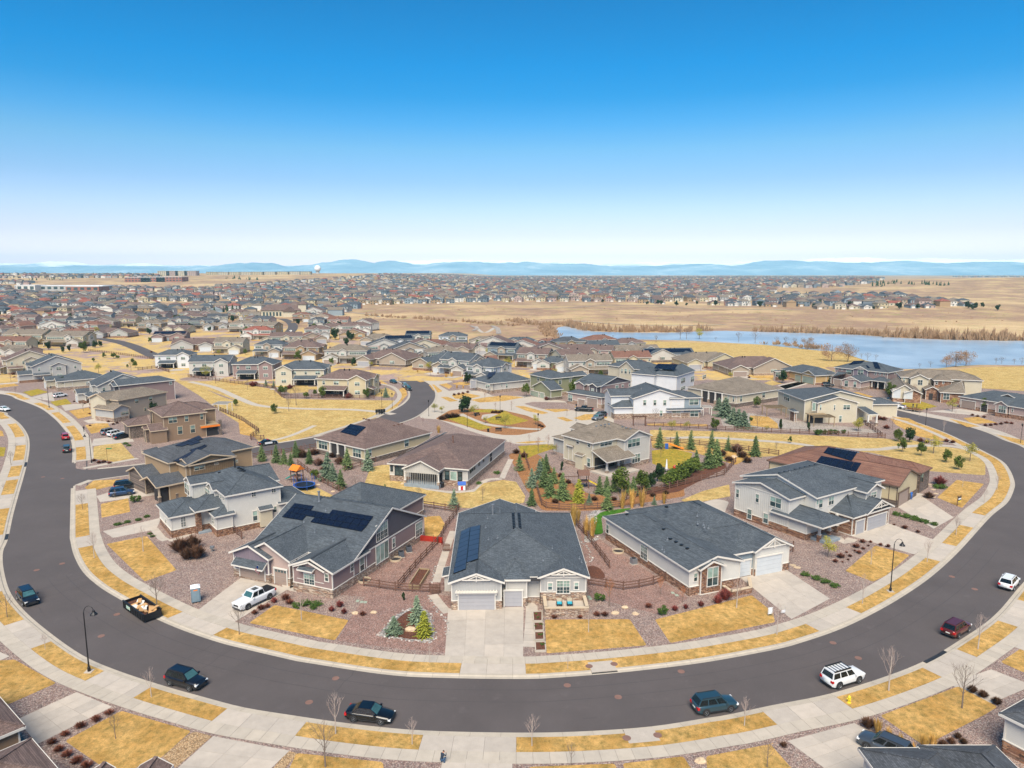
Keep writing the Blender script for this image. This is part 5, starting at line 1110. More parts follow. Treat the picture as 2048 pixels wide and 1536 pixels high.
# slate ranch at the right edge
h = House('ranch_house', 'mauve ranch with slate roof and open garage bay at the right edge', 'v 1530,365 1840,412', z=4.0); z = 4.0
w = h.wing([0, 26], [0, 14], z, .36, 'x', (1, 1), wall='w_pinkb', stone=1.2, sm='stone_rust'); g0 = h.wing([0, 'v 1840,412'], [-.02, 8], z, .36, 'x', (1, 0), ends=(1, 0), wall='w_pinkb', stone=1.2, sm='stone_rust')
h.garage(g0, 'f', 'v 1553,402 1665,462', 'gdoor_t'); h.garage(g0, 'f', 'v 1710,428 1760,492', 'dark')  # second door's dark panels stand for the shaded inside of the open bay
g = h.wing(['v 1815,425', 'v 1940,440'], [V('v 1815,425', z, 1)-.3, 6], z, '0 v 1878,405', 'y', (0, 0), ends=(1, 0), wall='w_pinkb', stone=1.3, sm='stone_rust'); wn(g, 'f', 'v 1848,440 1908,497', n=3)
g = h.wing([g['x1']-.4, g['x1']+8], [g['y0']+.6, 7], z-.03, .36, 'x', (0, 1), ends=(0, 1), wall='w_pinkb', stone=1.3, sm='stone_rust'); wn(g, 'f', 'v 1950,458 1966,490')
h.wing(['v 1790,370', 'v 1900,385'], [4, 9], z+1.6, .4, 'y', (0, 0), ends=(1, 0), wall='stone_rust')
# ochre house
h = House('ranch_house', 'ochre and stone ranch with sage garage doors and slate roof, left of lakeside mauve house', 'v 230,170 400,203', z=4.0); z = 4.0
w = h.wing([-9, 'v 400,203'], [0, 'v 545,182'], z, .4, 'x', (1, 1), wall='w_gold', stone=.8, sm='stone_rust')
g = h.wing(['v 280,183', 'v 402,203'], [-.3, 6], z, '0 v 335,158', 'y', (0, 0), ends=(1, 0), wall='w_gold', gm='w_gold'); h.garage(g, 'f', 'v 295,212 386,262', 'gdoor_g', trim='trim_tan'); h.garage(w, 'f', 'v 240,200 285,252', 'gdoor_g', trim='trim_tan')
g = h.wing(['v 55,165', 'v 160,165'], ['v 60,165', 3], z, .4, 'y', (0, 0), ends=(1, 0), wall='stone_rust'); wn(g, 'f', 'v 85,175 122,215', n=2)
# brown two storey, left
h = House('two_storey_house', 'large brown two storey house with orange patio shade and three driveway cars beside it', 'w 1325,590 1697,548', z=7.0, det=3, trim='trim_tan'); z = 7.0
w = h.wing([0, 'w 1697,548'], [0, 13], z, .42, 'x', (1, 1), wall='w_brownw', roof='brown', stone=0)
wn(w, 'f', 'w 1378,590 1452,640', n=2); wn(w, 'f', 'w 1510,580 1545,628', 'w 1637,562 1667,610', 'w 1453,665 1497,732', 'w 1557,655 1600,720')
h.wing(['w 1190,510', 4], ['w 1240,520', 12], z-.1, .4, 'x', (1, 0), ends=(1, 0), wall='stone_dark', roof='brown'); h.wing([V('w 1697,548', z, 0)-4, 'w 1745,500'], [6, 15], z-.3, .4, 'x', (0, 1), wall='w_brownw', roof='brown')
l1 = h.wing(['w 1110,640', 1], [V('w 1205,690', 3.8, 1), 5], 3.8, .4, 'x', (0, 0), ends=(1, 0), wall='stone_dark', roof='brown'); l2 = h.wing(['w 1045,665', -1], [V('w 1045,665', 3.8, 1), V('w 1045,665', 3.8, 1)+8], 3.8, .42, 'x', (1, 0), ends=(1, 0), wall='stone_dark', roof='brown')
h.shed(['w 1205,690', 1.2], [-.6, 3], 3.6, 5, 'b', roof='brown', walls='w_brownw')
p_ = h.ground_pt('w 1620,735'); h.box('balcony', V('w 1612,650', 3.2, 0), V('w 1775,640', 3.2, 0), -.2, 5, 3.1, 3.4, 'wood_l'); h.box('patio_shadow_panel', V('w 1612,650', 3.2, 0), V('w 1770,640', 3.2, 0), .6, .8, 0, 3.1, 'dark')  # dark panel stands for the shade below the balcony
M['orange'] = M_plain('orange_canvas', lin('d8741c'), .8); h.box('patio_shade', V('w 1612,655', 3, 0), V('w 1775,640', 3, 0), -.3, -.2, 2.7, 3.2, 'orange'); h.box('balcony_post', V('w 1770,640', 3, 0), V('w 1770,640', 3, 0)+.7, -.2, .5, 0, 4.4, 'stone_dark')
# taupe two storey behind it
h = House('two_storey_house', 'taupe roofed house with pale stone garage front, directly behind the large brown house', 'w 925,535 1110,500', z=4.0, trim='trim_tan'); z = 4.0
l = h.wing([0, 6], [0, 9], z, .42, 'y', (0, 0), wall='v_grey', roof='taupe', stone=1.3); wn(l, 'f', 'w 990,545 1060,570', n=2)
w = h.wing([3, 21], [1.5, 12], 6.4, .4, 'x', (1, 1), wall='w_taupew', roof='taupe'); wn(w, 'f', (9, 10.4, 4.4, 5.7), (14, 15.4, 4.4, 5.7), (12, 13, 1.4, 2.6)); h.wing([1.5, 9], [5, 13], 6.6, .4, 'x', (0, 0), ends=(1, 0), wall='w_cream', roof='taupe')
# mauve house with long slate roof
h = House('two_storey_house', 'mauve house with long slate roof and stone base, behind the taupe roofed house', 'w 850,425 1030,405', z=4.0); z = 4.0
l = h.wing([0, 10], [0, 7], z, .42, 'x', (0, 0), ends=(1, 0), wall='w_mauve', stone=1.2); wn(l, 'f', 'w 930,422 955,468', up='glass'); wn(l, 'l', 'w 805,425 850,470', n=2)
w = h.wing([5, 24], [1.5, 10], 7.0, .38, 'x', (0, 1), wall='w_mauve'); h.wing([3.6, 9], [2, 6.5], 6.9, .45, 'x', (0, 0), ends=(1, 0), wall='v_dgrey'); wn(w, 'f', 'w 1385,298 1410,326')
# green house
h = House('two_storey_house', 'olive green two storey house with slate roof and stone base, right of pale ranch', 'y 1430,478 1640,458', z=6.8, det=3); z = 6.8
w = h.wing([0, 'y 1640,460'], [0, 'y 1258,435'], z, .38, 'y', (1, 1), wall='w_green', stone=1.2); g = h.wing([V('y 1640,460', z, 0)-5, 'y 1690,430'], [1, 7], z-.05, .38, 'x', (0, 0), ends=(0, 1), wall='w_olive'); wn(w, 'f', 'y 1500,490 1528,528', 'y 1595,478 1612,505', 'y 1448,572 1473,622')
wn(w, 'l', 'y 1310,450 1330,500', 'y 1385,468 1410,530')
l = h.wing([V('y 1430,582', 3.8, 0), 1], ['y 1430,582', 'y 1235,545'], 3.8, .42, 'x', (0, 0), ends=(1, 0), wall='w_green', stone=1, sm='stone_dark'); h.garage(l, 'l', 'y 1255,590 1325,660', 'gdoor_g'); h.garage(l, 'l', 'y 1338,605 1375,668', 'gdoor_g')
# mauve two storey (cul de sac)
h = House('two_storey_house', 'mauve two storey house with dark gables and stone front, behind the black pickup', 'z 325,402 568,360', z=7, det=3); z = 7
w = h.wing([0, 'z 568,360'], [0, 12], z, '0 z 450,328', 'y', (0, 0), wall='w_mauve', gm='v_dgrey', belt=6.8); wn(w, 'f', 'z 435,395 460,440', 'z 485,388 502,412', 'z 540,382 556,405')
g = h.wing([-1.8, 3], [.4, 4.4], z-.1, .5, 'x', (0, 0), ends=(1, 0), wall='v_dgrey'); wn(g, 'l', (2, 3.2, 4.6, 6), n=2); g = h.wing([-1.2, 3], [6.5, 11], z-.2, .45, 'x', (0, 0), ends=(1, 0), wall='w_mauve')
l = h.wing([V('z 330,492', 4, 0), 1], ['z 330,492', 'z 45,450'], 4, .4, 'y', (1, 1), wall='w_pinkb', stone=1.4); h.garage(l, 'l', 'z 215,500 295,575', 'gdoor_t'); h.garage(l, 'l', 'z 145,508 198,562', 'gdoor_t'); wn(l, 'l', 'z 65,470 100,520', n=2)
# ranch with pale solar
h = House('ranch_house', 'pale ranch with slate roof and small pale solar cluster, left of the green house', 'y 905,520 1160,495', z=4.0); z = 4.0
w = h.wing([-1, 'y 1250,480'], [0, 14], z, .4, 'x', (1, 1), wall='w_greyl', stone=1.2); h.solar(w, 'f', 'y 880,420 945,412 930,450 850,478', 4, 4, 'solar_b', skip=((0,3),(3,3)))
wn(w, 'f', 'y 988,525 1002,550', 'y 1030,522 1048,560'); g = h.wing(['y 825,495', 'y 912,522'], [-.6, 8], z, .5, 'y', (0, 0), ends=(1, 0), wall='v_greyl', stone=1.2); wn(g, 'f', 'y 848,530 888,560', n=2)
g = h.wing(['y 695,455', 'y 800,490'], [V('y 795,490', z, 1)-1, 9], z, .5, 'y', (0, 0), ends=(1, 0), wall='w_greyl'); h.garage(g, 'f', 'y 715,495 765,562', 'gdoor')
# white solar two storey
h = House('two_storey_house', 'white two storey house with dark solar covered slate roof and arched window', 'z 925,325 1140,255', z=7.0, det=3); z = 7.0
w = h.wing([0, 'z 1250,292'], [0, 11], z, .42, 'x', (1, 0), wall='w_whiteb'); wn(w, 'f', 'z 952,338 985,378', 'z 1028,325 1058,368', n=2); wn(w, 'f', 'z 1122,315 1150,345', 'z 950,405 985,432', n=2)
g = h.wing(['z 815,305', 5], ['z 925,325', 'z 815,305'], z-.05, .4, 'x', (1, 1), wall='w_whiteb'); wn(g, 'l', 'z 838,345 918,398', n=3); h.solar(g, 'l', 'z 860,300 930,318 935,290 880,280', 3, 2)
h.wing([-2, 10], [8, 18], z, .4, 'x', (1, 1), wall='w_whiteb'); h.solar(h.w[-1], 'l', 'z 770,225 930,230 900,275 740,262', 5, 3)
# cream two storey beside it
h = House('two_storey_house', 'cream two storey house with steep front gable, left of the white solar house', 'z 455,252 580,270', z=7.0, det=3); z = 7.0
g = h.wing(['z 440,255', 'z 590,270'], [0, 9], z, '0 z 512,200', 'y', (0, 0), ends=(1, 0), wall='w_cream'); wn(g, 'f', 'z 482,265 496,302', 'z 508,265 528,305', 'z 542,270 556,308')
w = h.wing(['z 380,235', 16], [1.2, 13], z, .42, 'x', (1, 1), wall='w_cream'); wn(w, 'f', 'z 597,272 612,310', 'z 652,268 666,305', 'z 596,335 612,372', 'z 692,325 706,365')
def inpoly(x, y, P):
    c = False; j = len(P)-1
    for i in range(len(P)):
        if (P[i][1] > y) != (P[j][1] > y) and x < (P[j][0]-P[i][0])*(y-P[i][1])/(P[j][1]-P[i][1])+P[i][0]: c = not c
        j = i
    return c
# ======== houses of the middle rows, one call each
def gen(label, px, py, ang, w, d, st, roof, wall, form=0, solar=0, name=None, W3=None, det=1, flip=None, group=None):
    P = W3 if W3 is not None else (W(px, py) if py > 756 else WT(px, py))
    rr = random.Random(int(px*7+py*13)); back = form >= 10; form %= 10; flip = rr.random() < .5 if flip is None else flip
    a = math.radians(ang); c0 = Vector((P.x-w/2*math.cos(a), P.y-w/2*math.sin(a), P.z))
    h = House(name or ('two_storey_house' if st > 1 else 'ranch_house'), label, loc=c0, ang=a, det=det, group=group); h.base = 0; h.z0 = -.5
    z = 6.5 if st > 1 else 3.7; F_ = lambda u0, u1: (w-u1, w-u0) if flip else (u0, u1)
    gw = min(8.5, w*.45); sm = rr.choice(['stone', 'stone_rust', 'stone_dark']); wl2 = rr.choice(['v_grey', 'v_greyl', 'v_taupew', 'w_'+wall, 'w_'+wall]); md = rr.choice(['gdoor', 'gdoor_w', 'gdoor_t'])
    st_h = 1.1; h.w2 = wl2; h.rf = roof
    if form == 1: m = h.wing([0, w], [1.5, d], z, .42, 'x', (0, 0), wall='w_'+wall, roof=roof, stone=st_h, sm=sm)
    elif form == 2: m = h.wing([0, w], [1.5, d], z, .36, 'y', (0, 0), wall='w_'+wall, roof=roof, stone=st_h, sm=sm, gm=wl2)
    else: m = h.wing([0, w], [1.5, d], z, .42, 'x' if w > d else 'y', (1, 1), wall='w_'+wall, roof=roof, stone=st_h, sm=sm)
    if back:
        for fl in ((1.2, 2.7), (4.3, 5.7)):
            for k in range(4):
                u = m['wx0']+(m['wx1']-m['wx0'])*(k+.5)/4; h.win(m, 'f', (u-(1 if k % 2 else .55), u+(1 if k % 2 else .55), *fl), 2 if k % 2 else 1)
        x0, x1 = F_(w*.4, w*.85); h.shed([x0, x1], [-1.8, 1.9], 2.9, 4, 'b', roof=roof); h.box('patio_shadow_panel', x0+.5, x1-.5, m['wy0']-.12, m['wy0']-.02, .1, 2.6, 'dark')  # patio shade painted as a dark panel against the wall
        for k in (x0+.4, x1-.4): h.post(k, -1.4, 2.8, .8, .3, sm)
        x0, x1 = F_(.3, w*.38); u = h.wing([x0, x1], [.2, 6], z-.05, .5, 'y', (0, 0), ends=(1, 0), wall=wl2, roof=roof); h.win(u, 'f', ((x0+x1)/2-1, (x0+x1)/2+1, 4.3, 5.7), 2); h.win(u, 'f', ((x0+x1)/2-1, (x0+x1)/2+1, 1.2, 2.6), 2)
        return fin_(h, m, w, d, st, zg_(py), F_, gw, rr, py)
    # garage wing with a front gable
    x0, x1 = F_(0.02, gw); g = h.wing([x0, x1], [-3.2, 5], 3.5, .45, 'y', (0, 0), ends=(1, 0), wall=wl2, roof=roof, stone=st_h, sm=sm)
    h.garage(g, 'f', (x0+1.2, x1-1.2, .05, 2.4), md, rows=4 if det > 1 else 1)
    if st > 1:
        x0, x1 = F_(gw-1.2, gw+3.6); u = h.wing([x0, x1], [.5, 6], z-.05, .5, 'y', (0, 0), ends=(1, 0), wall=wl2, roof=roof); h.win(u, 'f', ((x0+x1)/2-.8, (x0+x1)/2+.8, 4.2, 5.6), 2)
        x0, x1 = F_(gw-.3, w-.3); h.shed([x0, x1], [-1.2, 1.9], 3.2, 4.2, 'b', roof=roof); q = x0+.4 if not flip else x0+.3
        for k in (x0+.4, x1-.4): h.post(k, -.8, 3.1, .9, .3, sm)
        for k in (.2, .8): xx = F_(0, gw); h.win(m, 'f', (xx[0]+gw*k-.5+.3, xx[0]+gw*k+.5+.3, 4.7, 5.9))
        xx = F_(gw+4.2, w-.8)
        if xx[1]-xx[0] > 1.6: h.win(m, 'f', (xx[0]+.2, xx[1]-.2, 4.5, 5.8), max(1, round((xx[1]-xx[0])/1.3)))
    else:
        x0, x1 = F_(gw+2.5, w-.02); g2 = h.wing([x0, x1], [-.8, 5], 3.65, .45, 'y', (0, 0), ends=(1, 0), wall=wl2, roof=roof, stone=1.3, sm=sm); mx_ = (x0+x1)/2; h.win(g2, 'f', (mx_-1.3, mx_+1.3, 1.5, 3.0), 3)
    xx = F_(gw+.6, gw+1.8); h.box('front_door', xx[0], xx[1], m['wy0']-.1, m['wy0']-.01, .1, 2.4, rr.choice(['dark', 'wood', 'w_blueg']))
    if st > 1: xx = F_(gw+2.6, min(gw+5.2, w-1)); h.win(m, 'f', (xx[0], xx[1], 1.2, 2.6), 2)
    return fin_(h, m, w, d, st, zg_(py), F_, gw, rr, py, solar)
def zg_(py): return .235 if py < 756 else .165
def fin_(h, m, w, d, st, zg, F_, gw, rr, py, solar=0):
    for s_ in 'lr':
        n = max(2, int(d/4.5))
        for k in range(n):
            u = m['wy0']+(m['wy1']-m['wy0'])*(k+.5)/n+rr.uniform(-.6, .6)
            if st > 1 and rr.random() < .8: h.win(m, s_, (u-.5, u+.5, 4.4, 5.8), 1)
            if rr.random() < .6 and u > 5.5: h.win(m, s_, (u-.5, u+.5, 1.3, 2.6), 1)
    if st > 1 and d > 14.5:
        u = h.wing([w-5, w+.7], [d*.42, d*.42+5.6], 6.45, .45, 'x', (0, 0), ends=(0, 1), wall=h.w2, roof=h.rf); c_ = d*.42+2.8; h.win(u, 'r', (c_-1, c_+1, 4.3, 5.7), 2); h.win(u, 'r', (c_-1, c_+1, 1.3, 2.7), 2); h.shed([w-.5, w+1.6], [2, d*.4], 3, 3.7, 'l', roof=h.rf)
    if solar and m['ax'] == 'x':
        P_, nn = h.slope(m, 'f'); k = m['p']; X0, Xe = m['r'][0]+.5, m['r'][1]-.5; X1 = max(X0+2, Xe)
        for i in range(int((X1-X0)/1.1)):
            for j in range(2):
                y = m['y0']+2.2+j*1.75; b = MB(); zz = lambda yy: m['z']+(yy-m['y0'])*k+.14; xa, xb = X0+i*1.1, X0+i*1.1+1.05
                b.add([(xa, y, zz(y)), (xb, y, zz(y)), (xb, y+1.7, zz(y+1.7)), (xa, y+1.7, zz(y+1.7))], [(0,1,2,3)]); b.build('solar_panel', M['solar'], h.root)
    for k in range(2):
        q = m['r'][0]+(m['r'][1]-m['r'][0])*rr.random(); mid = (m['y0']+m['y1'])/2 if m['ax'] == 'x' else (m['x0']+m['x1'])/2; X, Y = (q, mid-1) if m['ax'] == 'x' else (mid-1, q)
        b = MB(); b.box(X-.18, X+.18, Y-.18, Y+.18, m['zr']-1, m['zr']+.25); b.build('roof_vent', M['black'], h.root)
    if py < 775:
        B_ = lambda x0, x1, y0, y1, nm, mt, zz: S(MBQ(h, x0, x1, y0, y1, zz, nm, mt))
        x0, x1 = F_(1, gw-.8); B_(x0, x1, -9.5, -3, 'driveway', 'conc', zg+.01); x0, x1 = F_(gw+.5, w); B_(x0, x1, -9, -2.2, 'front_lawn', rr.choice(['lawn', 'lawn', 'lawn_pale', 'gravel']), zg); B_(-1, w+1, d+.5, d+7, 'back_lawn', rr.choice(['lawn', 'lawn_pale', 'gravel_red', 'lawn']), zg+.005)
    return h
def MBQ(h, x0, x1, y0, y1, z, nm, mt):
    b = MB(); V = [Vector((h.o.x+x*h.c-y*h.s_, h.o.y+x*h.s_+y*h.c, 0)) for x, y in ((x0,y0),(x1,y0),(x1,y1),(x0,y1))]; b.add([(p.x, p.y, (T(p.x, p.y)-G0)*(1 if p.y > 560 else 0)+z) for p in V], [(0,1,2,3)]); return b.build(nm, M[mt])
G = [
 ('pale blue two storey house with white garage gable, second from the mauve house', 178, 806, -48, 13, 18, 2, 'slate', 'greyl', 1, 0, 2), ('cream ranch with white garage gable behind the street lamp', 112, 778, -48, 13, 17, 1, 'slate', 'cream', 0, 0, 2),
 ('grey two storey house with stone porch and pale grey side gable', 52, 762, -50, 13, 20, 2, 'slate', 'grey', 1, 0, 2), ('beige two storey house with brown roof at the left edge', 2, 748, -50, 13, 20, 2, 'brown', 'cream', 1, 0, 2),
 ('white two storey house at the left end of the green belt row', 344, 738, 6, 17, 12, 2, 'slate', 'whiteb', 10, 0, 2), ('pale grey two storey house with covered deck in the green belt row', 417, 754, 4, 18, 13, 2, 'slate', 'greyl', 11, 0, 2),
 ('mauve two storey house in the middle of the green belt row', 505, 760, 2, 18, 14, 2, 'slate', 'mauve', 10, 0, 2), ('ivory two storey house with timber pavilion in the green belt row', 598, 772, 2, 20, 15, 2, 'slate', 'cream', 10, 0, 2),
 ('butter yellow two storey house with brown roof by the green belt fence corner', 682, 795, -8, 20, 15, 2, 'brown', 'beige', 10, 0, 2),
 ('cream two storey house with brick porch left of the white slate house', 455, 708, 0, 17, 13, 2, 'taupe', 'cream', 1, 0), ('white two storey house with slate roof left of the brown gabled house', 535, 714, 0, 16, 13, 2, 'slate', 'white', 0, 0),
 ('tan two storey house with brown hip roof behind the ivory house', 600, 720, -5, 20, 15, 2, 'brown', 'tan', 0, 0), ('pale two storey house with taupe roof and four narrow windows', 690, 728, 0, 22, 14, 2, 'taupe', 'greyl', 0, 0),
 ('tan ranch with long brown roof facing the bend', 765, 733, -18, 26, 20, 1, 'brown', 'taupew', 0, 0, 2), ('cream two storey house with solar roof beside the dry field', 835, 692, 0, 16, 13, 2, 'slate', 'cream', 1, 1), ('white house with solar slate roof in front of cream solar house', 803, 704, 20, 17, 12, 2, 'slate', 'whiteb', 1, 1),
 ('white modern two storey house on the edge of the dry field', 905, 694, 0, 18, 12, 2, 'slate', 'whiteb', 0, 0), ('beige ranch with taupe roof right of the white modern house', 975, 695, 5, 22, 14, 1, 'taupe', 'beige', 0, 0), ('slate roofed ranch right of the beige ranch', 1045, 698, 8, 23, 15, 1, 'slate', 'pinkb', 0, 0),
 ('mauve ranch with broad slate roof and twin garage doors', 862, 743, -32, 22, 24, 1, 'slate', 'mauve', 0, 0, 2), ('grey two storey house with stone columns next to the mauve ranch', 905, 750, -30, 16, 15, 2, 'slate', 'greyl', 1, 0, 2), ('white two storey house with bay front opposite the bend', 955, 765, -30, 14, 17, 2, 'slate', 'whiteb', 0, 0, 2),
 ('blue grey two storey house with pale solar panels', 1000, 722, -20, 16, 13, 2, 'slate', 'blueg', 1, 1), ('tan two storey house with brown roof and four tall windows', 1062, 736, -18, 16, 14, 2, 'brown', 'taupew', 1, 0), ('olive ranch under a dark slate hip roof', 1108, 742, -15, 17, 13, 1, 'slate', 'olive', 0, 0),
 ('low slate roofed ranch left of the brown ranch', 1100, 705, 10, 18, 12, 1, 'slate', 'grey', 0, 0), ('brown roofed tan ranch near the lake bank', 1155, 716, 12, 20, 16, 1, 'brown', 'taupew', 1, 0), ('pale two storey house with slate gables near the lake bank', 1212, 716, 10, 17, 13, 2, 'slate', 'greyl', 1, 0),
 ('pale two storey house with taupe gabled roof behind the mauve house', 1182, 752, 8, 20, 13, 2, 'taupe', 'greyl', 1, 0, 2), ('taupe roofed ranch second from the lake side solar ranch', 1280, 718, 10, 25, 16, 1, 'taupe', 'taupew', 1, 0), ('white ranch with dark solar roof in the lake side row', 1345, 725, 8, 26, 15, 1, 'slate', 'whiteb', 1, 1),
 ('beige ranch with taupe hip roof in the lake side row', 1425, 738, 8, 28, 18, 1, 'taupe', 'beige', 0, 0), ('stone fronted ranch with large brown hip roof', 1522, 752, 5, 30, 20, 1, 'brown', 'taupew', 0, 0, 2),
 ('beige house with long taupe roof, far left', 42, 690, -5, 27, 16, 2, 'taupe', 'beige', 1, 0), ('beige house with pergola left of the curved side road', 126, 694, -5, 25, 15, 2, 'taupe', 'beige', 1, 0), ('brown roofed house with brick front above the curved road', 223, 676, 0, 24, 15, 1, 'brown', 'pinkb', 0, 0),
 ('taupe roofed two storey house with tan brick wing', 297, 664, 0, 19, 13, 2, 'taupe', 'tan', 0, 0), ('brown roofed house with solar panels above the curved road', 337, 683, 10, 21, 15, 1, 'brown', 'mauve', 1, 1), ('brick house with dark roof and white side gable', 385, 702, 12, 24, 16, 1, 'brown', 'brownw', 1, 0),
 ('pale blue house with slate hip roof', 401, 658, 0, 22, 14, 2, 'slate2', 'steel', 0, 0), ('cream house with blue grey roof and twin gables', 292, 648, 0, 18, 13, 2, 'slate2', 'beige', 1, 0), ('dark blue walled house with slate roof', 160, 640, 0, 13, 11, 2, 'slate2', 'steel', 0, 0),
 ('grey house with brown roof and twin white gables, left of the cream one', 204, 643, 0, 17, 12, 2, 'brown', 'blueg', 1, 0), ('long white house with slate roof among brown roofs', 163, 657, 0, 24, 13, 2, 'slate2', 'white', 0, 0), ('blue grey house with twin gables and brown roof', 107, 653, 0, 21, 13, 2, 'brown', 'blueg', 1, 0),
 ('peach house with brown roof at the far left', 48, 650, 0, 19, 13, 2, 'brown', 'pinkb', 1, 0), ('house with pinkish orange tile roof', 104, 635, 0, 17, 12, 1, 'redroof', 'tan', 0, 0), ('house with dull red roof at far left', 40, 632, 0, 14, 12, 2, 'redroof', 'tan', 0, 0),
 ('house with light brown roof beside the evergreens', 373, 640, 0, 18, 12, 2, 'brown', 'tan', 0, 0), ('white house with slate gable above the evergreens', 333, 632, 0, 15, 11, 2, 'slate2', 'white', 1, 0), ('grey house with taupe hip roof above the evergreens', 430, 640, 0, 19, 12, 1, 'taupe', 'grey', 0, 0),
 ('brown brick house with hip roof left of the red roofs', 470, 636, 0, 18, 12, 2, 'brown', 'brownw', 0, 0), ('pale house with taupe hip roof left of the red roofed house', 482, 665, 0, 20, 13, 2, 'taupe', 'greyl', 0, 0), ('house with dull red roof by the second bend', 512, 680, 0, 20, 13, 2, 'redroof', 'white', 0, 0),
 ('slate roofed house right of the second bend', 632, 656, 0, 14, 12, 2, 'slate2', 'steel', 0, 0), ('cream house with brown roof behind two dark pines', 665, 664, 5, 20, 14, 1, 'brown', 'beige', 0, 0), ('white house with brown roof and wide terrace by the dry field', 712, 670, 5, 22, 14, 2, 'brown', 'white', 0, 0),
 ('beige ranch with taupe hip roof in front of the dry field', 755, 690, 0, 22, 15, 1, 'taupe', 'beige', 0, 0), ('brown roofed house left of the second bend', 505, 652, 0, 18, 12, 2, 'brown', 'tan', 0, 0), ('taupe roofed house between red roof and brown roof', 555, 690, 0, 20, 14, 1, 'taupe', 'cream', 0, 0)]
for g in G: gen(*g[:11], det=g[11] if len(g) > 11 else 1)
FILL = [pix('A -60,738 -60,628 120,620 420,622 640,628 690,650 640,700 560,700 470,690 300,660 120,700'), pix('A 560,640 700,648 770,672 700,700 600,710'), pix('A 745,758 725,700 800,692 960,688 1250,702 1345,735 1300,752 1180,738 1100,742 1030,738 990,745 900,742 840,722')]
rr = random.Random(21); used = [o.location.xy for o in col.objects if o.get('category') and 'house' in o.name]; FN = []; y = 285
while y < 760:
    x = -y*.78
    while x < y*.24:
        X, Y = x+rr.uniform(-2, 2), y+6*math.sin(x/60)+rr.uniform(-2, 2); px_, py_, _ = proj(Vector((X, Y, T(X, Y))))
        if any(inpoly(px_, py_, q) for q in FILL) and all((u-Vector((X, Y))).length > (23 if x < -y*.15 else 19) for u in used) and not (190 < px_ < 330 and 676 < py_ < 722) and not (530 < px_ < 600 and 628 < py_ < 682): FN.append((Y, X)); used.append(Vector((X, Y)))
        x += 23 if x < -y*.15 else 6
    y += 34 if y > 460 else 11
CN = dict(brown='brown', taupe='taupe', slate2='slate', redroof='dull red', red='reddish', cream='cream', beige='beige', white='white', greyl='light grey', pinkb='pinkish', tan='tan', mauve='mauve', steel='blue-grey')
for k, (Y, X) in enumerate(FN):
    ro, wa, fo, st = rr.choice(['brown', 'taupe', 'brown', 'slate2', 'red']), rr.choice(['cream', 'beige', 'white', 'greyl', 'pinkb', 'tan', 'mauve']), rr.choice([0, 1, 2]), rr.choice([1, 2, 2]); px_, py_, _ = proj(Vector((X, Y, T(X, Y))))
    pl = 'at the left edge' if px_ < 60 else 'left of the curved side road' if px_ < 200 else 'behind the curved side road' if px_ < 400 else 'by the second bend' if px_ < 720 else 'in the central rows'
    gen(f"{CN[wa]} {'two storey' if st > 1 else 'single storey'} house with {CN[ro]} {('hip', 'side gabled', 'front gabled')[fo]} roof {pl}", px_, py_, rr.uniform(-25, 25), rr.uniform(17, 20), rr.uniform(12, 14), st, ro, wa, fo, 0, W3=Vector((X, Y, T(X, Y))), group='filler rows')
DD = {}
for o in col.objects:
    if o.get('group') == 'filler rows': DD.setdefault(o['label'], []).append(o)
for L in DD.values():
    if len(L) > 1:
        for i, o in enumerate(sorted(L, key=lambda o: proj(o.location)[0])): o['label'] += f', {ordn(i)} from left'
# clubhouse with tower, domed radar, school, blocks on the hill
def block(name, label, cat, px, py, w, d, hgt, wall, roof, nw, floors, D=0):
    ang = 0; P = WT(px, py) if not D else Vector(((px-1024)/F*D, D, T((px-1024)/F*D, D))); r_ = empty(name, (P.x, P.y, P.z), math.radians(ang), label, cat); b = MB(); b.box(-w/2, w/2, 0, d, -3, hgt); b.build('wall', M[wall], r_)
    b = MB(); b.box(-w/2-.3, w/2+.3, -.3, d+.3, hgt, hgt+.7); b.build('roof', M[roof], r_)
    for f in range(floors):
        for k in range(nw):
            x = -w/2+w*(k+.5)/nw; z = hgt*(f+.35)/floors; b = MB(); b.box(x-w/nw*.3, x+w/nw*.3, -.12, .05, z, z+hgt/floors*.5); b.build('window', M['glass'], r_)
    return r_
M['brick'] = M_plain('red_brick', lin('8a5b4c'), .9); M['whitem'] = M_plain('white_membrane', lin('d5d8da'), .6)
block('school_building', 'long low brick school with white flat roof and window strip', 'school', 118, 582, 190, 60, 11, 'w_grey', 'whitem', 14, 1); block('school_wing', 'red brick school wing right of the long low school', 'school', 165, 583, 70, 40, 10, 'brick', 'trim', 5, 1)
block('school_hall', 'white cube shaped hall left of the long low school', 'hall', 52, 583, 40, 40, 13, 'w_white', 'whitem', 3, 1)
for k, (x, y, w_) in enumerate(((283, 568, 70), (313, 568, 66), (345, 567, 70))): block('brick_building', f'red brick building with arched white roof, {ordn(k)} from the left', 'building', x, y, w_, 40, 13, 'brick', 'whitem', 8, 2, D=1950)
for k, (x, y) in enumerate(((335, 549), (352, 549), (370, 549), (388, 549))): block('apartment_block', f'tall apartment block on the hill left of the radome, {ordn(k)} from the left', 'apartments', x, y, 38, 25, 15, 'w_pinkb' if k % 2 else 'w_cream', 'trim_tan', 6, 4, D=2350)
for k, x in enumerate((430, 452, 475, 498, 520, 545, 570, 595, 615)): block('apartment_block', f'low pale apartment block in the row beside the radome, {ordn(k)} from the left', 'apartments', x, 552, 36, 22, 10, 'w_cream' if k % 2 else 'w_beige', 'taupe', 6, 3, D=2450)
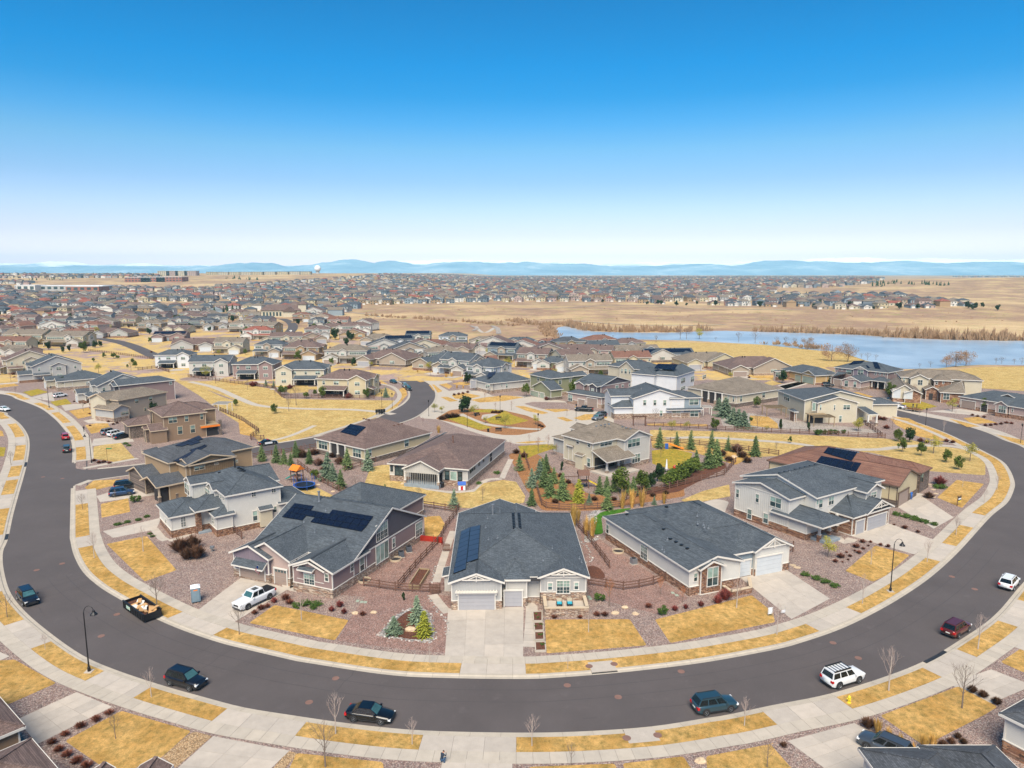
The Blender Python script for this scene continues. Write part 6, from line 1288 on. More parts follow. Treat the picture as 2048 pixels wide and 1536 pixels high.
P = Vector((-698, 2600, T(-698, 2600))); r_ = empty('radome', (P.x, P.y, P.z), 0, 'white radar dome on a low tower on the hill', 'radome'); b = MB(); b.lathe([(11.5*math.sin(t*math.pi/10), 19-11.5*math.cos(t*math.pi/10)) for t in range(1, 11)], 20); b.build('dome', M['whitem'], r_, True); b = MB(); b.lathe([(7, -2), (6, 9), (8, 9.5), (8, 10)], 12); b.build('tower', M['w_grey'], r_)
P = WT(565, 634); r_ = empty('clubhouse', (P.x, P.y, P.z), 0, 'brown roofed clubhouse with white gables and square tower', 'clubhouse')
b = MB(); b.box(-22, 18, 0, 16, -1, 7); b.box(16, 24, 2, 10, -1, 13); b.box(2, 14, -4, 0, -1, 6); b.build('wall', M['w_cream'], r_)
b = MB(); b.add([(-23,-1,6.8),(19,-1,6.8),(19,17,6.8),(-23,17,6.8),(-18,8,12.5),(14,8,12.5)], [(0,1,5,4),(2,3,4,5),(3,0,4),(1,2,5)]); b.add([(15,1,13),(25,1,13),(25,11,13),(15,11,13),(20,6,17)], [(0,1,4),(1,2,4),(2,3,4),(3,0,4)]); b.add([(1,-5,5.8),(15,-5,5.8),(15,4,5.8),(1,4,5.8),(8,-5,10.5),(8,6,10.5)], [(0,4,5,3),(1,2,5,4),(0,1,4)]); b.build('roof', M['brown'], r_)
for k in range(6): b = MB(); b.box(-20+k*3.4, -18+k*3.4, -.1, .1, 1, 5); b.build('window', M['glass'], r_)
# ======== the far town
from mathutils import geometry
TOWN = [pix('A -200,648 -200,583 0,583 110,590 250,588 420,592 430,598 445,606 560,612 700,616 705,625 620,645 600,628 470,622 400,628 200,632 0,640'), pix('A 425,575 560,566 640,560 740,553 760,550 1560,551 1560,575 1540,600 1530,614 1340,609 1200,605 1080,605 900,607 706,611 706,618 640,612 520,606 440,600'),
   pix('A 1528,616 1520,592 1640,590 1760,591 1900,598 1900,605 1950,613 1860,617 1720,620 1600,618'), pix('A 1540,575 1540,551 1700,551 1770,557 1740,568 1650,577'), pix('A 1690,553 1690,549 2100,549 2100,555 1800,554'), pix('A -200,556 -200,549 320,551 320,555 120,558'), pix('A -200,570 -200,562 60,564 60,570'), pix('A -200,584 -200,574 20,574 20,584'), pix('A 215,590 215,577 430,577 430,590')]
fw = ['w_cream', 'w_beige', 'w_white', 'w_grey', 'w_pinkb', 'w_steel', 'w_tan', 'w_taupew', 'w_blueg']; fr = ['brown', 'taupe', 'slate2', 'redroof', 'taupe', 'brown', 'slate']
FM = [M[k] for k in fw]+[M[k] for k in fr]+[M['glass'], M['trim']]
FWN = ['cream', 'beige', 'white', 'grey', 'pinkish', 'blue-grey', 'tan', 'taupe', 'pale blue']; FRN = ['brown', 'taupe', 'slate', 'dull red', 'taupe', 'brown', 'dark slate']
def fhouse(b, X, Y, Z_, a, rr, lod):
    w = rr.uniform(11.5, 15); d = rr.uniform(10, 14); hh = rr.choice([3.4, 6, 6, 6.3]); wi, ri = rr.randrange(9), rr.choice([0, 0, 1, 1, 2, 2, 3, 4, 5, 6, 6]); c, s_ = math.cos(a), math.sin(a)
    T_ = lambda q: (X+q[0]*c-q[1]*s_, Y+q[0]*s_+q[1]*c, Z_+q[2]); A = lambda V, Fs, m: b.add([T_(q) for q in V], Fs, m)
    def bx(x0, x1, y0, y1, z1, m): A([(x0,y0,-2),(x1,y0,-2),(x1,y1,-2),(x0,y1,-2),(x0,y0,z1),(x1,y0,z1),(x1,y1,z1),(x0,y1,z1)], [(0,1,5,4),(1,2,6,5),(2,3,7,6),(3,0,4,7)], m)
    def rf(x0, x1, y0, y1, z, k, ax, hp):
        o = .45; x0 -= o; x1 += o; y0 -= o; y1 += o
        hf = (y1-y0)/2 if ax == 'x' else (x1-x0)/2; zr = z+hf*k; i = min(hf*hp, ((x1-x0) if ax == 'x' else (y1-y0))/2-.1)
        if ax == 'x': R_ = [(x0+i, (y0+y1)/2, zr), (x1-i, (y0+y1)/2, zr)]; fs = [(0,1,5,4),(2,3,4,5),(3,0,4),(1,2,5)]
        else: R_ = [((x0+x1)/2, y0+i, zr), ((x0+x1)/2, y1-i, zr)]; fs = [(1,2,5,4),(3,0,4,5),(0,1,4),(2,3,5)]
        V = [(x0,y0,z),(x1,y0,z),(x1,y1,z),(x0,y1,z)]+R_
        if hp > 0: A(V, fs, 9+ri)
        else: A(V, fs[:2], 9+ri); A(V, fs[2:], wi)
    bx(-w/2, w/2, 0, d, hh, wi); ax = rr.choice('xxy'); rf(-w/2, w/2, 0, d, hh, rr.uniform(.38, .5), ax, rr.choice([0, 1, 1]))
    g = rr.choice([-1, 1]); bx(min(0, g*w/2), max(0, g*w/2), -2.5, 1, 3, (wi+1) % 9 if rr.random() < .3 else wi); rf(min(0, g*w/2), max(0, g*w/2), -2.5, 3, 3, .45, 'y', 0)
    if lod: 
        for fl in range(2 if hh > 4 else 1):
            for k in range(3):
                x = -w/2+w*(k+.5)/3; z0 = 1+fl*2.9; A([(x-.8,-.03 if fl else -2.53,z0),(x+.8,-.03 if fl else -2.53,z0),(x+.8,-.03 if fl else -2.53,z0+1.3),(x-.8,-.03 if fl else -2.53,z0+1.3)], [(0,1,2,3)], 16)
        A([(g*w/4-1.8,-2.54,0),(g*w/4+1.8,-2.54,0),(g*w/4+1.8,-2.54,2.2),(g*w/4-1.8,-2.54,2.2)], [(0,1,2,3)], 17)
    return wi, ri
cand = []; rr = random.Random(5); taken = [o.location.copy() for o in col.objects if o.get('category') and o.parent is None]
y = 620.0
row = 0
while y < 5200:
    hw = y*.78; x = -hw+rr.uniform(0, 15); ph = rr.uniform(0, 6)
    while x < hw:
        Y = y+8*math.sin(x/170+ph)+rr.uniform(-3, 3); Z_ = T(x, Y); px_, py_, _ = proj(Vector((x, Y, Z_)))
        if any(inpoly(px_, py_, q) for q in TOWN) and rr.random() < .93 and noise.noise(Vector((x/300, y/300, 7))) > -.42 and all((t.xy-Vector((x, Y))).length > 22 for t in taken): cand.append((Y, x, Z_, row))
        x += rr.uniform(16.5, 20)*(1 if y < 2200 else 1.25)
    y += (31 if row % 2 else 44)*(1 if y < 2000 else 1.35 if y < 3200 else 1.7); row += 1
cand.sort(key=lambda c: c[0]); NF = 215; print('far houses', len(cand))
rows = {}
for k, (Y, x, Z_, rw) in enumerate(cand[:NF]):
    b = MB(); wi, ri = fhouse(b, 0, 0, 0, rr.uniform(-.2, .2)+(math.pi if rr.random() < .25 else 0), rr, True)
    o = b.build('far_house', FM); o.location = (x, Y, Z_); rows.setdefault((rw, FWN[wi], FRN[ri]), []).append((x, o, FWN[wi], FRN[ri]))
rk = sorted({k[0] for k in rows}); 
for key, L in rows.items():
    L.sort(key=lambda q: q[0])
    for i, (x, o, wn_, rn) in enumerate(L):
        side = 'left town' if x < -60 else 'middle town' if x < 330 else 'right town'
        tag(o, f'{wn_} house, {rn} roof, {side}, row {rk.index(key[0])+1} back'+(f', {ordn(i)} from left' if len(L) > 1 else ''), 'house', 'houses of the far town')
b = MB()
for Y, x, Z_, rw in cand[NF:]: fhouse(b, x, Y, Z_, rr.uniform(-.3, .3), rr, Y < 1500)
tag(b.build('far_town', FM), 'far carpet of small houses running to the horizon', kind='stuff')
FAR = cand
# ---------------------------------------------------------------- plants
def M_leaf(name, c1, c2, rv=.25, sc_=2.2):
    s = N(name); cc = s.ramp(s.noise(sc_, 5, .8), [(.32, sc3(c1, .55)), (.5, c1), (.7, sc3(c2, 1.15))])
    cc = s.mix(cc, s.ramp(s.rnd(), [(0, (1-rv, 1-rv*.8, 1-rv)), (1, (1+rv, 1+rv*.9, 1+rv*.6))]), 1, 'MULTIPLY'); s.b.inputs['Subsurface Weight'].default_value = 0
    return s.fin(cc, .8, spec=.2)
M['spruce'] = M_leaf('green_spruce_needles', lin('55663f'), lin('7f8f5c')); M['bspruce'] = M_leaf('blue_spruce_needles', lin('5f6f5c'), lin('87967e')); M['pine'] = M_leaf('pine_needles', lin('4a5a26'), lin('7c8438'))
M['dpine'] = M_leaf('dark_pine_needles', lin('23381f'), lin('40552b')); M['ypine'] = M_leaf('yellow_green_needles', lin('7b7f2c'), lin('a09a3f')); M['bark'] = M_plain('grey_brown_bark', lin('6f6258'), .9); M['bark_w'] = M_plain('pale_bark', lin('a79c92'), .9); M['twig_r'] = M_plain('reddish_twigs', lin('86635a'), .9)
M['twig_w'] = M_plain('pale_twigs', lin('a08f86'), .9); M['rust'] = M_leaf('rust_shrub', lin('6d4236'), lin('8f5a46')); M['redtwig'] = M_leaf('red_dogwood', lin('80403e'), lin('9c5c54')); M['brownb'] = M_leaf('brown_shrub', lin('5d4335'), lin('7c5c48'))
M['juniper'] = M_leaf('juniper', lin('3f5524'), lin('66803a'), .15, 5); M['straw'] = M_leaf('golden_grass', lin('b98f4a'), lin('d6b478')); M['budding'] = M_leaf('budding_leaves', lin('8f8a3c'), lin('b0a650')); M['orange_t'] = M_leaf('orange_twigs', lin('a86a42'), lin('bf8458')); M['cottonw'] = M_leaf('cottonwood_twigs', lin('8f735c'), lin('b09278'))
LIB = {}
def bare(seed, tm, bm, dens=1, spread=.55, wide=0):
    rr = random.Random(seed); tr = MB(); br = MB()
    tr.tube([(0,0,-.02),(.004,.003,.3),(-.004,.0,.6),(0,0,.8)], [.016, .012, .008, .004], 6)
    def grow(p, d, L, r, lv):
        q = p+d*L; br.tube([p, p.lerp(q, .55)+Vector((rr.uniform(-1,1),rr.uniform(-1,1),0))*L*.05, q], [r, r*.7, r*.35], 3, cap=False)
        if lv == 0: return
        for k in range(rr.choice([3, 4])):
            t = rr.uniform(.35, 1); a = rr.uniform(0, 6.3); e = Vector((math.cos(a), math.sin(a), rr.uniform(.3, 1.1))).normalized()
            grow(p.lerp(q, t), (d*.9+e*spread*1.2).normalized(), L*rr.uniform(.45, .62), max(r*.5, .0009), lv-1)
    n = int(11*dens)
    for k in range(n):
        z = .28+.55*k/n; a = k*2.4+rr.uniform(-.4, .4); d = Vector((math.cos(a)*spread, math.sin(a)*spread, 1)).normalized()
        grow(Vector((0, 0, z)), d, (.36-.28*k/n)*(1+wide), .006*(1-.6*k/n), 2)
    grow(Vector((0,0,.78)), Vector((0,0,1)), .12, .004, 2)
    return tr.mesh('trunk', M[tm]), br.mesh('branches', M[bm])
def conifer(seed, mat, R_=.24, dens=1, p_=.85, droop=-.15):
    rr = random.Random(seed); tr = MB(); tr.tube([(0,0,-.02),(0,0,.9)], [.016, .003], 6); b = MB(); z = .05
    while z < .99:
        r = R_*1.12*(1-z)**p_*rr.uniform(.7, 1.18)+.008; n = max(5, int(13*dens*(1-z)+5)); a0 = rr.uniform(0, 6)
        for k in range(n):
            a = a0+6.283*k/n+rr.uniform(-.2, .2); rl = r*rr.uniform(.55, 1.2); m = max(2, int(rl/.05)+1)
            if rr.random() < .15: continue
            for j in range(m):
                t = (j+.6)/m; rad = rl*t; cx, cy = math.cos(a)*rad, math.sin(a)*rad; cz = z+droop*rad+rr.uniform(-.008, .008)+.05*rad*t
                s_ = .052*(1.15-.35*t)*rr.uniform(.7, 1.2); u = Vector((math.cos(a), math.sin(a), rr.uniform(-.35, .25)))*s_*1.15; v = Vector((-math.sin(a), math.cos(a), rr.uniform(-.3, .3)))*s_*.75; c = Vector((cx, cy, cz)); w_ = Vector((0, 0, s_*.45))
                b.add([c-u*.6, c+v, c+u, c-v, c+w_, c-w_*.6], [(0,3,4),(3,2,4),(2,1,4),(1,0,4),(0,1,5),(2,3,5)])
        z += .042 if dens >= 1 else .055
    b.add([(0,0,1.02),(.006,0,.93),(-.004,.005,.93),(-.004,-.005,.93)], [(0,1,2),(0,2,3),(0,3,1)])
    return tr.mesh('trunk', M['bark']), b.mesh('crown', M[mat])
def clumpy(seed, mat, n, fr, rx, rz, zc, size, trunk=True, twig=False):
    rr = random.Random(seed); tr = MB(); tr.tube([(0,0,-.02),(.01,0,zc*.8),(0,.01,zc+rz*.5)], [.022, .014, .004], 6)
    for k in range(6):
        a = k*1.1; tr.tube([(0,0,zc*.6+.05*k),(math.cos(a)*rx*.6, math.sin(a)*rx*.6, zc+.1*rr.uniform(-1,1)*rz)], [.009, .003], 4)
    b = MB(); cl = [Vector((rr.gauss(0,1),rr.gauss(0,1),rr.gauss(0,1))).normalized()*rr.uniform(.35, .85) for k in range(fr)]
    for k in range(n):
        c0 = rr.choice(cl); d = Vector((rr.gauss(0,1),rr.gauss(0,1),rr.gauss(0,1))).normalized()*rr.random()**.5*.42; q = c0+d
        if q.length > 1.1: continue
        c = Vector((q.x*rx, q.y*rx, zc+q.z*rz)); s_ = size*rr.uniform(.6, 1.4); u = Vector((rr.gauss(0,1),rr.gauss(0,1),rr.gauss(0,.6))).normalized()*s_; v = u.cross(Vector((rr.gauss(0,1),rr.gauss(0,1),rr.gauss(0,1)))).normalized()*s_*.8
        b.add([c-u, c-v, c+u, c+v, c+u.cross(v)/s_*.5], [(0,1,4),(1,2,4),(2,3,4),(3,0,4)])
    return (tr.mesh('trunk', M['bark']) if trunk else None), b.mesh('foliage' if not trunk else 'crown', M[mat])
def twiggy(seed, mat, n=110, w=.75, up=.8):
    rr = random.Random(seed); b = MB()
    for k in range(n):
        a = rr.uniform(0, 6.3); t = rr.random()**.6; d = Vector((math.cos(a)*t*w, math.sin(a)*t*w, up*(1.15-.6*t)*rr.uniform(.6, 1.1))); o_ = Vector((math.cos(a)*.12*t, math.sin(a)*.12*t, -.03)); n_ = Vector((-math.sin(a), math.cos(a), 0))*.045
        m_ = o_.lerp(d, .55)+Vector((0,0,.05)); b.add([o_-n_*.5, o_+n_*.5, m_+n_, m_-n_, d], [(0,1,2,3),(3,2,4)]); 
        for q in range(2):
            e = m_.lerp(d, rr.random())+Vector((rr.uniform(-.14,.14), rr.uniform(-.14,.14), rr.uniform(0,.16))); b.add([m_-n_*.4, m_+n_*.4, e], [(0,1,2)])
    return None, b.mesh('stems', M[mat])
def tuft(seed, mat, n=75):
    rr = random.Random(seed); b = MB()
    for k in range(n):
        a = rr.uniform(0, 6.3); t = rr.random(); o_ = Vector((math.cos(a)*.1*t, math.sin(a)*.1*t, -.02)); h_ = rr.uniform(.6, 1); d = Vector((math.cos(a)*(.06+.34*t*h_), math.sin(a)*(.06+.34*t*h_), h_)); n_ = Vector((-math.sin(a), math.cos(a), 0))*.009
        m_ = o_.lerp(d, .6)+Vector((0,0,.06)); b.add([o_-n_, o_+n_, m_+n_*1.6, m_-n_*1.6, d], [(0,1,2,3),(3,2,4)])
    return None, b.mesh('blades', M[mat])
def lib(k, f, n): LIB[k] = [f(i) for i in range(n)]
lib('bare_w', lambda i: bare(10+i, 'bark_w', 'twig_w', 1, .5), 4); lib('bare_r', lambda i: bare(20+i, 'bark', 'twig_r', 1, .6), 3); lib('bare_b', lambda i: bare(30+i, 'bark', 'bark', 1.2, .7, .2), 3); lib('bare_o', lambda i: bare(36+i, 'bark', 'orange_t', 1.2, .45), 2)
lib('cotton', lambda i: clumpy(40+i, 'cottonw', 1500, 12, .5, .42, .5, .016), 3); lib('spruce', lambda i: conifer(50+i, 'spruce', .3, 1), 4); lib('bspruce', lambda i: conifer(60+i, 'bspruce', .31, 1), 4); lib('bfat', lambda i: conifer(66+i, 'bspruce', .48, 1.5, .7), 2); lib('yspruce', lambda i: conifer(68+i, 'ypine', .3, 1.2, .6), 2)
lib('loose', lambda i: conifer(70+i, 'spruce', .27, .6), 3); lib('pine', lambda i: clumpy(80+i, 'pine', 1100, 14, .33, .42, .55, .035), 4); lib('dpine', lambda i: clumpy(90+i, 'dpine', 1200, 12, .32, .45, .52, .038), 3); lib('column', lambda i: clumpy(95+i, 'dpine', 700, 10, .2, .5, .5, .04), 2)
lib('budding', lambda i: clumpy(100+i, 'budding', 650, 12, .42, .36, .6, .022), 3); lib('rust', lambda i: twiggy(110+i, 'rust'), 3); lib('red', lambda i: twiggy(120+i, 'redtwig', 170), 3); lib('brownb', lambda i: twiggy(130+i, 'brownb', 240, .9, .85), 3)
lib('juniper', lambda i: clumpy(140+i, 'juniper', 420, 16, 1.15, .4, .36, .11, False), 3); lib('tuft', lambda i: tuft(150+i, 'straw'), 3); lib('greenbush', lambda i: clumpy(160+i, 'juniper', 420, 12, .6, .5, .5, .08, False), 2); lib('hedge', lambda i: clumpy(170+i, 'pine', 500, 14, .5, .5, .5, .07, False), 2)
KN = dict(bare_w='bare_tree', bare_r='bare_tree', bare_b='bare_tree', bare_o='bare_tree', cotton='cottonwood_tree', spruce='spruce_tree', bspruce='spruce_tree', bfat='spruce_tree', yspruce='spruce_tree', loose='spruce_tree', pine='pine_tree', dpine='pine_tree', column='juniper_tree', budding='budding_tree', rust='shrub', red='shrub', brownb='shrub', juniper='low_juniper', tuft='grass_clump', greenbush='shrub', hedge='hedge_plant')
PK = {}
def plant(kind, label, s_, group=None, hs=1, sx=1, far=False):
    c = 'A'; L = []
    for t in s_.split():
        if t in Z: c = t; continue
        x, y, hh = map(float, t.split(',')); z = Z[c]; L.append((z[0]+x/z[2], z[1]+y/z[2], hh/z[2]))
    L.sort()
    for i, (x, y, hh) in enumerate(L):
        P = WT(x, y) if y < 756 else W(x, y, .15); m = hh*(P.y*CP-(P.z-H)*SP)/F*1.08*hs; v = R.choice(LIB[kind]); nm = KN[kind]
        lb = label if len(L) == 1 else f'{label}, {ordn(i)} from the left'
        o = empty(nm, P, R.uniform(0, 6.3), lb, nm.split('_')[-1] if 'tree' in nm else nm.replace('_', ' '), group if len(L) > 1 else None); o.scale = (m*sx, m*sx, m)
        for me in v:
            if me: link(me.name.split('.')[0], me, o)
plant('bare_w', 'slim pale leafless street tree on the near verge', 'a 278,805,110 930,1100,190 b 680,1325,270 1150,1390,180 c 350,1400,210 1655,1275,190 d 1012,1060,290 1560,805,230', 'street trees on the near verge')
plant('bare_w', 'thin leafless street tree in the grass strip below the houses', 'a 580,245,170 b 1258,890,130 c 570,925,90 d 325,715,200 850,525,190 1248,270,150 1425,105,120 i 1475,1490,150', 'street trees of the far verge')
plant('bare_b', 'brown leafless tree on the strip by the white pickup', 'a 965,545,205 1470,715,190'); plant('bare_w', 'pale leafless tree standing in a front lawn', 'a 880,205,160 b 470,625,180 c 698,700,160 1607,550,200 d 903,285,120 i 1525,1125,100 e 1090,880,110')
plant('bare_b', 'leafless tree in the near gardens at the bottom', 'a 45,610,150 710,1355,170 b 617,1530,300 c 590,1520,150 d 1462,1168,290 265,1530,180')
plant('bare_o', 'rust coloured leafless young tree in the gravel garden', 'c 825,540,180 1140,470,120 1275,520,110'); plant('budding', 'small yellow budding tree beside the porch of white two storey house', 'd 640,240,130')
plant('bare_w', 'thin tree along the right hand curve', 'i 1690,1250,130 1790,1150,130 1380,700,90 1855,730,80 1190,590,60 1470,590,50'); plant('bare_b', 'leafless tree along the left street', 'e 635,1300,120 885,1215,70 640,545,90 455,555,60 120,405,50 325,475,40 85,960,110 30,1160,60 125,850,60')
plant('bare_b', 'leafless tree on the green belt or its gardens', 'f 547,500,150 490,545,110 1005,1180,140 1490,1255,130 1980,1235,110 385,440,60 h 1015,680,120 1160,860,80 235,620,100 275,900,90 815,860,60'); plant('bare_r', 'reddish leafless tree around the cul de sac', 'f 1635,710,70 1520,650,60 g 460,460,60 665,540,75 540,535,60 1090,580,60 870,820,80 945,830,110 655,840,70 800,780,60 i 985,690,110')
plant('bare_o', 'orange twigged tree by the bend', 'f 1335,340,60'); plant('budding', 'budding yellow green tree near the cul de sac island', 'g 75,555,75 130,560,60 375,580,90 465,640,60 615,680,110 850,650,80 985,880,90'); plant('budding', 'yellow budding tree on the right hand green', 'i 1580,930,150 1300,870,140 725,700,110 h 1790,700,90 360,700,90 475,690,70 1085,705,50')
plant('bspruce', 'blue green spruce in the mulch island', 'b 1180,638,158'); plant('bfat', 'short wide blue spruce in the mulch island', 'b 1040,710,108'); plant('yspruce', 'yellow green conical spruce in the mulch island', 'b 1225,722,150', sx=1.1); plant('column', 'tiny dark conifer by the garden gate', 'b 1098,505,50')
plant('spruce', 'green spruce in the back gardens left of centre', 'f 285,930,120 395,940,130 455,950,110 545,900,120 505,960,90 648,950,110 940,990,150 890,1140,140 1230,1200,90'); plant('bspruce', 'blue spruce in the back gardens left of centre', 'f 790,1070,200 830,1080,130 1098,1000,150 1760,1290,140')
plant('column', 'small dark conifer behind the mauve ranch', 'f 1300,1250,50 1350,1270,70 1412,1300,80'); plant('pine', 'yellow green pine by the trampoline', 'f 690,1070,95'); plant('dpine', 'tall dark green pine on the cul de sac island', 'g 305,555,140', sx=1.2)
plant('spruce', 'green spruce on the bank behind the centre houses', 'g 725,1000,120 930,1010,130 915,1130,160 960,1200,170 1055,1225,200 820,1270,130 1400,1300,160 1395,1190,140 1600,1190,140'); plant('bspruce', 'blue spruce on the bank behind the centre houses', 'g 820,1130,140 1260,1260,80 1760,1265,65 880,1070,150')
plant('yspruce', 'yellow green spruce by the wooden play set', 'g 1180,1250,175', sx=.9); plant('pine', 'bushy pine in front of the cream two storey patio', 'g 1505,1180,200 1660,1170,170'); plant('dpine', 'dark bushy pine right of the cream two storey patio', 'g 1740,1130,120 1795,1090,150'); plant('column', 'narrow juniper beside the cream two storey house', 'g 1050,1000,70')
plant('loose', 'open branched spruce along the green belt fence', 'h 265,830,150 395,830,120 505,840,140 665,830,130 790,850,110'); plant('spruce', 'spruce in the play lawn corner', 'h 640,980,170 700,960,190 545,990,140 1000,890,150'); plant('bspruce', 'blue spruce in the row right of the white blue house', 'h 770,590,140 830,640,115 870,650,115 910,675,125 720,540,90', sx=1.5)
plant('pine', 'round pine near the split rail fence', 'h 685,700,100 1010,520,85'); plant('column', 'dark upright juniper in the cream house garden', 'h 1195,685,75 1410,700,70'); plant('greenbush', 'small clipped evergreen along the fence of the cream house', 'h 1480,730,50 1528,725,40 1573,725,45 1620,725,40 1680,720,35')
plant('pine', 'pine on the right hand green', 'i 1030,780,95 1060,860,110 1205,890,105 1400,940,100 1495,995,105 200,790,50'); plant('dpine', 'dark pine on the right hand green', 'i 1115,785,120')
plant('pine', 'pine along the upper left path', 'e 645,100,90 800,140,45 875,145,55 905,150,40 720,170,35 1020,185,45 1040,215,55 980,215,30'); plant('pine', 'pine on the middle green belt', 'f 85,505,50 380,565,75 e 1810,505,50'); plant('pine', 'bushy pine at the butter yellow house fence', 'f 460,425,85 430,420,70 625,450,60 690,430,50 750,445,88 1088,450,80'); plant('bspruce', 'small blue spruce near the bend', 'f 1235,440,75 315,355,50 375,370,55')
plant('dpine', 'dark pine above the left green belt', 'e 230,45,50 290,50,50 375,80,70 480,100,55 535,90,55 730,65,60 770,55,50 k 635,710,100 750,715,85 500,690,60 735,575,25 j 550,535,40 735,480,30 1310,560,50 1380,560,50 1830,570,60 1650,640,40 680,470,30 45,430,40')
plant('dpine', 'dark pine in the far town', 'l 730,415,30 1080,430,30 1165,430,40 1190,430,35 1390,440,25 1470,430,30 1620,440,45 1310,440,40 1970,450,50 m 210,450,40 390,460,40 680,450,50 1065,470,60 1210,460,40 1340,450,30 1600,460,60 1650,470,60 1720,450,40 1840,480,50 860,470,30', sx=1.3)
plant('cotton', 'large bare cottonwood at the lake edge', 'm 530,880,175 660,885,165 1435,925,105 1510,925,150 1590,915,140 340,785,110', 'cottonwoods on the lake shore', sx=.9); plant('bare_b', 'bare tree on the lake bank', 'm 100,740,60 170,750,70 235,760,70 430,795,60 765,860,50 815,872,65 880,870,50 1225,930,40 1310,925,50 1825,902,55 1870,900,60 1970,905,50 2030,905,60 l 1150,730,60 1340,703,80 1390,703,80 1800,725,80 1930,735,90 810,700,30 1620,715,30', 'bare trees on the lake bank', sx=1.5); plant('budding', 'yellow budding tree at the lake', 'l 1490,705,90')
plant('rust', 'rust brown shrub in the row by the bottom left lawn', 'a 670,1205,35 590,1245,40 495,1285,42 400,1335,35 320,1385,38 360,1430,40 415,1460,42 470,1500,45 530,1530,45', 'rust shrubs by the bottom left lawn', sx=1.3); plant('brownb', 'large brown shrub in the clump by the white house entry', 'a 1105,205,105 1185,185,95 1210,245,100 1150,250,80', sx=.75)
plant('rust', 'small rust shrub in the centre gravel beds', 'c 748,600,34 797,600,34 1065,548,35 485,615,28 645,614,25 n 365,1240,45 305,1260,60 240,1305,50 585,1205,60 545,1165,70 1295,1318,50', sx=1.1); plant('red', 'red twigged shrub in the centre gravel beds', 'c 1228,568,42 1295,556,35 1388,542,42 1490,522,62 1535,500,85 n 430,1195,65 1070,1235,75 990,1278,62 1110,1300,60', sx=.8)
plant('rust', 'small rust shrub in the gravel garden of white two storey house', 'q 1300,957,45 1360,912,38 1430,912,24 1520,938,28 1585,952,32 1165,1045,50 1115,1085,34 1245,1037,28 1325,1008,36 1215,1003,18 1365,972,26 1230,1068,18 1735,788,40 1850,822,30 1640,758,18 1290,990,18 1410,945,18 1180,1090,16', 'rust shrubs in the gravel garden', sx=1.2); plant('red', 'large crimson shrub by the flagstone path', 'i 1350,1110,82'); plant('brownb', 'brown shrub below the flagstone path', 'q 1950,515,60')
plant('brownb', 'brown leafless shrub in the bottom right beds', 'd 1525,1070,50 1590,1100,52 1675,1142,52 885,1285,75 365,1405,38 1345,1405,50 1395,1385,45 1435,1352,40 1470,1385,40', sx=.8); plant('tuft', 'tall golden ornamental grass in the bottom right bed', 'd 945,1328,105 1010,1365,95 1080,1412,95 1160,1445,65 1230,1425,110 1280,1420,115', sx=1); plant('tuft', 'tall golden grass clump between the centre houses', 'g 1140,1430,190 1175,1400,120 1240,1500,150 1280,1515,170 1515,1290,150 1590,1285,150 1665,1278,150 1835,1255,95', 'golden grasses behind the centre houses', sx=.8)
plant('tuft', 'small golden grass in the beds opposite the bend', 'f 1780,370,30 1830,372,25 1480,250,25 1740,285,40 1700,290,35 1640,712,60 g 1160,540,35', sx=1.3); plant('rust', 'round brown shrub by the ranch opposite the bend', 'f 1760,425,22 1795,420,22 1828,415,22 1865,405,22', sx=1.1); plant('red', 'red shrub by the green belt fence', 'f 215,355,45 235,345,35 500,372,40 480,378,30 960,440,50 1000,435,45 945,445,40', sx=1.1)
plant('juniper', 'low green juniper in the bed by the mauve ranch', 'n 660,1235,50 740,1215,55 850,1220,50 810,1250,40'); plant('juniper', 'spreading juniper in the right hand gravel drive bed', 'd 500,352,26 560,375,28 620,395,28 680,420,28 i 1020,1345,30 1090,1365,34 1160,1380,34 1230,1400,34 1300,1420,28 1340,1135,40', 'spreading junipers at the right drives', sx=1.1); plant('juniper', 'spreading juniper in the left gardens', 'e 1020,1080,20 965,800,18 990,815,15 900,1420,24 980,1405,22 1060,1385,22 1130,1360,20 1150,1490,16 1170,1510,16 g 550,1025,24 415,1105,20', sx=1.2)
plant('greenbush', 'dark green bush in the gravel garden', 'c 765,508,52 1155,592,52 e 1040,1245,60 h 965,620,30'); plant('hedge', 'dense olive hedge plant beside the folded umbrella', 'h 320,1130,110 370,1110,125 420,1085,130 470,1055,130 520,1020,120', sx=1); plant('brownb', 'brown shrub clump on the cul de sac island', 'g 130,610,35 170,600,40 210,595,42 240,590,35 520,560,22 545,558,22 570,560,20 590,552,18 880,660,20 900,668,18', sx=1.2)
plant('rust', 'small shrub in the left street gardens', 'e 700,520,15 740,540,15 690,570,15 835,630,18 870,650,18 900,640,18 690,660,14 760,590,14 180,300,18 210,310,18 240,300,18 110,290,15 570,475,14 620,480,14 650,490,14 720,930,25 760,945,25 800,940,25 840,948,22', 'small shrubs of the left street', sx=1.4); plant('rust', 'small shrub in the right edge gardens', 'i 1700,660,22 1740,658,22 1780,652,22 1820,648,22 1860,640,22 1900,645,22 1600,580,20 1640,590,20 1690,595,20 880,610,40 920,615,35 940,680,35 1200,780,35 1250,790,30 1400,780,30 1450,790,28', 'small shrubs at the right edge', sx=1.3)
plant('brownb', 'russet brown shrub on the garden banks behind the centre houses', 'g 700,870,40 760,900,45 900,980,40 960,1040,38 1040,1050,35 1100,1100,35 1000,1250,40 1150,1230,38 1300,1230,40 1450,1230,36 1750,1200,36 1850,1180,34 h 740,890,60 800,930,50 900,900,60 860,860,70 940,940,50 f 600,900,60 680,880,55 720,960,60 760,1010,50 540,1010,50 560,880,60 880,950,60 960,920,50 830,900,45', 'russet shrubs on the garden banks')
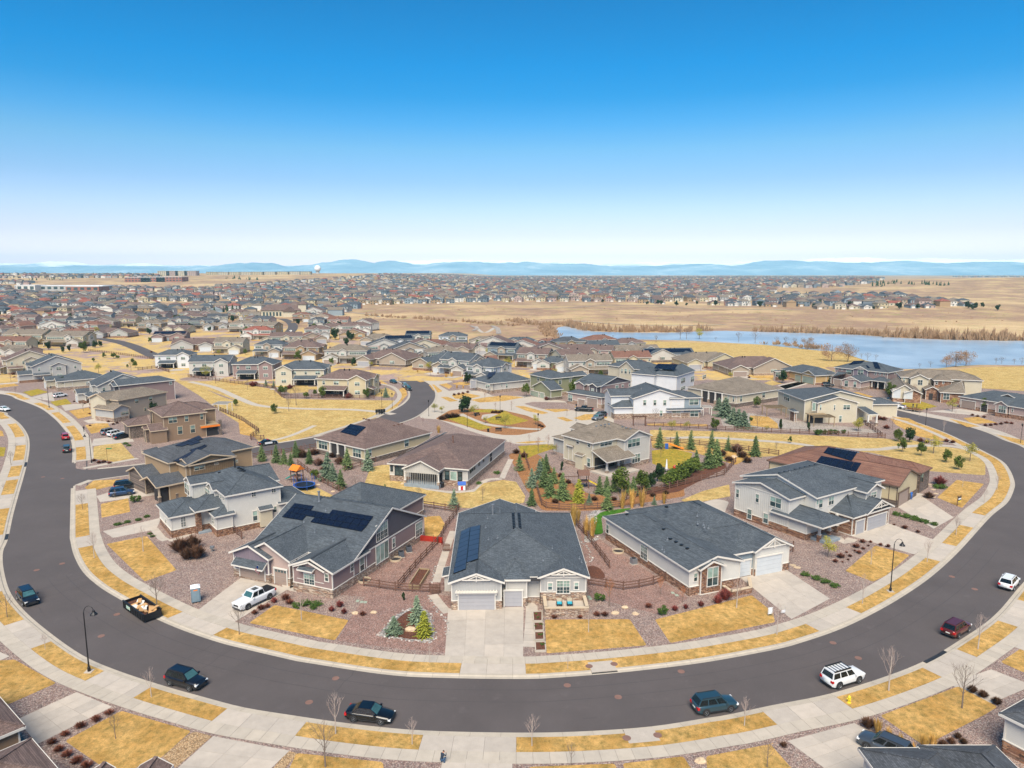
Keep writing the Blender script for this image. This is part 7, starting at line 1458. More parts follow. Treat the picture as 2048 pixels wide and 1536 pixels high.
plant('bare_r', 'reddish bare tree on the banks behind the centre houses', 'g 700,1050,110 870,860,110 1010,880,90 1300,1180,110 h 620,900,110 780,1000,90 860,900,120 f 610,890,100 710,1010,110 860,1010,90 420,900,90', 'reddish bare trees behind the centre')
plant('spruce', 'spruce standing between pines on the bank', 'g 900,1060,150 990,1100,120 1340,1180,130 1450,1160,130 1560,1180,110 1700,1150,110', 'spruces in the bank hedge')
GP = {}
for o in [o for o in col.objects if o.get('category') == 'house' and o.children and o.location.y > 225]:
    for q in range(2):
        x, y = o.location.x+R.uniform(-8, 24), o.location.y+R.choice([-9, -7, 20]); px_, py_, _ = proj(Vector((x, y, T(x, y)))); GP.setdefault(R.choice(['bare_b', 'bare_r', 'dpine', 'rust', 'budding', 'pine']), []).append((px_, x, y))
for kd, L in GP.items():
    for i, (px_, x, y) in enumerate(sorted(L)):
        nm = KN[kd]; o = empty(nm, (x, y, T(x, y)+.05), R.uniform(0, 6), f"{dict(bare_b='brown bare tree', bare_r='reddish bare tree', dpine='dark pine', rust='rust shrub', budding='budding tree', pine='olive pine')[kd]} among the middle rows of houses, {ordn(i)} from the left", nm.split('_')[-1], kd+' in the middle rows'); m = R.uniform(1.2, 2) if kd == 'rust' else R.uniform(3.5, 6.5); o.scale = (m,)*3
        for me in R.choice(LIB[kd]): me and link(me.name.split('.')[0], me, o)
# brush along the far lake shore, far town trees
def scatter(name, label, items, mat, f):
    b = MB()
    for it in items: f(b, *it)
    return tag(b.build(name, M[mat] if isinstance(mat, str) else mat), label, kind='stuff')
def tw(b, p, h_, w_, n=14):
    for k in range(n):
        a = R.uniform(0, 6.3); t = R.random(); d = p+Vector((math.cos(a)*t*w_, math.sin(a)*t*w_, h_*R.uniform(.55, 1)*(1.1-.4*t))); o_ = p+Vector((math.cos(a)*t*w_*.4, math.sin(a)*t*w_*.4, -.2)); n_ = Vector((.16+.03*h_, 0, 0)); m_ = o_.lerp(d, .6)
        b.add([o_-n_, o_+n_, m_+n_*.9, m_-n_*.9, d], [(0,1,2,3),(3,2,4)])
it = []
for s_, n, h0, h1 in (('l 430,598 640,640 900,648 1300,648 1550,640', 120, 3, 8), ('m 0,648 300,655 750,668 1000,690', 90, 3, 7), ('m 1020,690 1200,697 1500,708 1800,714 2100,718', 110, 2.5, 10), ('l 20,560 250,600 420,585', 60, 2, 5), ('l 250,600 330,665 350,690', 40, 2, 5), ('m 50,745 250,760 430,790', 24, 2, 4), ('k 900,520 1500,560 2048,600', 60, 2, 5)):
    P = [WT(x, y) for x, y in pix(s_)]; P = resample(P, sum((P[k+1]-P[k]).length for k in range(len(P)-1))/n)
    for p in P: it.append((Vector((p.x+R.uniform(-6, 6), p.y+R.uniform(-3, 8), T(p.x, p.y)-.1)), R.uniform(h0, h1), R.uniform(2, 4.5)))
for k in range(420):
    x, y = R.uniform(700, 2040), R.uniform(612, 650); p = WT(x, y)
    if noise.noise(Vector((p.x/90, p.y/90, 2))) > .05: it.append((Vector((p.x, p.y, p.z-.1)), R.uniform(.6, 1.8), R.uniform(1.2, 3), 7))
scatter('shore_brush', 'brown leafless brush along the lake shore', it, 'cottonw', tw)
it = []; it2 = []
for Y, x, Z_, rw in FAR:
    if R.random() < (.95 if Y < 1900 else .6): it.append((Vector((x+R.uniform(-11, 11), Y+R.uniform(8, 22), 0)), R.uniform(4, 8), R.uniform(2, 3.6), 9 if Y < 1800 else 5))
    if R.random() < .12: it2.append((x+R.uniform(-11, 11), Y+R.uniform(8, 22)))
for t in it: t[0].z = T(t[0].x, t[0].y)
scatter('far_bare_trees', 'brown bare trees between the far houses', it, 'twig_r', tw)
def cone(b, x, y, z, h_=None):
    h_ = h_ or R.uniform(5, 11); n = 6; r0 = h_*.26
    for lv in range(3):
        zz = z+h_*lv*.28; V = [(x+r0*(1-lv*.27)*R.uniform(.75, 1.2)*math.cos(6.283*k/n), y+r0*(1-lv*.27)*math.sin(6.283*k/n), zz+R.uniform(0, .5)) for k in range(n)]+[(x, y, zz+h_*.45)]
        b.add(V, [(k, (k+1) % n, n) for k in range(n)])
for s_ in ('A 790,556 850,562 900,568 960,572', 'A 745,562 800,566', 'A 880,588 940,582 1000,578', 'A 1760,566 1800,568 1850,570 1890,571', 'A 60,560 130,560', 'A 450,557 520,560', 'm 880,290 960,260 1060,250', 'm 1250,270 1470,280', 'k 560,310 900,330', 'j 1630,500 1900,480 2040,470', 'k 920,400 1300,370', 'A 120,552 200,550 330,552'):
    P = [WT(x, y) for x, y in pix(s_)]; L_ = sum((P[k+1]-P[k]).length for k in range(len(P)-1)); P = resample(P, max(9, L_/26)); it2 += [(p.x+R.uniform(-9, 9), p.y+R.uniform(-20, 20)) for p in P]
scatter('far_evergreens', 'scattered dark evergreens in the far town', [(x, y, T(x, y)-.3) for x, y in it2], 'dpine', cone)
# ---------------------------------------------------------------- vehicles
def M_paint(n, h, met=.3): 
    s = N(n); s.b.inputs['Coat Weight'].default_value = .6; return s.fin(lin(h), .32, metal=met)
M['tyre'] = M_plain('tyre_rubber', lin('1b1b1c'), .9); M['rim'] = M_plain('alloy_rim', lin('9a9ea2'), .35, .7); M['carglass'] = M_plain('car_glass', lin('1c272b'), .08, 0, .2, 1.5, .8); M['windscreen'] = M_plain('windscreen_glass', lin('4d7a80'), .08, 0, .15, 1.5, .8)
M['lampw'] = M_plain('headlight_lens', lin('d8dcde'), .15); M['lampr'] = M_plain('tail_light_lens', lin('b0181c'), .25); M['plate'] = M_plain('number_plate', lin('c9cdc4'), .6); M['plast'] = M_plain('dark_trim_plastic', lin('232427'), .6)
CARS = dict(sedan=(4.85, 1.84, 1.45, [(2.42,.62),(2.2,.74),(1.0,.93),(-1.65,1.0),(-2.3,.98),(-2.42,.85)], (1.05,.25,-1.0,-1.8), .95, .33), suv=(4.65, 1.86, 1.68, [(2.32,.75),(2.1,.92),(1.0,1.05),(-2.2,1.08),(-2.32,.95)], (1.1,.4,-1.85,-2.25), 1.05, .36),
 boxy=(4.85, 1.94, 1.82, [(2.42,.85),(2.25,1.05),(1.0,1.15),(-2.3,1.15),(-2.42,1.0)], (1.05,.5,-2.1,-2.35), 1.14, .41), pickup=(5.95, 2.03, 1.95, [(2.97,.95),(2.8,1.15),(1.25,1.25),(-.95,1.25),(-2.9,1.27),(-2.97,1.2)], (1.2,.65,-.85,-1.05), 1.24, .42))
def car(kind, paint, label, P, ang, rack=False, bed='cover', white_doors=False):
    L, w, H_, prof, (gb, gt, gr, ge), zb, wr = CARS[kind]; bm_ = M[paint]; root = empty('parked_car' if kind != 'pickup' else 'pickup_truck', (P.x, P.y, P.z), ang, label, 'car' if kind in ('sedan',) else 'pickup' if kind == 'pickup' else 'SUV')
    hw = w/2; b = MB(); X = sorted(set([p[0] for p in prof]+[L/2*.98, L*.42, L*.32, L*.2, 0, -L*.2, -L*.32, -L*.42]), reverse=True)
    def top(x): 
        for k in range(len(prof)-1):
            if prof[k][0] >= x >= prof[k+1][0]: t = (prof[k][0]-x)/max(1e-6, prof[k][0]-prof[k+1][0]); return prof[k][1]*(1-t)+prof[k+1][1]*t
        return prof[-1][1]
    ring = []
    for x in X:
        t = abs(x)/(L/2); k = 1-.16*max(0, t-.72)/.28 if t > .72 else 1; z = top(x); q = hw*k; lo = .24+(.12 if t > .93 else 0)
        ring.append([(x, -q*.93, lo), (x, -q, lo+.28), (x, -q, z-.22), (x, -q*.95, z-.06), (x, -q*.6, z+.015), (x, 0, z+.03), (x, q*.6, z+.015), (x, q*.95, z-.06), (x, q, z-.22), (x, q, lo+.28), (x, q*.93, lo)])
    n = 11
    for k, rg in enumerate(ring): b.add(rg, [])
    for k in range(len(ring)-1):
        for j in range(n-1): b.f.append([k*n+j+1, k*n+j, (k+1)*n+j, (k+1)*n+j+1]); b.m.append(0)
    b.f.append(list(range(n))); b.m.append(0); m0 = (len(ring)-1)*n; b.f.append(list(reversed(range(m0, m0+n)))); b.m.append(0)
    body = b.build('body', bm_, root, True)
    hb, ht, zt = hw*.9, hw*.72, H_; core = MB()
    def frus(b, e=0, mi=0, z1=zt):
        V = [(gb+e, -hb, zb), (gb+e, hb, zb), (ge-e, hb, zb), (ge-e, -hb, zb), (gt, -ht, z1), (gt, ht, z1), (gr, ht, z1), (gr, -ht, z1)]
        b.add(V, [(0,1,5,4),(1,2,6,5),(2,3,7,6),(3,0,4,7),(4,5,6,7)], mi); return V
    cabin = MB(); Vv = frus(cabin); cabin.build('cabin', bm_, root)
    def pane(nm, A, B_, C, D, mt, i0=.07, i1=.07, out=.012):
        A, B_, C, D = map(Vector, (A, B_, C, D)); nn = (B_-A).cross(D-A).normalized(); cc = (A+B_+C+D)/4
        if nn.dot(cc-Vector((0, 0, (zb+zt)/2))) < 0: nn = -nn
        g = lambda u, v: A.lerp(B_, u).lerp(D.lerp(C, u), v)+nn*out
        q = MB(); q.add([g(i0, .1), g(1-i1, .1), g(1-i1, .9), g(i0, .9)], [(0,1,2,3), (3,2,1,0)]); q.build(nm, M[mt], root)
    pane('windscreen', Vv[0], Vv[1], Vv[5], Vv[4], 'windscreen'); pane('rear_window', Vv[2], Vv[3], Vv[7], Vv[6], 'carglass')
    nwin = 3 if kind in ('suv', 'boxy') else 2
    for s_, (i, j, p, q) in ((1, (1, 2, 6, 5)), (-1, (0, 3, 7, 4))):
        A, B_, C, D = map(Vector, (Vv[i], Vv[j], Vv[p], Vv[q]))
        for k in range(nwin):
            t0, t1 = k/nwin, (k+1)/nwin; pane('side_window', A.lerp(B_, t0), A.lerp(B_, t1), D.lerp(C, t1), D.lerp(C, t0), 'carglass', .06 if k else .12, .06)
    b = MB(); b.box(gr-.02, gt+.02, -ht-.01, ht+.01, zt-.01, zt+.03)
    b.build('roof', bm_, root)
    if rack:
        b = MB()
        for k in range(6): xx = gr+.2+(gt-gr-.4)*k/5; b.box(xx-.03, xx+.03, -ht*.95, ht*.95, zt+.12, zt+.16)
        for s_ in (-1, 1): b.box(gr+.1, gt-.1, s_*ht*.95-.03, s_*ht*.95+.03, zt+.03, zt+.2)
        b.build('roof_rack', M['black'], root)
    if kind == 'suv':
        for s_ in (-1, 1): b = MB(); b.box(gr+.15, gt-.1, s_*ht*.88-.02, s_*ht*.88+.02, zt+.03, zt+.08); b.build('roof_rail', M['plast'], root)
    ax = (L*.29, -L*.3) if kind != 'pickup' else (L*.31, -L*.29)
    for x in ax:
        for s_ in (-1, 1):
            b = MB(); b.lathe([(wr+.07, 0), (wr+.07, .02), (0, .02)], 14); 
            arch = b.mesh('wheel_arch', M['plast']); o = link('wheel_arch', arch, root, (x, s_*(hw-.005), wr+.04)); o.rotation_euler = (math.radians(-90*s_), 0, 0)
            t_ = MB(); t_.lathe([(0,-.12),(wr*.94,-.12),(wr,-.08),(wr,.05),(wr*.94,.08),(wr*.62,.085)], 16); tm_ = t_.build('wheel', M['tyre'], root, False); tm_.location = (x, s_*(hw-.06), wr); tm_.rotation_euler = (math.radians(-90*s_), 0, 0)
            r_ = MB(); r_.lathe([(wr*.66,.075),(wr*.6,.09),(wr*.55,.06),(wr*.2,.07),(0,.09)], 12); r_.build('rim', M['rim'], tm_)
    for s_ in (-1, 1):
        z = top(L*.46); b = MB(); b.box(L/2-.32, L/2-.02, s_*hw*.52 if s_ > 0 else -hw*.9, s_*hw*.9 if s_ > 0 else -hw*.52, z-.26, z-.1); b.build('headlight', M['lampw'], root)
        z = top(-L*.48); b = MB(); b.box(-L/2-.015, -L/2+.22, s_*hw*.6 if s_ > 0 else -hw*.93, s_*hw*.93 if s_ > 0 else -hw*.6, z-.34, z-.08); b.build('tail_light', M['lampr'], root)
        b = MB(); b.box(gb-.32, gb-.14, s_*hw if s_ > 0 else -hw-.17, s_*hw+.17 if s_ > 0 else -hw, zb-.02, zb+.14); b.build('wing_mirror', bm_, root)
        b = MB(); b.box(-L*.2, L*.22, s_*hw-.01, s_*hw+.012, .3, .4); b.build('side_sill', M['plast'], root)
    b = MB(); b.box(L/2-.06, L/2+.01, -hw*.45, hw*.45, top(L*.49)-.36, top(L*.49)-.12); b.build('grille', M['plast'], root); b = MB(); b.box(-L/2-.02, -L/2+.03, -.24, .24, .62, .75); b.build('number_plate', M['plate'], root)
    b = MB(); b.box(L/2-.1, L/2+.02, -hw*.75, hw*.75, .3, .48); b.box(-L/2-.03, -L/2+.1, -hw*.8, hw*.8, .34, .5); b.build('bumper', M['plast'], root)
    if kind == 'pickup':
        b = MB(); b.box(-L/2+.1, ge-.15, -hw*.86, hw*.86, 1.285, 1.33); b.build('bed_cover', M['black'], root)
        b = MB(); b.box(gr+.3, gt-.35, -ht*.55, ht*.55, zt+.031, zt+.045); b.build('sunroof', M['carglass'], root)
    if white_doors:
        for s_ in (-1, 1): b = MB(); b.box(-1.15, .9, s_*hw-.01, s_*hw+.014, .42, .93); b.build('door', M['paint_white'], root)
        b = MB(); b.box(-.2, 0, -.55, .55, zt+.03, zt+.13); b.build('light_bar', M['lampr'], root)
    return root
for n_, h_, m_ in (('white', 'cfd2d4', 0), ('black', '0d0f12', .3), ('navy', '151a24', .4), ('teal', '2b4753', .4), ('redbrown', '5e1f1a', .4), ('silver', '8d9499', .6), ('grey', '4c545c', .5), ('red', 'a3121c', .2), ('blue', '1f3e63', .4), ('darkgrey', '23282d', .4)): M['paint_'+n_] = M_paint('car_paint_'+n_, h_, m_)
def tang(P, q):
    k = near(P, q); a, c = P[max(0, k-1)], P[min(len(P)-1, k+1)]; return math.atan2(c.y-a.y, c.x-a.x)
def street(kind, paint, label, s_, P, sgn, d, fwd=1, **k):
    q, = pts(s_, RZ); i = near(P, q); O = offset(P, sgn*d); p = O[i].copy(); p.z = RZ+.012; a = tang(P, q)+(0 if fwd > 0 else math.pi); return car(kind, paint, label, p, a, **k)
street('suv', 'paint_navy', 'dark blue SUV parked at the far left kerb, facing the camera', 'a 130,530', OUT, 1, 1.15); street('suv', 'paint_navy', 'black SUV parked on the near kerb below the street lamp', 'a 1080,1060', OUT, 1, 1.15)
street('sedan', 'paint_black', 'black sedan parked on the near kerb beside a pale bare tree', 'b 860,1275', OUT, 1, 1.15); street('suv', 'paint_teal', 'teal blue SUV parked on the near kerb right of centre', 'c 1530,1225', OUT, 1, 1.2)
street('boxy', 'paint_white', 'white SUV with black roof rack parked on the near kerb', 'd 810,1035', OUT, 1, 1.2, rack=True); street('suv', 'paint_redbrown', 'copper red SUV parked on the right kerb', 'd 1500,715', OUT, 1, 1.15); street('suv', 'paint_white', 'white SUV at the right edge of the photo', 'd 1790,425', OUT, 1, 1.1)
street('sedan', 'paint_white', 'white car at the left edge on the upper street', 'e 15,548', OUT, 1, 1.4); street('suv', 'paint_red', 'small red car parked by the left verge', 'e 520,755', IN, -1, 1.1, -1); street('suv', 'paint_darkgrey', 'dark grey SUV parked behind the red car', 'e 535,850', IN, -1, 1.1, -1)
def lot(kind, paint, label, rear, front, sh=0, **k):
    a, c = pts(rear)[0], pts(front)[0]; d = (c-a); ang = math.atan2(d.y, d.x); m = (a+c)/2; m.z = .155; return car(kind, paint, label, m, ang, **k)
lot('pickup', 'paint_white', 'white pickup with black bed cover in the mauve ranch driveway', 'n 385,1130', 'n 90,1270'); lot('suv', 'paint_grey', 'grey SUV in the driveway at the bottom right', 'd 1080,1480', 'd 900,1400')
lot('suv', 'paint_blue', 'blue SUV in the driveway of the tan solar house', 'e 840,1205', 'e 1030,1180'); lot('suv', 'paint_black', 'black SUV behind the blue SUV in the driveway', 'e 880,1150', 'e 1060,1125'); lot('suv', 'paint_silver', 'silver blue car, farthest of three beside the brown house', 'e 780,735', 'e 900,708')
lot('suv', 'paint_white', 'white car, middle of three beside the brown house', 'e 830,750', 'e 950,722'); lot('sedan', 'paint_navy', 'black sedan, nearest of three beside the brown house', 'e 875,768', 'e 1010,740'); lot('suv', 'paint_white', 'white SUV in the driveway of the pale blue house', 'e 405,448', 'e 520,430')
lot('sedan', 'paint_black', 'black and white police car on the side street', 'f 265,815', 'f 395,795', white_doors=True); lot('sedan', 'paint_teal', 'teal car parked at the bend by the orange tree', 'f 1278,325', 'f 1308,335'); lot('suv', 'paint_silver', 'silver car, rear of the pair at the bend', 'f 1370,355', 'f 1395,372'); lot('suv', 'paint_navy', 'dark blue car, front of the pair at the bend', 'f 1392,375', 'f 1425,395')
lot('pickup', 'paint_navy', 'dark pickup beside the butter yellow house', 'f 1180,350', 'f 1095,352'); lot('pickup', 'paint_black', 'black pickup in front of the mauve house garage', 'g 1275,550', 'g 1170,545'); lot('suv', 'paint_silver', 'silver car half hidden by the taupe roof', 'g 1380,600', 'g 1275,625'); lot('suv', 'paint_grey', 'grey car behind the silver car', 'g 1390,585', 'g 1300,600')
lot('pickup', 'paint_white', 'white pickup towing the trailer on the right street', 'i 1090,535', 'i 935,515'); lot('suv', 'paint_darkgrey', 'dark SUV in the drive of the lakeside mauve house', 'i 450,355', 'i 530,357'); lot('suv', 'paint_silver', 'small silver car on the second bend', 'k 280,655', 'k 288,640')
# trailer
a, c = pts('i 1200,555')[0], pts('i 1095,540')[0]; d = c-a; r_ = empty('utility_trailer', ((a.x+c.x)/2, (a.y+c.y)/2, .15), math.atan2(d.y, d.x), 'open utility trailer with tan load behind the white pickup', 'trailer'); b = MB(); b.box(-2.6, 2.4, -1, 1, .5, .62); b.build('deck', M['wood_l'], r_)
b = MB(); [b.box(x-.03, x+.03, y-.03, y+.03, .6, 1.3) for x in (-2.5, -1.2, 0, 1.2, 2.3) for y in (-1, 1)]; [b.box(-2.5, 2.3, y-.02, y+.02, z, z+.05) for y in (-1, 1) for z in (.9, 1.25)]; b.bar((2.4, 0, .55), (4, 0, .5), .1); b.build('side_rail', M['black'], r_)
for y in (-1.1, 1.1): b = MB(); b.lathe([(0,-.1),(.33,-.1),(.33,.1),(0,.1)], 12); o = b.build('wheel', M['tyre'], r_); o.location = (-.3, y, .33); o.rotation_euler = (math.pi/2, 0, 0)
b = MB(); [b.box(x-.3, x+.3, y-.3, y+.3, .62, .62+R.uniform(.2, .6)) for x in (-2, -1.2, -.3, .6, 1.4) for y in (-.5, .4)]; b.build('load', M['mulch_tan'], r_)
# ---------------------------------------------------------------- street furniture
def lamp(s_, h_, label, arm=1, da=0):
    p, = pts(s_, .15); r_ = empty('street_lamp', p, da, label, 'street lamp'); k = h_/7.6; b = MB(); b.lathe([(.17,0),(.17,.5),(.1,.62),(.075,1.2),(.055,7)], 10); o = b.build('pole', M['black'], r_)
    b = MB(); b.box(-.4, .4, -.4, .4, -.05, .06); b.build('concrete_base', M['conc'], r_)
    b = MB(); b.tube([(0,0,6.6),(.05*arm,0,7.2),(.25*arm,0,7.6),(.6*arm,0,7.75),(.95*arm,0,7.6),(1.12*arm,0,7.25)], .035, 6); b.build('curved_arm', M['black'], r_)
    b = MB(); b.lathe([(.05,.35),(.12,.3),(.16,.12),(.36,-.12),(.4,-.2),(.2,-.2),(0,-.16)], 14, (1.12*arm, 0, 6.95)); b.build('lamp_shade', M['black'], r_); r_.scale = (k, k, k)
def post_lamp(s_, hp, label, g=None):
    for i, (x, y) in enumerate(sorted(pix(s_))):
        p = WT(x, y) if y < 756 else W(x, y, .15); r_ = empty('path_lamp', p, 0, f'{label}, {ordn(i)} from the left', 'street lamp', g); b = MB(); b.lathe([(.1,0),(.06,.4),(.05,hp-.5)], 8); b.build('pole', M['black'], r_); b = MB(); b.lathe([(.1,hp-.5),(.22,hp-.1),(.26,hp),(.05,hp+.25),(0,hp+.3)], 8); b.build('lantern', M['black'], r_)
lamp('a 548,943', 7.7, 'tall black street lamp with hooked arm, on the near left verge', 1); lamp('d 1022,450', 7.6, 'tall black street lamp with hooked arm, on the right verge', 1); lamp('e 703,945', 7.2, 'black street lamp at the side street corner', -1); lamp('e 378,520', 7.6, 'black street lamp by the pale blue house', 1)
post_lamp('f 1285,525 1205,520 1565,585 g 325,670 577,545 1160,620 868,700 i 1240,655 1970,790 f 1117,235', 5, 'slim black post lamp near the inner streets', 'slim black post lamps')
# hydrant, portable toilet, roll-off container
p, = pts('d 768,1135', .15); r_ = empty('fire_hydrant', p, .5, 'yellow fire hydrant on the verge left of the white SUV', 'hydrant'); M['yellow'] = M_plain('yellow_paint', lin('d9c02a'), .5); b = MB(); b.lathe([(.2,0),(.2,.06),(.13,.1),(.13,.55),(.17,.58),(.17,.64),(.12,.75),(.04,.82),(0,.84)], 12); b.build('barrel', M['yellow'], r_)
for a in (0, 2.1, 4.2): b = MB(); b.tube([(0,0,.42),(.24*math.cos(a),.24*math.sin(a),.42)], .075, 8); b.build('outlet', M['yellow'], r_)
p, = pts('a 1205,510', .15); r_ = empty('portable_toilet', p, .45, 'grey blue portable toilet with white roof beside the mauve ranch driveway', 'toilet'); M['toilet'] = M_plain('toilet_plastic', lin('5f7480'), .6)
b = MB(); b.box(-.58, .58, -.58, .58, .1, 2.05); b.build('cabin', M['toilet'], r_); b = MB(); b.box(-.45, .45, -.62, -.585, .18, 1.95); b.build('door', M_plain('toilet_door', lin('6d808a'), .6), r_); b = MB(); b.box(-.62, .62, -.62, .62, 2.05, 2.12); b.add([(-.62,-.62,2.12),(.62,-.62,2.12),(.62,.62,2.12),(-.62,.62,2.12),(-.3,-.3,2.32),(.3,-.3,2.32),(.3,.3,2.32),(-.3,.3,2.32)], [(0,1,5,4),(1,2,6,5),(2,3,7,6),(3,0,4,7),(4,5,6,7)]); b.build('roof', M['whitem'], r_)
for x in (-.4, 0, .4): b = MB(); b.box(x-.06, x+.06, -.66, .66, 0, .1); b.build('skid', M['plast'], r_)
b = MB(); b.box(-.25, .25, -.63, -.622, 1.72, 1.88); b.build('sign_panel', M['orange'], r_)
A_ = pts('a 885,650', RZ)[0]; B_ = pts('a 725,535', RZ)[0]; d = A_-B_; ang = math.atan2(d.y, d.x); r_ = empty('roll_off_container', (A_.x, A_.y, RZ), ang, 'long black roll-off container full of cardboard and debris at the kerb', 'skip')
Lc, Wc, Hc = 6.4, 2.3, .95
for nm, q in (('side_wall', (-Lc, 0, 0, .08)), ('side_wall', (-Lc, 0, Wc-.08, Wc)), ('end_wall', (-.08, 0, .08, Wc-.08)), ('end_wall', (-Lc, -Lc+.08, .08, Wc-.08)), ('floor', (-Lc+.08, -.08, .08, Wc-.08))):
    b = MB(); z0, z1 = (.25, .35) if nm == 'floor' else (.2, Hc+.2); b.box(q[0], q[1], q[2], q[3], z0, z1)
    if nm == 'side_wall':
        for k in range(9): x = -Lc+.3+k*(Lc-.6)/8; yy = q[2]-.06 if q[2] == 0 else q[3]; b.box(x-.05, x+.05, yy, yy+.06, .25, Hc+.15)
        b.box(-Lc, 0, q[2]-.05, q[3]+.05, Hc+.2, Hc+.3)
    b.build(nm, M['black'], r_)
b = MB(); b.box(-Lc*.8, -Lc*.62, -.075, -.065, .55, 1.0); b.build('white_sign', M_plain('pale_green_sign', lin('a9c4b4'), .6), r_)
def txt(body, size, loc, rot, mat, parent, name='lettering'):
    c = bpy.data.curves.new(name, 'FONT'); c.body = body; c.size = size; c.extrude = .004; c.align_x = 'CENTER'; c.align_y = 'CENTER'; o = bpy.data.objects.new(name, c); col.objects.link(o); o.parent = parent; o.location = loc; o.rotation_euler = rot; c.materials.append(M[mat]); return o
for x in (-.3, -Lc+.3):
    for y in (.25, Wc-.25): b = MB(); b.tube([(x, y-.1, .12), (x, y+.1, .12)], .12, 8); b.build('roller', M['grey_m'], r_)
M['card'] = M_plain('cardboard', lin('b08a5c'), .9); M['debris'] = M_plain('white_debris', lin('c4c2bc'), .8)
rr = random.Random(3)
b = MB(); b.box(-Lc+.1, -.1, .1, Wc-.1, .35, .75); b.build('rubbish_bed', M['mulch'], r_)
for k in range(16):
    x, y, s_ = rr.uniform(-Lc*.75, -.5), rr.uniform(.4, Wc-.4), rr.uniform(.25, .6); a = rr.uniform(0, 3); u = Vector((math.cos(a), math.sin(a), rr.uniform(-.3, .4))).normalized()*s_; v = Vector((-math.sin(a), math.cos(a), rr.uniform(-.3, .4))).normalized()*s_*.6; c = Vector((x, y, .95+rr.uniform(0, .25))); n_ = Vector((0, 0, .05))
    b = MB(); b.add([c-u-v-n_, c+u-v-n_, c+u+v-n_, c-u+v-n_, c-u-v+n_, c+u-v+n_, c+u+v+n_, c-u+v+n_], [(4,5,6,7),(0,1,5,4),(1,2,6,5),(2,3,7,6),(3,0,4,7),(3,2,1,0)]); b.build('board', M['card' if k % 3 else 'debris'], r_)
# manholes, inlets, grates
for i, (x, y) in enumerate(sorted(pix('a 382,280 225,320 718,592 622,725 b 680,985 517,1132 c 567,1028 880,1100 1267,943 d 670,767 825,860 1400,360 1540,437 e 330,1052 480,1063'))):
    p = W(x, y, RZ); b = MB(); b.lathe([(.4,.0),(.4,.014),(.36,.018),(0,.018)], 20, (p.x, p.y, RZ)); tag(b.build('manhole_cover', M_rust if 'M_rust' in globals() else M['rustm'] if 'rustm' in M else M.setdefault('rustm', M_plain('rusty_iron', lin('73574e'), .9))), f'round rusty manhole cover in the asphalt, {ordn(i)} from the left', 'manhole', 'manhole covers in the road')
for s_, e_, lab, P, sg in (('c 725,930', 'c 905,920', 'storm drain inlet with two round covers on the far verge', IN, 1), ('c 900,1345', 'c 1110,1335', 'storm drain inlet with two round covers on the near verge', OUT, -1)):
    i, j = near(P, pts(s_)[0]), near(P, pts(e_)[0]); i, j = min(i, j), max(i, j); r_ = empty('storm_drain', (0, 0, 0), 0, lab, 'drain'); band(P, sg, .35, 2.4, i, j, .17, 'concrete_lid', M['conc'], None, r_); O = offset(P, sg*1.6)
    for k in (i+(j-i)//4, j-(j-i)//4): b = MB(); b.lathe([(.42,.17),(.42,.185),(0,.187)], 18, (O[k].x, O[k].y, 0)); b.build('round_cover', M['rustm'], r_)
    band(P, sg, .2, .345, i, j, .06, 'drain_slot', M['dark'], None, r_)
for s_, e_, lab in (('d 1215,890', 'd 1375,825', 'dark rubber kerb ramp at the right driveway'), ('e 165,975', 'e 185,940', 'dark rubber kerb ramp on the left street, upper'), ('a 5,140', 'a 25,100', 'dark rubber kerb ramp on the left street, lower')):
    i, j = sorted((near(OUT, pts(s_)[0]), near(OUT, pts(e_)[0]))); 
    if j > i: r_ = empty('kerb_ramp', (0,0,0), 0, lab, 'ramp'); band(OUT, -1, .05, .5, i, j, .1, 'rubber_block', M['plast'], 1, r_)
# fences of split rails
UP = {}
def um(name, fn, mat):
    if name not in UP: b = MB(); fn(b); UP[name] = b.mesh(name, M[mat])
    return UP[name]
def fence(label, s_, hgt=1.25, rails=3, step=2.5, mat='wood', solid=False, group=None):
    P = resample(pts(s_, .13), step); P.append(pts(s_, .13)[-1]) if (P[-1]-pts(s_, .13)[-1]).length > .4 else None
    r_ = empty('rail_fence', P[0], 0, label, 'fence', group); o = P[0]
    pm = um('post'+mat, lambda b: (b.box(-.08, .08, -.08, .08, -.1, 1.0), b.box(-.095, .095, -.095, .095, 1, 1.04)), mat); rm = um('rail'+mat, lambda b: b.box(0, 1, -.03, .03, -.07, .07), mat)
    for k, p in enumerate(P):
        q = link('post', pm, r_, p-o); q.scale = (1, 1, hgt*1.05)
        if k < len(P)-1:
            d = P[k+1]-p; a = math.atan2(d.y, d.x)
            for j in range(rails): q = link('rail', rm, r_, p-o+Vector((0, 0, hgt*(j+.75)/rails))); q.rotation_euler = (0, 0, a); q.scale = (d.length, 1, 1)
FW = 'brown split rail fences'
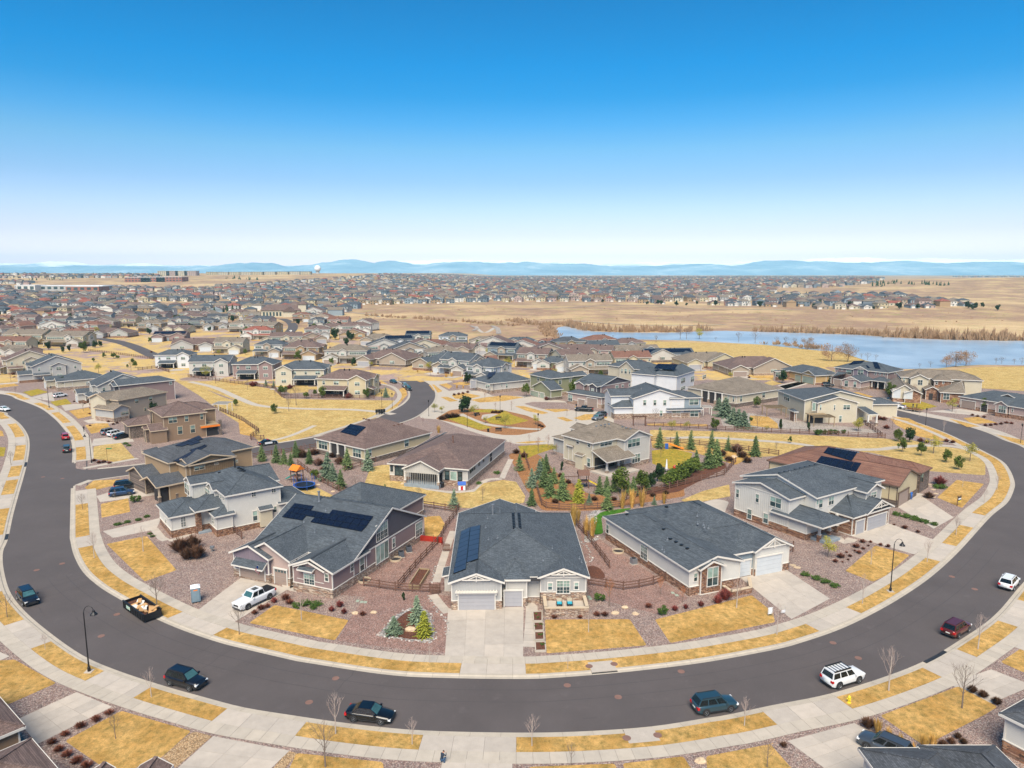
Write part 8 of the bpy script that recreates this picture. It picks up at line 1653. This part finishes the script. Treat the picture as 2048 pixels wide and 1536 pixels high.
for lab, s_, rl in (('brown rail fence from the mauve ranch corner to the garden gate', 'n 1305,1035 1640,1085 1930,1095 2048,1100', 3), ('long brown rail fence running back between mauve and grey ranches', 'n 1640,1065 1850,810 2048,600 f 1700,1440 1780,1340', 3), ('brown rail fence across the back gardens behind the mauve ranch', 'f 1430,1270 1640,1300 1800,1330 o 330,230', 3),
   ('long dark rail fence between the grey ranch and pale ranch', 'o 1600,330 1800,560 2048,900', 3), ('dark rail fence from pale ranch wall to the grey ranch', 'c 700,410 920,445 1070,420 1185,380', 3), ('dark rail fence with rock bank behind the golden grasses', 'g 860,1150 900,1290 1100,1310 1500,1290 h 0,1230 500,1100 760,1040 850,940', 3),
   ('dark rail fence along the green belt behind the white blue house', 'h 160,660 420,672 700,690 1000,705 1400,722 1997,755', 3), ('dark rail fence around the play lawn on the right', 'h 205,775 500,800 870,840 1150,880 1180,885', 3), ('rail fence beside the trampoline garden', 'f 560,960 720,1080 850,1150 960,1200', 3), ('rail fence down to the blue spruces', 'f 460,800 g -400,1010' if 0 else 'f 920,1010 1150,940 1270,890', 2),
   ('rail fence on the left of the side street gardens', 'f 200,910 330,890 540,860 700,830', 3), ('rail fence at the small backyard of the white house', 'f 60,1465 130,1530', 3), ('rail fence along the upper green belt', 'e 1445,285 1700,320 1997,360 f 200,350 380,375 440,445 700,445 1150,450', 3), ('rail fence along the brown house yard', 'e 1640,520 1860,620 1990,710 f 180,770 300,765', 3),
   ('rail fence above the left green belt', 'e 680,85 900,110 1175,150', 3), ('rail fence behind the left green belt', 'e 1060,235 1200,215 1300,250', 3), ('rail fence from the cream house to the green', 'i 780,650 905,745', 3), ('rail fence by the mulch bank of the cream two storey', 'g 760,880 800,1000', 2), ('short rail fence right of pale ranch garage', 'q 665,1030 750,990 740,970', 2)):
    fence(lab, s_, 1.25, rl, group=None)
def gate(s_, label, rot):
    p, = pts(s_, .13); r_ = empty('picket_gate', p, rot, label, 'gate')
    for k in range(8): b = MB(); b.box(-.55+k*.15, -.45+k*.15, -.02, .02, .08, 1.25+.12*math.sin(k/7*3.14)); b.build('picket', M['wood'], r_)
    for z in (.3, 1.0): b = MB(); b.box(-.6, .65, .02, .06, z, z+.1); b.build('rail', M['wood'], r_)
gate('o 50,1185', 'brown picket gate at the side path of the grey ranch', 0); gate('o 185,700', 'brown picket gate farther up the side path of grey ranch', 0)
# boulders and landscape rocks
def rock(x, y, s_, mat='trim_tan'):
    p = W(x, y, .13); b = MB(); n = 8; rg = []
    for j, (zz, rr_) in enumerate(((0, 1), (.28, .95), (.5, .6))): rg += [(p.x+s_*rr_*R.uniform(.8, 1.15)*math.cos(6.283*k/n), p.y+s_*.75*rr_*R.uniform(.8, 1.15)*math.sin(6.283*k/n), .12+s_*zz*R.uniform(.85, 1.1)) for k in range(n)]
    b.add(rg+[(p.x, p.y, .12+s_*.58)], [(j*n+k, j*n+(k+1) % n, (j+1)*n+(k+1) % n, (j+1)*n+k) for j in range(2) for k in range(n)]+[(2*n+k, 2*n+(k+1) % n, 3*n) for k in range(n)]); return b.build('boulder', M[mat])
M['sandst'] = M_plain('sandstone', lin('b5a084'), .9, var=.25, scale=4)
for lab, s_, sz in (('tan boulder in the gravel of the centre right garden', 'c 922,552 862,585 985,590', .55), ('flat tan boulder inside the mulch island', 'b 1140,688', .75), ('pale boulder by the red shrubs of the mauve ranch', 'n 1220,1300 1400,1295', .45), ('pale boulder beside the golden grass at the bottom right', 'c 1390,1495', .6), ('boulder in the back garden of pale ranch', 'f 1365,1105 715,1115 830,1165', .5), ('boulder in the rock bank by the hedge', 'h 740,890 790,920 840,900 700,905', .8)):
    L = sorted(pix(s_))
    for i, (x, y) in enumerate(L): tag(rock(x, y, sz*R.uniform(.9, 1.1), 'sandst'), lab+(f', {ordn(i)} from the left' if len(L) > 1 else ''), 'boulder', lab.split(' in ')[0]+'s' if len(L) > 1 else None)
it = []
for s_ in ('b 945,715 1040,605 1130,555 1200,545 1265,590 1290,740 1240,765 1100,745 950,728 945,715', 'b 1250,480 1320,590 1370,640 1360,720', 'b 1300,290 1270,400', 'c 640,140 690,180 720,250 690,275', 'p 60,250 40,350 20,470 110,455'):
    for p in resample(pts(s_, .13), .32): it.append((p.x+R.uniform(-.25, .25), p.y+R.uniform(-.25, .25)))
def peb(b, x, y): s_ = R.uniform(.12, .24); n = 6; V = [(x+s_*math.cos(k)*R.uniform(.7, 1.1), y+s_*math.sin(k)*R.uniform(.7, 1.1), .13) for k in [j*1.047 for j in range(n)]]+[(x, y, .13+s_*.6)]; b.add(V, [(k, (k+1) % n, n) for k in range(n)])
scatter('edging_stones', 'pale rounded stones edging the beds and island', it, 'rock', peb)
for i, s_ in enumerate(('i 1285,1125', 'i 1300,1150', 'i 1320,1180', 'i 1300,1205', 'i 1270,1110', 'd 385,265', 'd 420,290', 'd 450,305')):
    p, = pts(s_); b = MB(); b.prism([(p.x+.5*math.cos(k)*R.uniform(.8, 1.2), p.y+.45*math.sin(k)*R.uniform(.8, 1.2)) for k in (0, 1, 2.1, 3.1, 4.2, 5.2)], .12, .17); tag(b.build('flagstone', M['sandst']), f'flat sandstone stepping stone, {ordn(i)} of the garden paths', 'stone', 'flagstones of the garden paths')
# planters down the centre walk
for i, (s_) in enumerate(('c 355,585 412,580 412,640 360,640', 'c 362,650 418,648 420,698 366,700', 'c 366,708 422,706 424,755 368,757', 'c 370,770 430,768 435,822 372,824')):
    P = pts(s_, .14); r_ = empty('planter_box', P[0], 0, f'timber edged planter of brown mulch by the centre walk, {ordn(i)} from the house', 'planter', 'mulch planters by the walk'); o = P[0]
    for k in range(4): b = MB(); b.bar((*(P[k]-o).xy, .12), (*(P[(k+1) % 4]-o).xy, .12), .14, .26); b.build('edge_beam', M['conc_warm'], r_)
    b = MB(); b.prism([p-o for p in P], 0, .17); b.build('soil', M['mulch'], r_); c = sum(P, Vector())/4-o
    for k in range(3): q = link('seedling', LIB['greenbush'][0][1], r_, c+Vector((R.uniform(-.5, .5), R.uniform(-.6, .6), .15))); q.scale = (.3, .3, .22)
P = pts('b 1130,430 1195,330 1255,335 1190,440', .14); r_ = empty('raised_bed', P[0], 0, 'wooden raised garden bed with bare soil between the two ranches', 'garden bed'); o = P[0]
for k in range(4): b = MB(); b.bar((*(P[k]-o).xy, .3), (*(P[(k+1) % 4]-o).xy, .3), .12, .6); b.build('plank', M['wood_l'], r_)
b = MB(); b.prism([p-o for p in P], 0, .42); b.build('soil', M['mulch'], r_)
# air conditioners, window wells, utility lids
for i, (s_, rot) in enumerate((('n 1745,700', .3), ('n 1670,750', .3), ('p 425,720', .4), ('i -60,880', 0))):
    p, = pts(s_, .13); r_ = empty('air_conditioner', p, rot, ('grey air conditioner by the mauve ranch wall, rear one', 'grey air conditioner by the mauve ranch wall, front one', 'grey air conditioner by the pale ranch wall', 'grey air conditioner near the brown roofed ranch')[i], 'air conditioner')
    b = MB(); b.box(-.5, .5, -.5, .5, 0, .08); b.build('pad', M['conc'], r_); b = MB(); b.box(-.42, .42, -.42, .42, .08, .95); b.build('casing', M['grey_m'] if i > 1 else M['steelc'] if 'steelc' in M else M.setdefault('steelc', M_plain('dark_casing', lin('4a4f57'), .6)), r_); b = MB(); b.lathe([(.34,.955),(.34,.99),(.1,1.0),(0,1.0)], 14); b.build('fan_grille', M['black'], r_)
for i, (s_, lab) in enumerate((('n 1310,985', 'round window well by the mauve ranch front corner'), ('n 1615,780', 'round window well by the mauve ranch side door'), ('p 275,605', 'round window well by the pale ranch wall'))):
    p, = pts(s_, .13); r_ = empty('window_well', p, 0, lab, 'window well'); b = MB(); b.lathe([(.95,0),(.95,.3),(.85,.3),(.85,.02)], 20); b.build('ring', M['trim_tan'], r_); b = MB(); b.lathe([(.84,.06),(0,.06)], 20); b.build('grate', M['dark'], r_)
for i, s_ in enumerate(('n 1245,1180', 'n 1285,1190', 'n 1320,1193', 'c 700,485', 'c 708,497', 'c 1215,460', 'c 1240,475')):
    p, = pts(s_, .13); b = MB(); b.box(p.x-.22, p.x+.22, p.y-.3, p.y+.3, .1, .17); tag(b.build('irrigation_box', M['gdoor_g']), 'small green irrigation lid in the front gravel gardens', 'irrigation box', 'green irrigation lids')
# signs
p, = pts('i 1483,1275', .15); r_ = empty('sale_sign', p, .5, 'black and white hanging sale sign on a dark post, right front lawn', 'sign'); b = MB(); b.box(-.05, .05, -.05, .05, 0, 2.1); b.build('post', M['wood'], r_); b = MB(); b.box(0, 1.25, -.03, .03, 1.9, 1.98); b.build('arm', M['wood'], r_)
b = MB(); b.box(.15, 1.15, -.02, .02, 1.0, 1.8); b.build('sign_panel', M['black'], r_); b = MB(); b.box(.22, 1.08, -.03, -.021, 1.22, 1.5); b.build('white_band', M['whitem'], r_); b = MB(); b.box(.25, 1.05, -.02, .02, .78, .95); b.build('rider_panel', M['yellow'], r_)
for s_, lab in (('d 283,600', 'white yard sign at the corner of the pale ranch lawn'), ('d 362,592', 'small white box sign by the pale ranch drive')):
    p, = pts(s_, .15); r_ = empty('yard_sign', p, .3, lab, 'sign'); b = MB(); b.box(-.35, .35, -.02, .02, .25, 1.15 if '283' in s_ else .6); b.build('sign_panel', M['whitem'], r_); b = MB(); b.box(-.3, -.27, -.03, -.021, 0, 1); b.box(.27, .3, -.03, -.021, 0, 1); b.build('stake', M['grey_m'], r_)
p, = pts('e 825,930', .15); r_ = empty('street_sign', p, .2, 'green street name sign on a dark post at the corner lawn', 'sign'); b = MB(); b.tube([(0,0,0),(0,0,3.2)], .035, 6); b.build('post', M['black'], r_); M['sgreen'] = M_plain('sign_green', lin('1f7a4a'), .5); b = MB(); b.box(-.05, 1.2, -.012, .012, 2.95, 3.2); b.build('name_plate', M['sgreen'], r_)
p, = pts('f 1195,570', .15); r_ = empty('mailbox_cluster', p, .35, 'row of black cluster mailboxes beside the footpath', 'mailboxes')
for k in range(4): b = MB(); b.box(k*.8-1.6, k*.8-.9, -.25, .25, .6, 1.6); o = b.build('mailbox', M['black'], r_); b = MB(); b.box(k*.8-1.35, k*.8-1.15, -.1, .1, 0, .6); b.build('pedestal', M['black'], o)
p, = pts('a 1305,205', .13); r_ = empty('garden_utility_post', p, 0, 'small grey utility box beside the brown shrub clump', 'utility box'); b = MB(); b.box(-.1, .1, -.1, .1, 0, .5); b.box(-.3, .3, -.2, .2, .5, .9); b.build('box', M['grey_m'], r_)
# benches and litter bin on the island
for i, (s_, a) in enumerate((('g 565,612', .1), ('g 565,700', .1), ('g 400,580', .5))):
    p, = pts(s_, .16); r_ = empty('park_bench', p, a, ('black bench on the island plaza', 'black bench at the south edge of the island', 'black bench at the west end of the plaza')[i], 'bench'); b = MB(); b.box(-.9, .9, -.25, .25, .42, .48); b.build('seat', M['black'], r_); b = MB(); b.box(-.9, .9, .22, .28, .55, .95); b.build('backrest', M['black'], r_)
    for x in (-.8, .8): b = MB(); b.box(x-.04, x+.04, -.25, .25, 0, .42); b.build('leg', M['black'], r_)
for s_, lab in (('g 388,585', 'black litter bin beside the plaza bench'), ('g 485,705', 'black litter bin south of the island')): p, = pts(s_, .16); b = MB(); b.lathe([(.28,.12),(.3,1.0),(.25,1.05),(0,1.06)], 12, p-Vector((0,0,.1))); tag(b.build('litter_bin', M['black']), lab, 'bin')
# terrace chairs of the grey ranch
o_, a_, TA, TB, tgy = TERR
for i, t in enumerate((.33, .72)):
    lx = TA.x+(TB.x-TA.x)*(.36 if i == 0 else .6); ly = (TA.y+tgy)/2+.1; c, s_ = math.cos(a_), math.sin(a_); p = (o_.x+lx*c-ly*s_, o_.y+lx*s_+ly*c, G0+.55); r_ = empty('terrace_chair', p, a_, f'armchair with turquoise cushion on the grey ranch terrace, {"left" if i == 0 else "right"} one', 'chair'); M.setdefault('aqua', M_plain('turquoise_cushion', lin('2f9db5'), .8))
    for nm, q, mt in (('seat', (-.33,.33,-.35,.3,.35,.42), 'black'), ('cushion', (-.3,.3,-.32,.27,.42,.54), 'aqua'), ('backrest', (-.33,.33,.3,.36,.4,1.0), 'trim_tan'), ('arm', (-.38,-.33,-.35,.33,.3,.65), 'black'), ('arm', (.33,.38,-.35,.33,.3,.65), 'black')): b = MB(); b.box(*q); b.build(nm, M[mt], r_)
    for x in (-.34, .34):
        for y in (-.32, .3): b = MB(); b.box(x-.03, x+.03, y-.03, y+.03, 0, .35); b.build('leg', M['black'], r_)
# trampoline, play sets, slides, parasol, playhouse
p, = pts('f 610,1140', .14); r_ = empty('trampoline', p, 0, 'round blue trampoline with blue padded poles in the left back garden', 'trampoline'); M['tblue'] = M_plain('blue_padding', lin('1f4f9c'), .6)
b = MB(); b.lathe([(1.95,.9),(2.25,.93),(2.25,.86),(1.95,.84)], 26); b.build('edge_pad', M['tblue'], r_); b = MB(); b.lathe([(1.95,.88),(0,.84)], 26); b.build('jump_mat', M['black'], r_)
for k in range(6): a = k*1.047; b = MB(); b.tube([(2.2*math.cos(a), 2.2*math.sin(a), 0), (2.25*math.cos(a), 2.25*math.sin(a), 2.7)], .05, 6); b.build('pole', M['tblue'], r_)
def playset(s_, label, rot, roofm, slidem, swing=True):
    p, = pts(s_, .14); r_ = empty('play_set', p, rot, label, 'play set')
    for x in (-.9, .9):
        for y in (-.9, .9): b = MB(); b.box(x-.07, x+.07, y-.07, y+.07, 0, 2.9); b.build('post', M['wood'], r_)
    b = MB(); b.box(-1, 1, -1, 1, 1.3, 1.4); b.build('deck', M['wood'], r_); b = MB(); b.add([(-1.2,-1.2,2.8),(1.2,-1.2,2.8),(1.2,1.2,2.8),(-1.2,1.2,2.8),(-1.2,0,3.8),(1.2,0,3.8)], [(0,1,5,4),(2,3,4,5),(3,0,4),(1,2,5),(3,2,1,0)]); b.build('canopy', M[roofm], r_)
    b = MB(); b.add([(1,-.35,1.4),(1,.35,1.4),(3.2,.35,.2),(3.2,-.35,.2)], [(0,3,2,1),(0,1,2,3)]); b.bar((1,-.35,1.5),(3.2,-.35,.3),.06,.2); b.bar((1,.35,1.5),(3.2,.35,.3),.06,.2); b.build('slide', M[slidem], r_)
    if swing:
        b = MB(); b.bar((-1, 0, 2.4), (-4.5, 0, 2.4), .12); b.bar((-4.5, 0, 2.4), (-4.9, -1.1, 0), .1); b.bar((-4.5, 0, 2.4), (-4.9, 1.1, 0), .1); b.build('swing_beam', M['wood'], r_)
        for x in (-2, -3.4): b = MB(); b.bar((x-.2, 0, 2.35), (x-.2, 0, .55), .03); b.bar((x+.2, 0, 2.35), (x+.2, 0, .55), .03); b.box(x-.25, x+.25, -.12, .12, .5, .55); b.build('swing', M['black'], r_)
M['orangep'] = M_plain('orange_plastic', lin('d8832a'), .5); M['tealp'] = M_plain('teal_plastic', lin('2e8f88'), .5)
playset('f 555,1090', 'wooden play tower with orange canopy and teal slide near the trampoline', 2.6, 'orange', 'tealp', False); playset('g 1215,1130', 'dark wooden swing set with brown canopy below the cream two storey house', .1, 'wood', 'yellow')
for s_, a, lab, m1 in (('h 320,835', -.25, 'orange slide with blue steps on the play lawn', 'orangep'),): 
    p, = pts(s_, .14); r_ = empty('garden_slide', p, a, lab, 'slide'); b = MB(); b.box(-.4, .4, -.4, .4, 0, 1.3); b.build('steps', M['tblue'], r_); b = MB(); b.add([(.4,-.35,1.3),(.4,.35,1.3),(4.2,.35,.2),(4.2,-.35,.2)], [(0,1,2,3),(3,2,1,0)]); b.bar((.4,-.35,1.4),(4.2,-.35,.3),.08,.25); b.bar((.4,.35,1.4),(4.2,.35,.3),.08,.25); b.build('chute', M[m1], r_)
p, = pts('h 318,1008', .14); r_ = empty('folded_parasol', p, 0, 'folded white parasol left of the olive hedge', 'parasol'); b = MB(); b.lathe([(.05,.0),(.05,.5),(.28,.55),(.22,1.4),(.1,2.5),(.02,2.9)], 10); b.build('canopy', M['whitem'], r_); b = MB(); b.lathe([(.35,0),(.35,.1),(.06,.15)], 12); b.build('base', M['black'], r_)
p, = pts('h 435,985', .14); r_ = empty('toy_pile', p, 0, 'red, yellow and blue plastic play toys on the lawn behind the hedge', 'toys')
for k, mt in enumerate(('lampr', 'yellow', 'tblue', 'lampr', 'tblue')): b = MB(); b.lathe([(.5,0),(.45,.5),(.2,.8),(0,.82)], 8, (k*.8-1.6, R.uniform(-.5, .5), 0)); b.build('toy', M[mt], r_)
p, = pts('s 1555,815', .14); r_ = empty('playhouse', p, .1, 'small white playhouse with blue roof by the pale ranch corner', 'playhouse'); b = MB(); b.box(-.7, .7, -.6, .6, 0, 1.2); b.build('wall', M['whitem'], r_); b = MB(); b.add([(-.85,-.75,1.15),(.85,-.75,1.15),(.85,.75,1.15),(-.85,.75,1.15),(-.85,0,1.75),(.85,0,1.75)], [(0,1,5,4),(2,3,4,5),(3,0,4),(1,2,5)]); b.build('roof', M['tblue'], r_); b = MB(); b.box(-.25, .25, -.62, -.6, .05, .9); b.build('door', M['lampr'], r_)
p, = pts('s 1350,790', .14); r_ = empty('covered_grill', p, 0, 'black covered grill beside the pale ranch terrace', 'grill'); b = MB(); b.lathe([(.5,0),(.48,.9),(.3,1.2),(0,1.25)], 8); b.build('cover', M['black'], r_)
def pergola(s_, w, d, hh, label, mat, rot=0, solid=True):
    p, = pts(s_, .14); r_ = empty('pergola', p, rot, label, 'pergola')
    for x in (0, w):
        for y in (0, d): b = MB(); b.box(x-.1, x+.1, y-.1, y+.1, 0, hh); b.build('post', M[mat], r_)
    for y in (0, d): b = MB(); b.box(-.4, w+.4, y-.06, y+.06, hh, hh+.2); b.build('beam', M[mat], r_)
    n = int(w/.35)
    for k in range(n+1): b = MB(); b.box(k*w/n-.04, k*w/n+.04, -.5, d+.5, hh+.2, hh+.34); b.build('rafter', M[mat], r_)
pergola('i 380,665', 6, 3.5, 2.7, 'weathered timber pergola in front of the cream house', 'wood_l'); pergola('i 20,590', 6, 4, 2.7, 'weathered timber pergola left of the cream house', 'wood_l'); pergola('h 600,580', 2.6, 2.5, 2.5, 'white garden pergola right of the white blue house', 'trim'); pergola('h 65,660', 3.5, .8, 2.6, 'dark timber arbour behind the taupe roof', 'wood'); pergola('e 1640,560', 4.5, 4, 2.7, 'white patio pergola behind the brown house', 'trim')
p, = pts('b 1280,150', .14); r_ = empty('snow_fence', p, 0, 'bright orange red plastic netting across the side yard', 'netting'); M['redn'] = M_plain('orange_red_netting', lin('c73a28'), .8); b = MB(); b.add([(-2.6,.8,0),(0,.3,0),(1.6,-.4,0),(1.5,-1.4,0),(-2.6,.8,1.0),(0,.3,.95),(1.6,-.4,1.05),(1.5,-1.4,1)], [(0,1,5,4),(1,2,6,5),(2,3,7,6),(4,5,1,0),(5,6,2,1),(6,7,3,2)]); b.build('net', M['redn'], r_)
for x, y in ((-2.6, .8), (0, .3), (1.6, -.4)): b = MB(); b.box(x-.03, x+.03, y-.03, y+.03, 0, 1.2); b.build('stake', M['wood'], r_)
for i, s_ in enumerate(('n 330,935',)):
    p, = pts('n 362,985', .14); r_ = empty('flag', (p.x-.4, p.y-.5, 2.0), .4, 'small stars and stripes flag on the mauve ranch garage corner', 'flag'); b = MB(); b.tube([(0,0,0),(-.7,-.5,1.1)], .02, 6); b.build('pole', M['trim'], r_)
    for k in range(7): b = MB(); u = Vector((-.7, -.5, 1.1)); t0, t1 = k/7, (k+1)/7; q0, q1 = u*(1-t0*.7), u*(1-t1*.7); e = Vector((-.35, -.2, -.75)); b.add([q0, q1, q1+e, q0+e], [(0,1,2,3),(3,2,1,0)]); b.build('stripe', M['redn' if k % 2 == 0 else 'whitem'], r_)
    b = MB(); q0, q1 = u*1.005, u*.6; b.add([q0+Vector((0,-.01,0)), q1+Vector((0,-.01,0)), q1+e*.45+Vector((0,-.01,0)), q0+e*.45+Vector((0,-.01,0))], [(0,1,2,3),(3,2,1,0)]); b.build('canton', M['tblue'], r_)
# ---------------------------------------------------------------- people
def person(s_, label, rot, cloth, legs, pose='stand', z=.16, skin='skin', hair='hair'):
    p, = pts(s_, z); r_ = empty('person', p, rot, label, 'person')
    J = dict(pelvis=(0,0,.95), spine=(0,.02,1.2), chest=(0,0,1.42), neck=(0,0,1.55), head=(0,-.02,1.68), top=(0,-.01,1.8), ls=(-.19,0,1.45), le=(-.24,.03,1.17), lh=(-.22,-.12,.95), rs=(.19,0,1.45), re=(.24,.03,1.17), rh=(.22,-.12,.95), lk=(-.11,-.02,.5), la=(-.11,.03,.08), lt=(-.12,-.15,.04), rk=(.11,-.02,.5), ra=(.11,.03,.08), rt=(.12,-.15,.04), lhp=(-.1,0,.9), rhp=(.1,0,.9))
    if pose == 'walk': J.update(lk=(-.1,-.2,.52), la=(-.1,-.22,.1), lt=(-.1,-.38,.08), rk=(.1,.1,.5), ra=(.1,.38,.14), rt=(.1,.28,.05), lh=(-.22,.2,1.0), rh=(.22,-.28,1.05))
    if pose == 'crouch': J.update(pelvis=(0,.12,.42), spine=(0,.02,.66), chest=(0,-.08,.86), neck=(0,-.12,.97), head=(0,-.18,1.08), top=(0,-.19,1.2), ls=(-.19,-.08,.88), le=(-.25,-.25,.7), lh=(-.07,-.42,.95), rs=(.19,-.08,.88), re=(.25,-.25,.7), rh=(.07,-.42,.95), lhp=(-.1,.12,.38), rhp=(.1,.12,.38), lk=(-.15,-.32,.5), la=(-.13,-.05,.08), lt=(-.14,-.25,.04), rk=(.15,-.25,.42), ra=(.13,.05,.1), rt=(.14,-.14,.04))
    RD = dict(pelvis=.15, spine=.14, chest=.16, neck=.06, head=.105, top=.08, ls=.07, le=.05, lh=.035, rs=.07, re=.05, rh=.035, lhp=.1, rhp=.1, lk=.07, la=.045, lt=.04, rk=.07, ra=.045, rt=.04)
    E = [('pelvis','spine'),('spine','chest'),('chest','neck'),('neck','head'),('head','top'),('chest','ls'),('ls','le'),('le','lh'),('chest','rs'),('rs','re'),('re','rh'),('pelvis','lhp'),('lhp','lk'),('lk','la'),('la','lt'),('pelvis','rhp'),('rhp','rk'),('rk','ra'),('ra','rt')]
    ks = list(J); me = bpy.data.meshes.new('body'); me.from_pydata([J[k] for k in ks], [(ks.index(a), ks.index(c)) for a, c in E], []); o = link('body', me, r_)
    o.modifiers.new('s', 'SKIN'); 
    for k, v in zip(ks, me.skin_vertices[0].data): v.radius = (RD[k]*.95, RD[k]*.8)
    me.skin_vertices[0].data[0].use_root = True; sb = o.modifiers.new('d', 'SUBSURF'); sb.levels = sb.render_levels = 1
    dg = bpy.context.evaluated_depsgraph_get(); m2 = bpy.data.meshes.new_from_object(o.evaluated_get(dg)); o.modifiers.clear(); o.data = m2
    m2.materials.clear(); [m2.materials.append(M[x]) for x in (cloth, legs, skin, hair)]
    hz_, nz = J['head'][2]-.09, J['pelvis'][2]+.02
    for f in m2.polygons:
        c = f.center; f.use_smooth = True; dh = min((c-Vector(J['lh'])).length, (c-Vector(J['rh'])).length)
        f.material_index = 3 if (c.z > J['head'][2]+.03 and c.y > J['head'][1]-.05) else 2 if c.z > hz_ or dh < .07 else 1 if (c.z < nz if pose != 'crouch' else (c.z < .5 and dh > .2)) else 0
    b = MB(); hx, hy, hz2 = J['head']; b.lathe([(.018,-.02),(.012,.015),(0,.02)], 6, (hx, hy-.11, hz2)); b.build('nose', M[skin], o)
    return r_
M['skin'] = M_plain('skin', lin('b98468'), .7); M['hair'] = M_plain('dark_hair', lin('2b211c'), .8); M['c_navy'] = M_plain('navy_cloth', lin('1c2a3a'), .9); M['c_dark'] = M_plain('dark_cloth', lin('26262a'), .9); M['c_blue'] = M_plain('blue_cloth', lin('2d62a8'), .9); M['c_jean'] = M_plain('denim', lin('34506e'), .9)
person('b 1335,1505', 'person crouching on the near sidewalk in dark blue clothes, hands at face', 2.4, 'c_navy', 'c_jean', 'crouch', .15); person('e 645,705', 'person in dark clothes walking on the left sidewalk', .6, 'c_dark', 'c_dark', 'walk', .15)
person('i 1130,1225', 'person in bright blue clothes standing in front of the tan garage', .2, 'c_blue', 'c_blue'); person('i 1143,525', 'person in dark clothes on the green lawn, left one of two', 0, 'c_dark', 'c_jean'); person('i 1172,528', 'person in dark clothes on the green lawn, right one of two', .5, 'c_dark', 'c_dark')
# ---------------------------------------------------------------- roofs cut by the bottom edge of the picture
h = House('ranch_house', 'brown roofed house at the bottom left corner', 'a 0,1345 155,1280', z=3.9, det=3)
h.wing([-10, 'a 155,1280'], [0, 13], 3.9, .42, 'x', (1, 1), wall='w_brownw', roof='brown', stone=1.2); h.wing([-10, 'a 280,1455'], [-9, V('a 190,1345', 3.9, 1)], 3.8, .38, 'x', (1, 1), wall='w_brownw', roof='brown', stone=1.2)
h = House('ranch_house', 'brown roof with two small gables at the bottom edge', 'a 590,1560 1045,1560', z=4, det=3)
h.wing(['a 585,1536', 'a 705,1536'], [-9, .5], 4, '1 a 645,1480', 'y', (0, 0), wall='w_tan', roof='brown'); h.wing(['a 850,1536', 'a 1050,1536'], [-9, .8], 4, '1 a 950,1466', 'y', (0, 0), wall='w_tan', roof='brown')
h = House('ranch_house', 'white ranch with slate roof at the bottom right corner', 'd 1690,1200 1843,1275', z=4, det=3); w = h.wing([0, 14], [0, 10], 4, .42, 'x', (1, 1), wall='w_white', roof='slate2', stone=1.3, sm='stone_rust')
h = House('ranch_house', 'slate roof with hip and gable at the bottom edge right', 'd 940,1570 1480,1570', z=4, det=3); L_ = V('d 1480,1570', 4, 0)
h.wing([0, L_], [-4, 3.2], 4, .42, 'x', (1, 1), wall='w_white', roof='slate2'); h.wing([L_*.72, L_*1.65], [-5, 3.4], 4.1, .5, 'y', (1, 1), wall='w_white', roof='slate2')
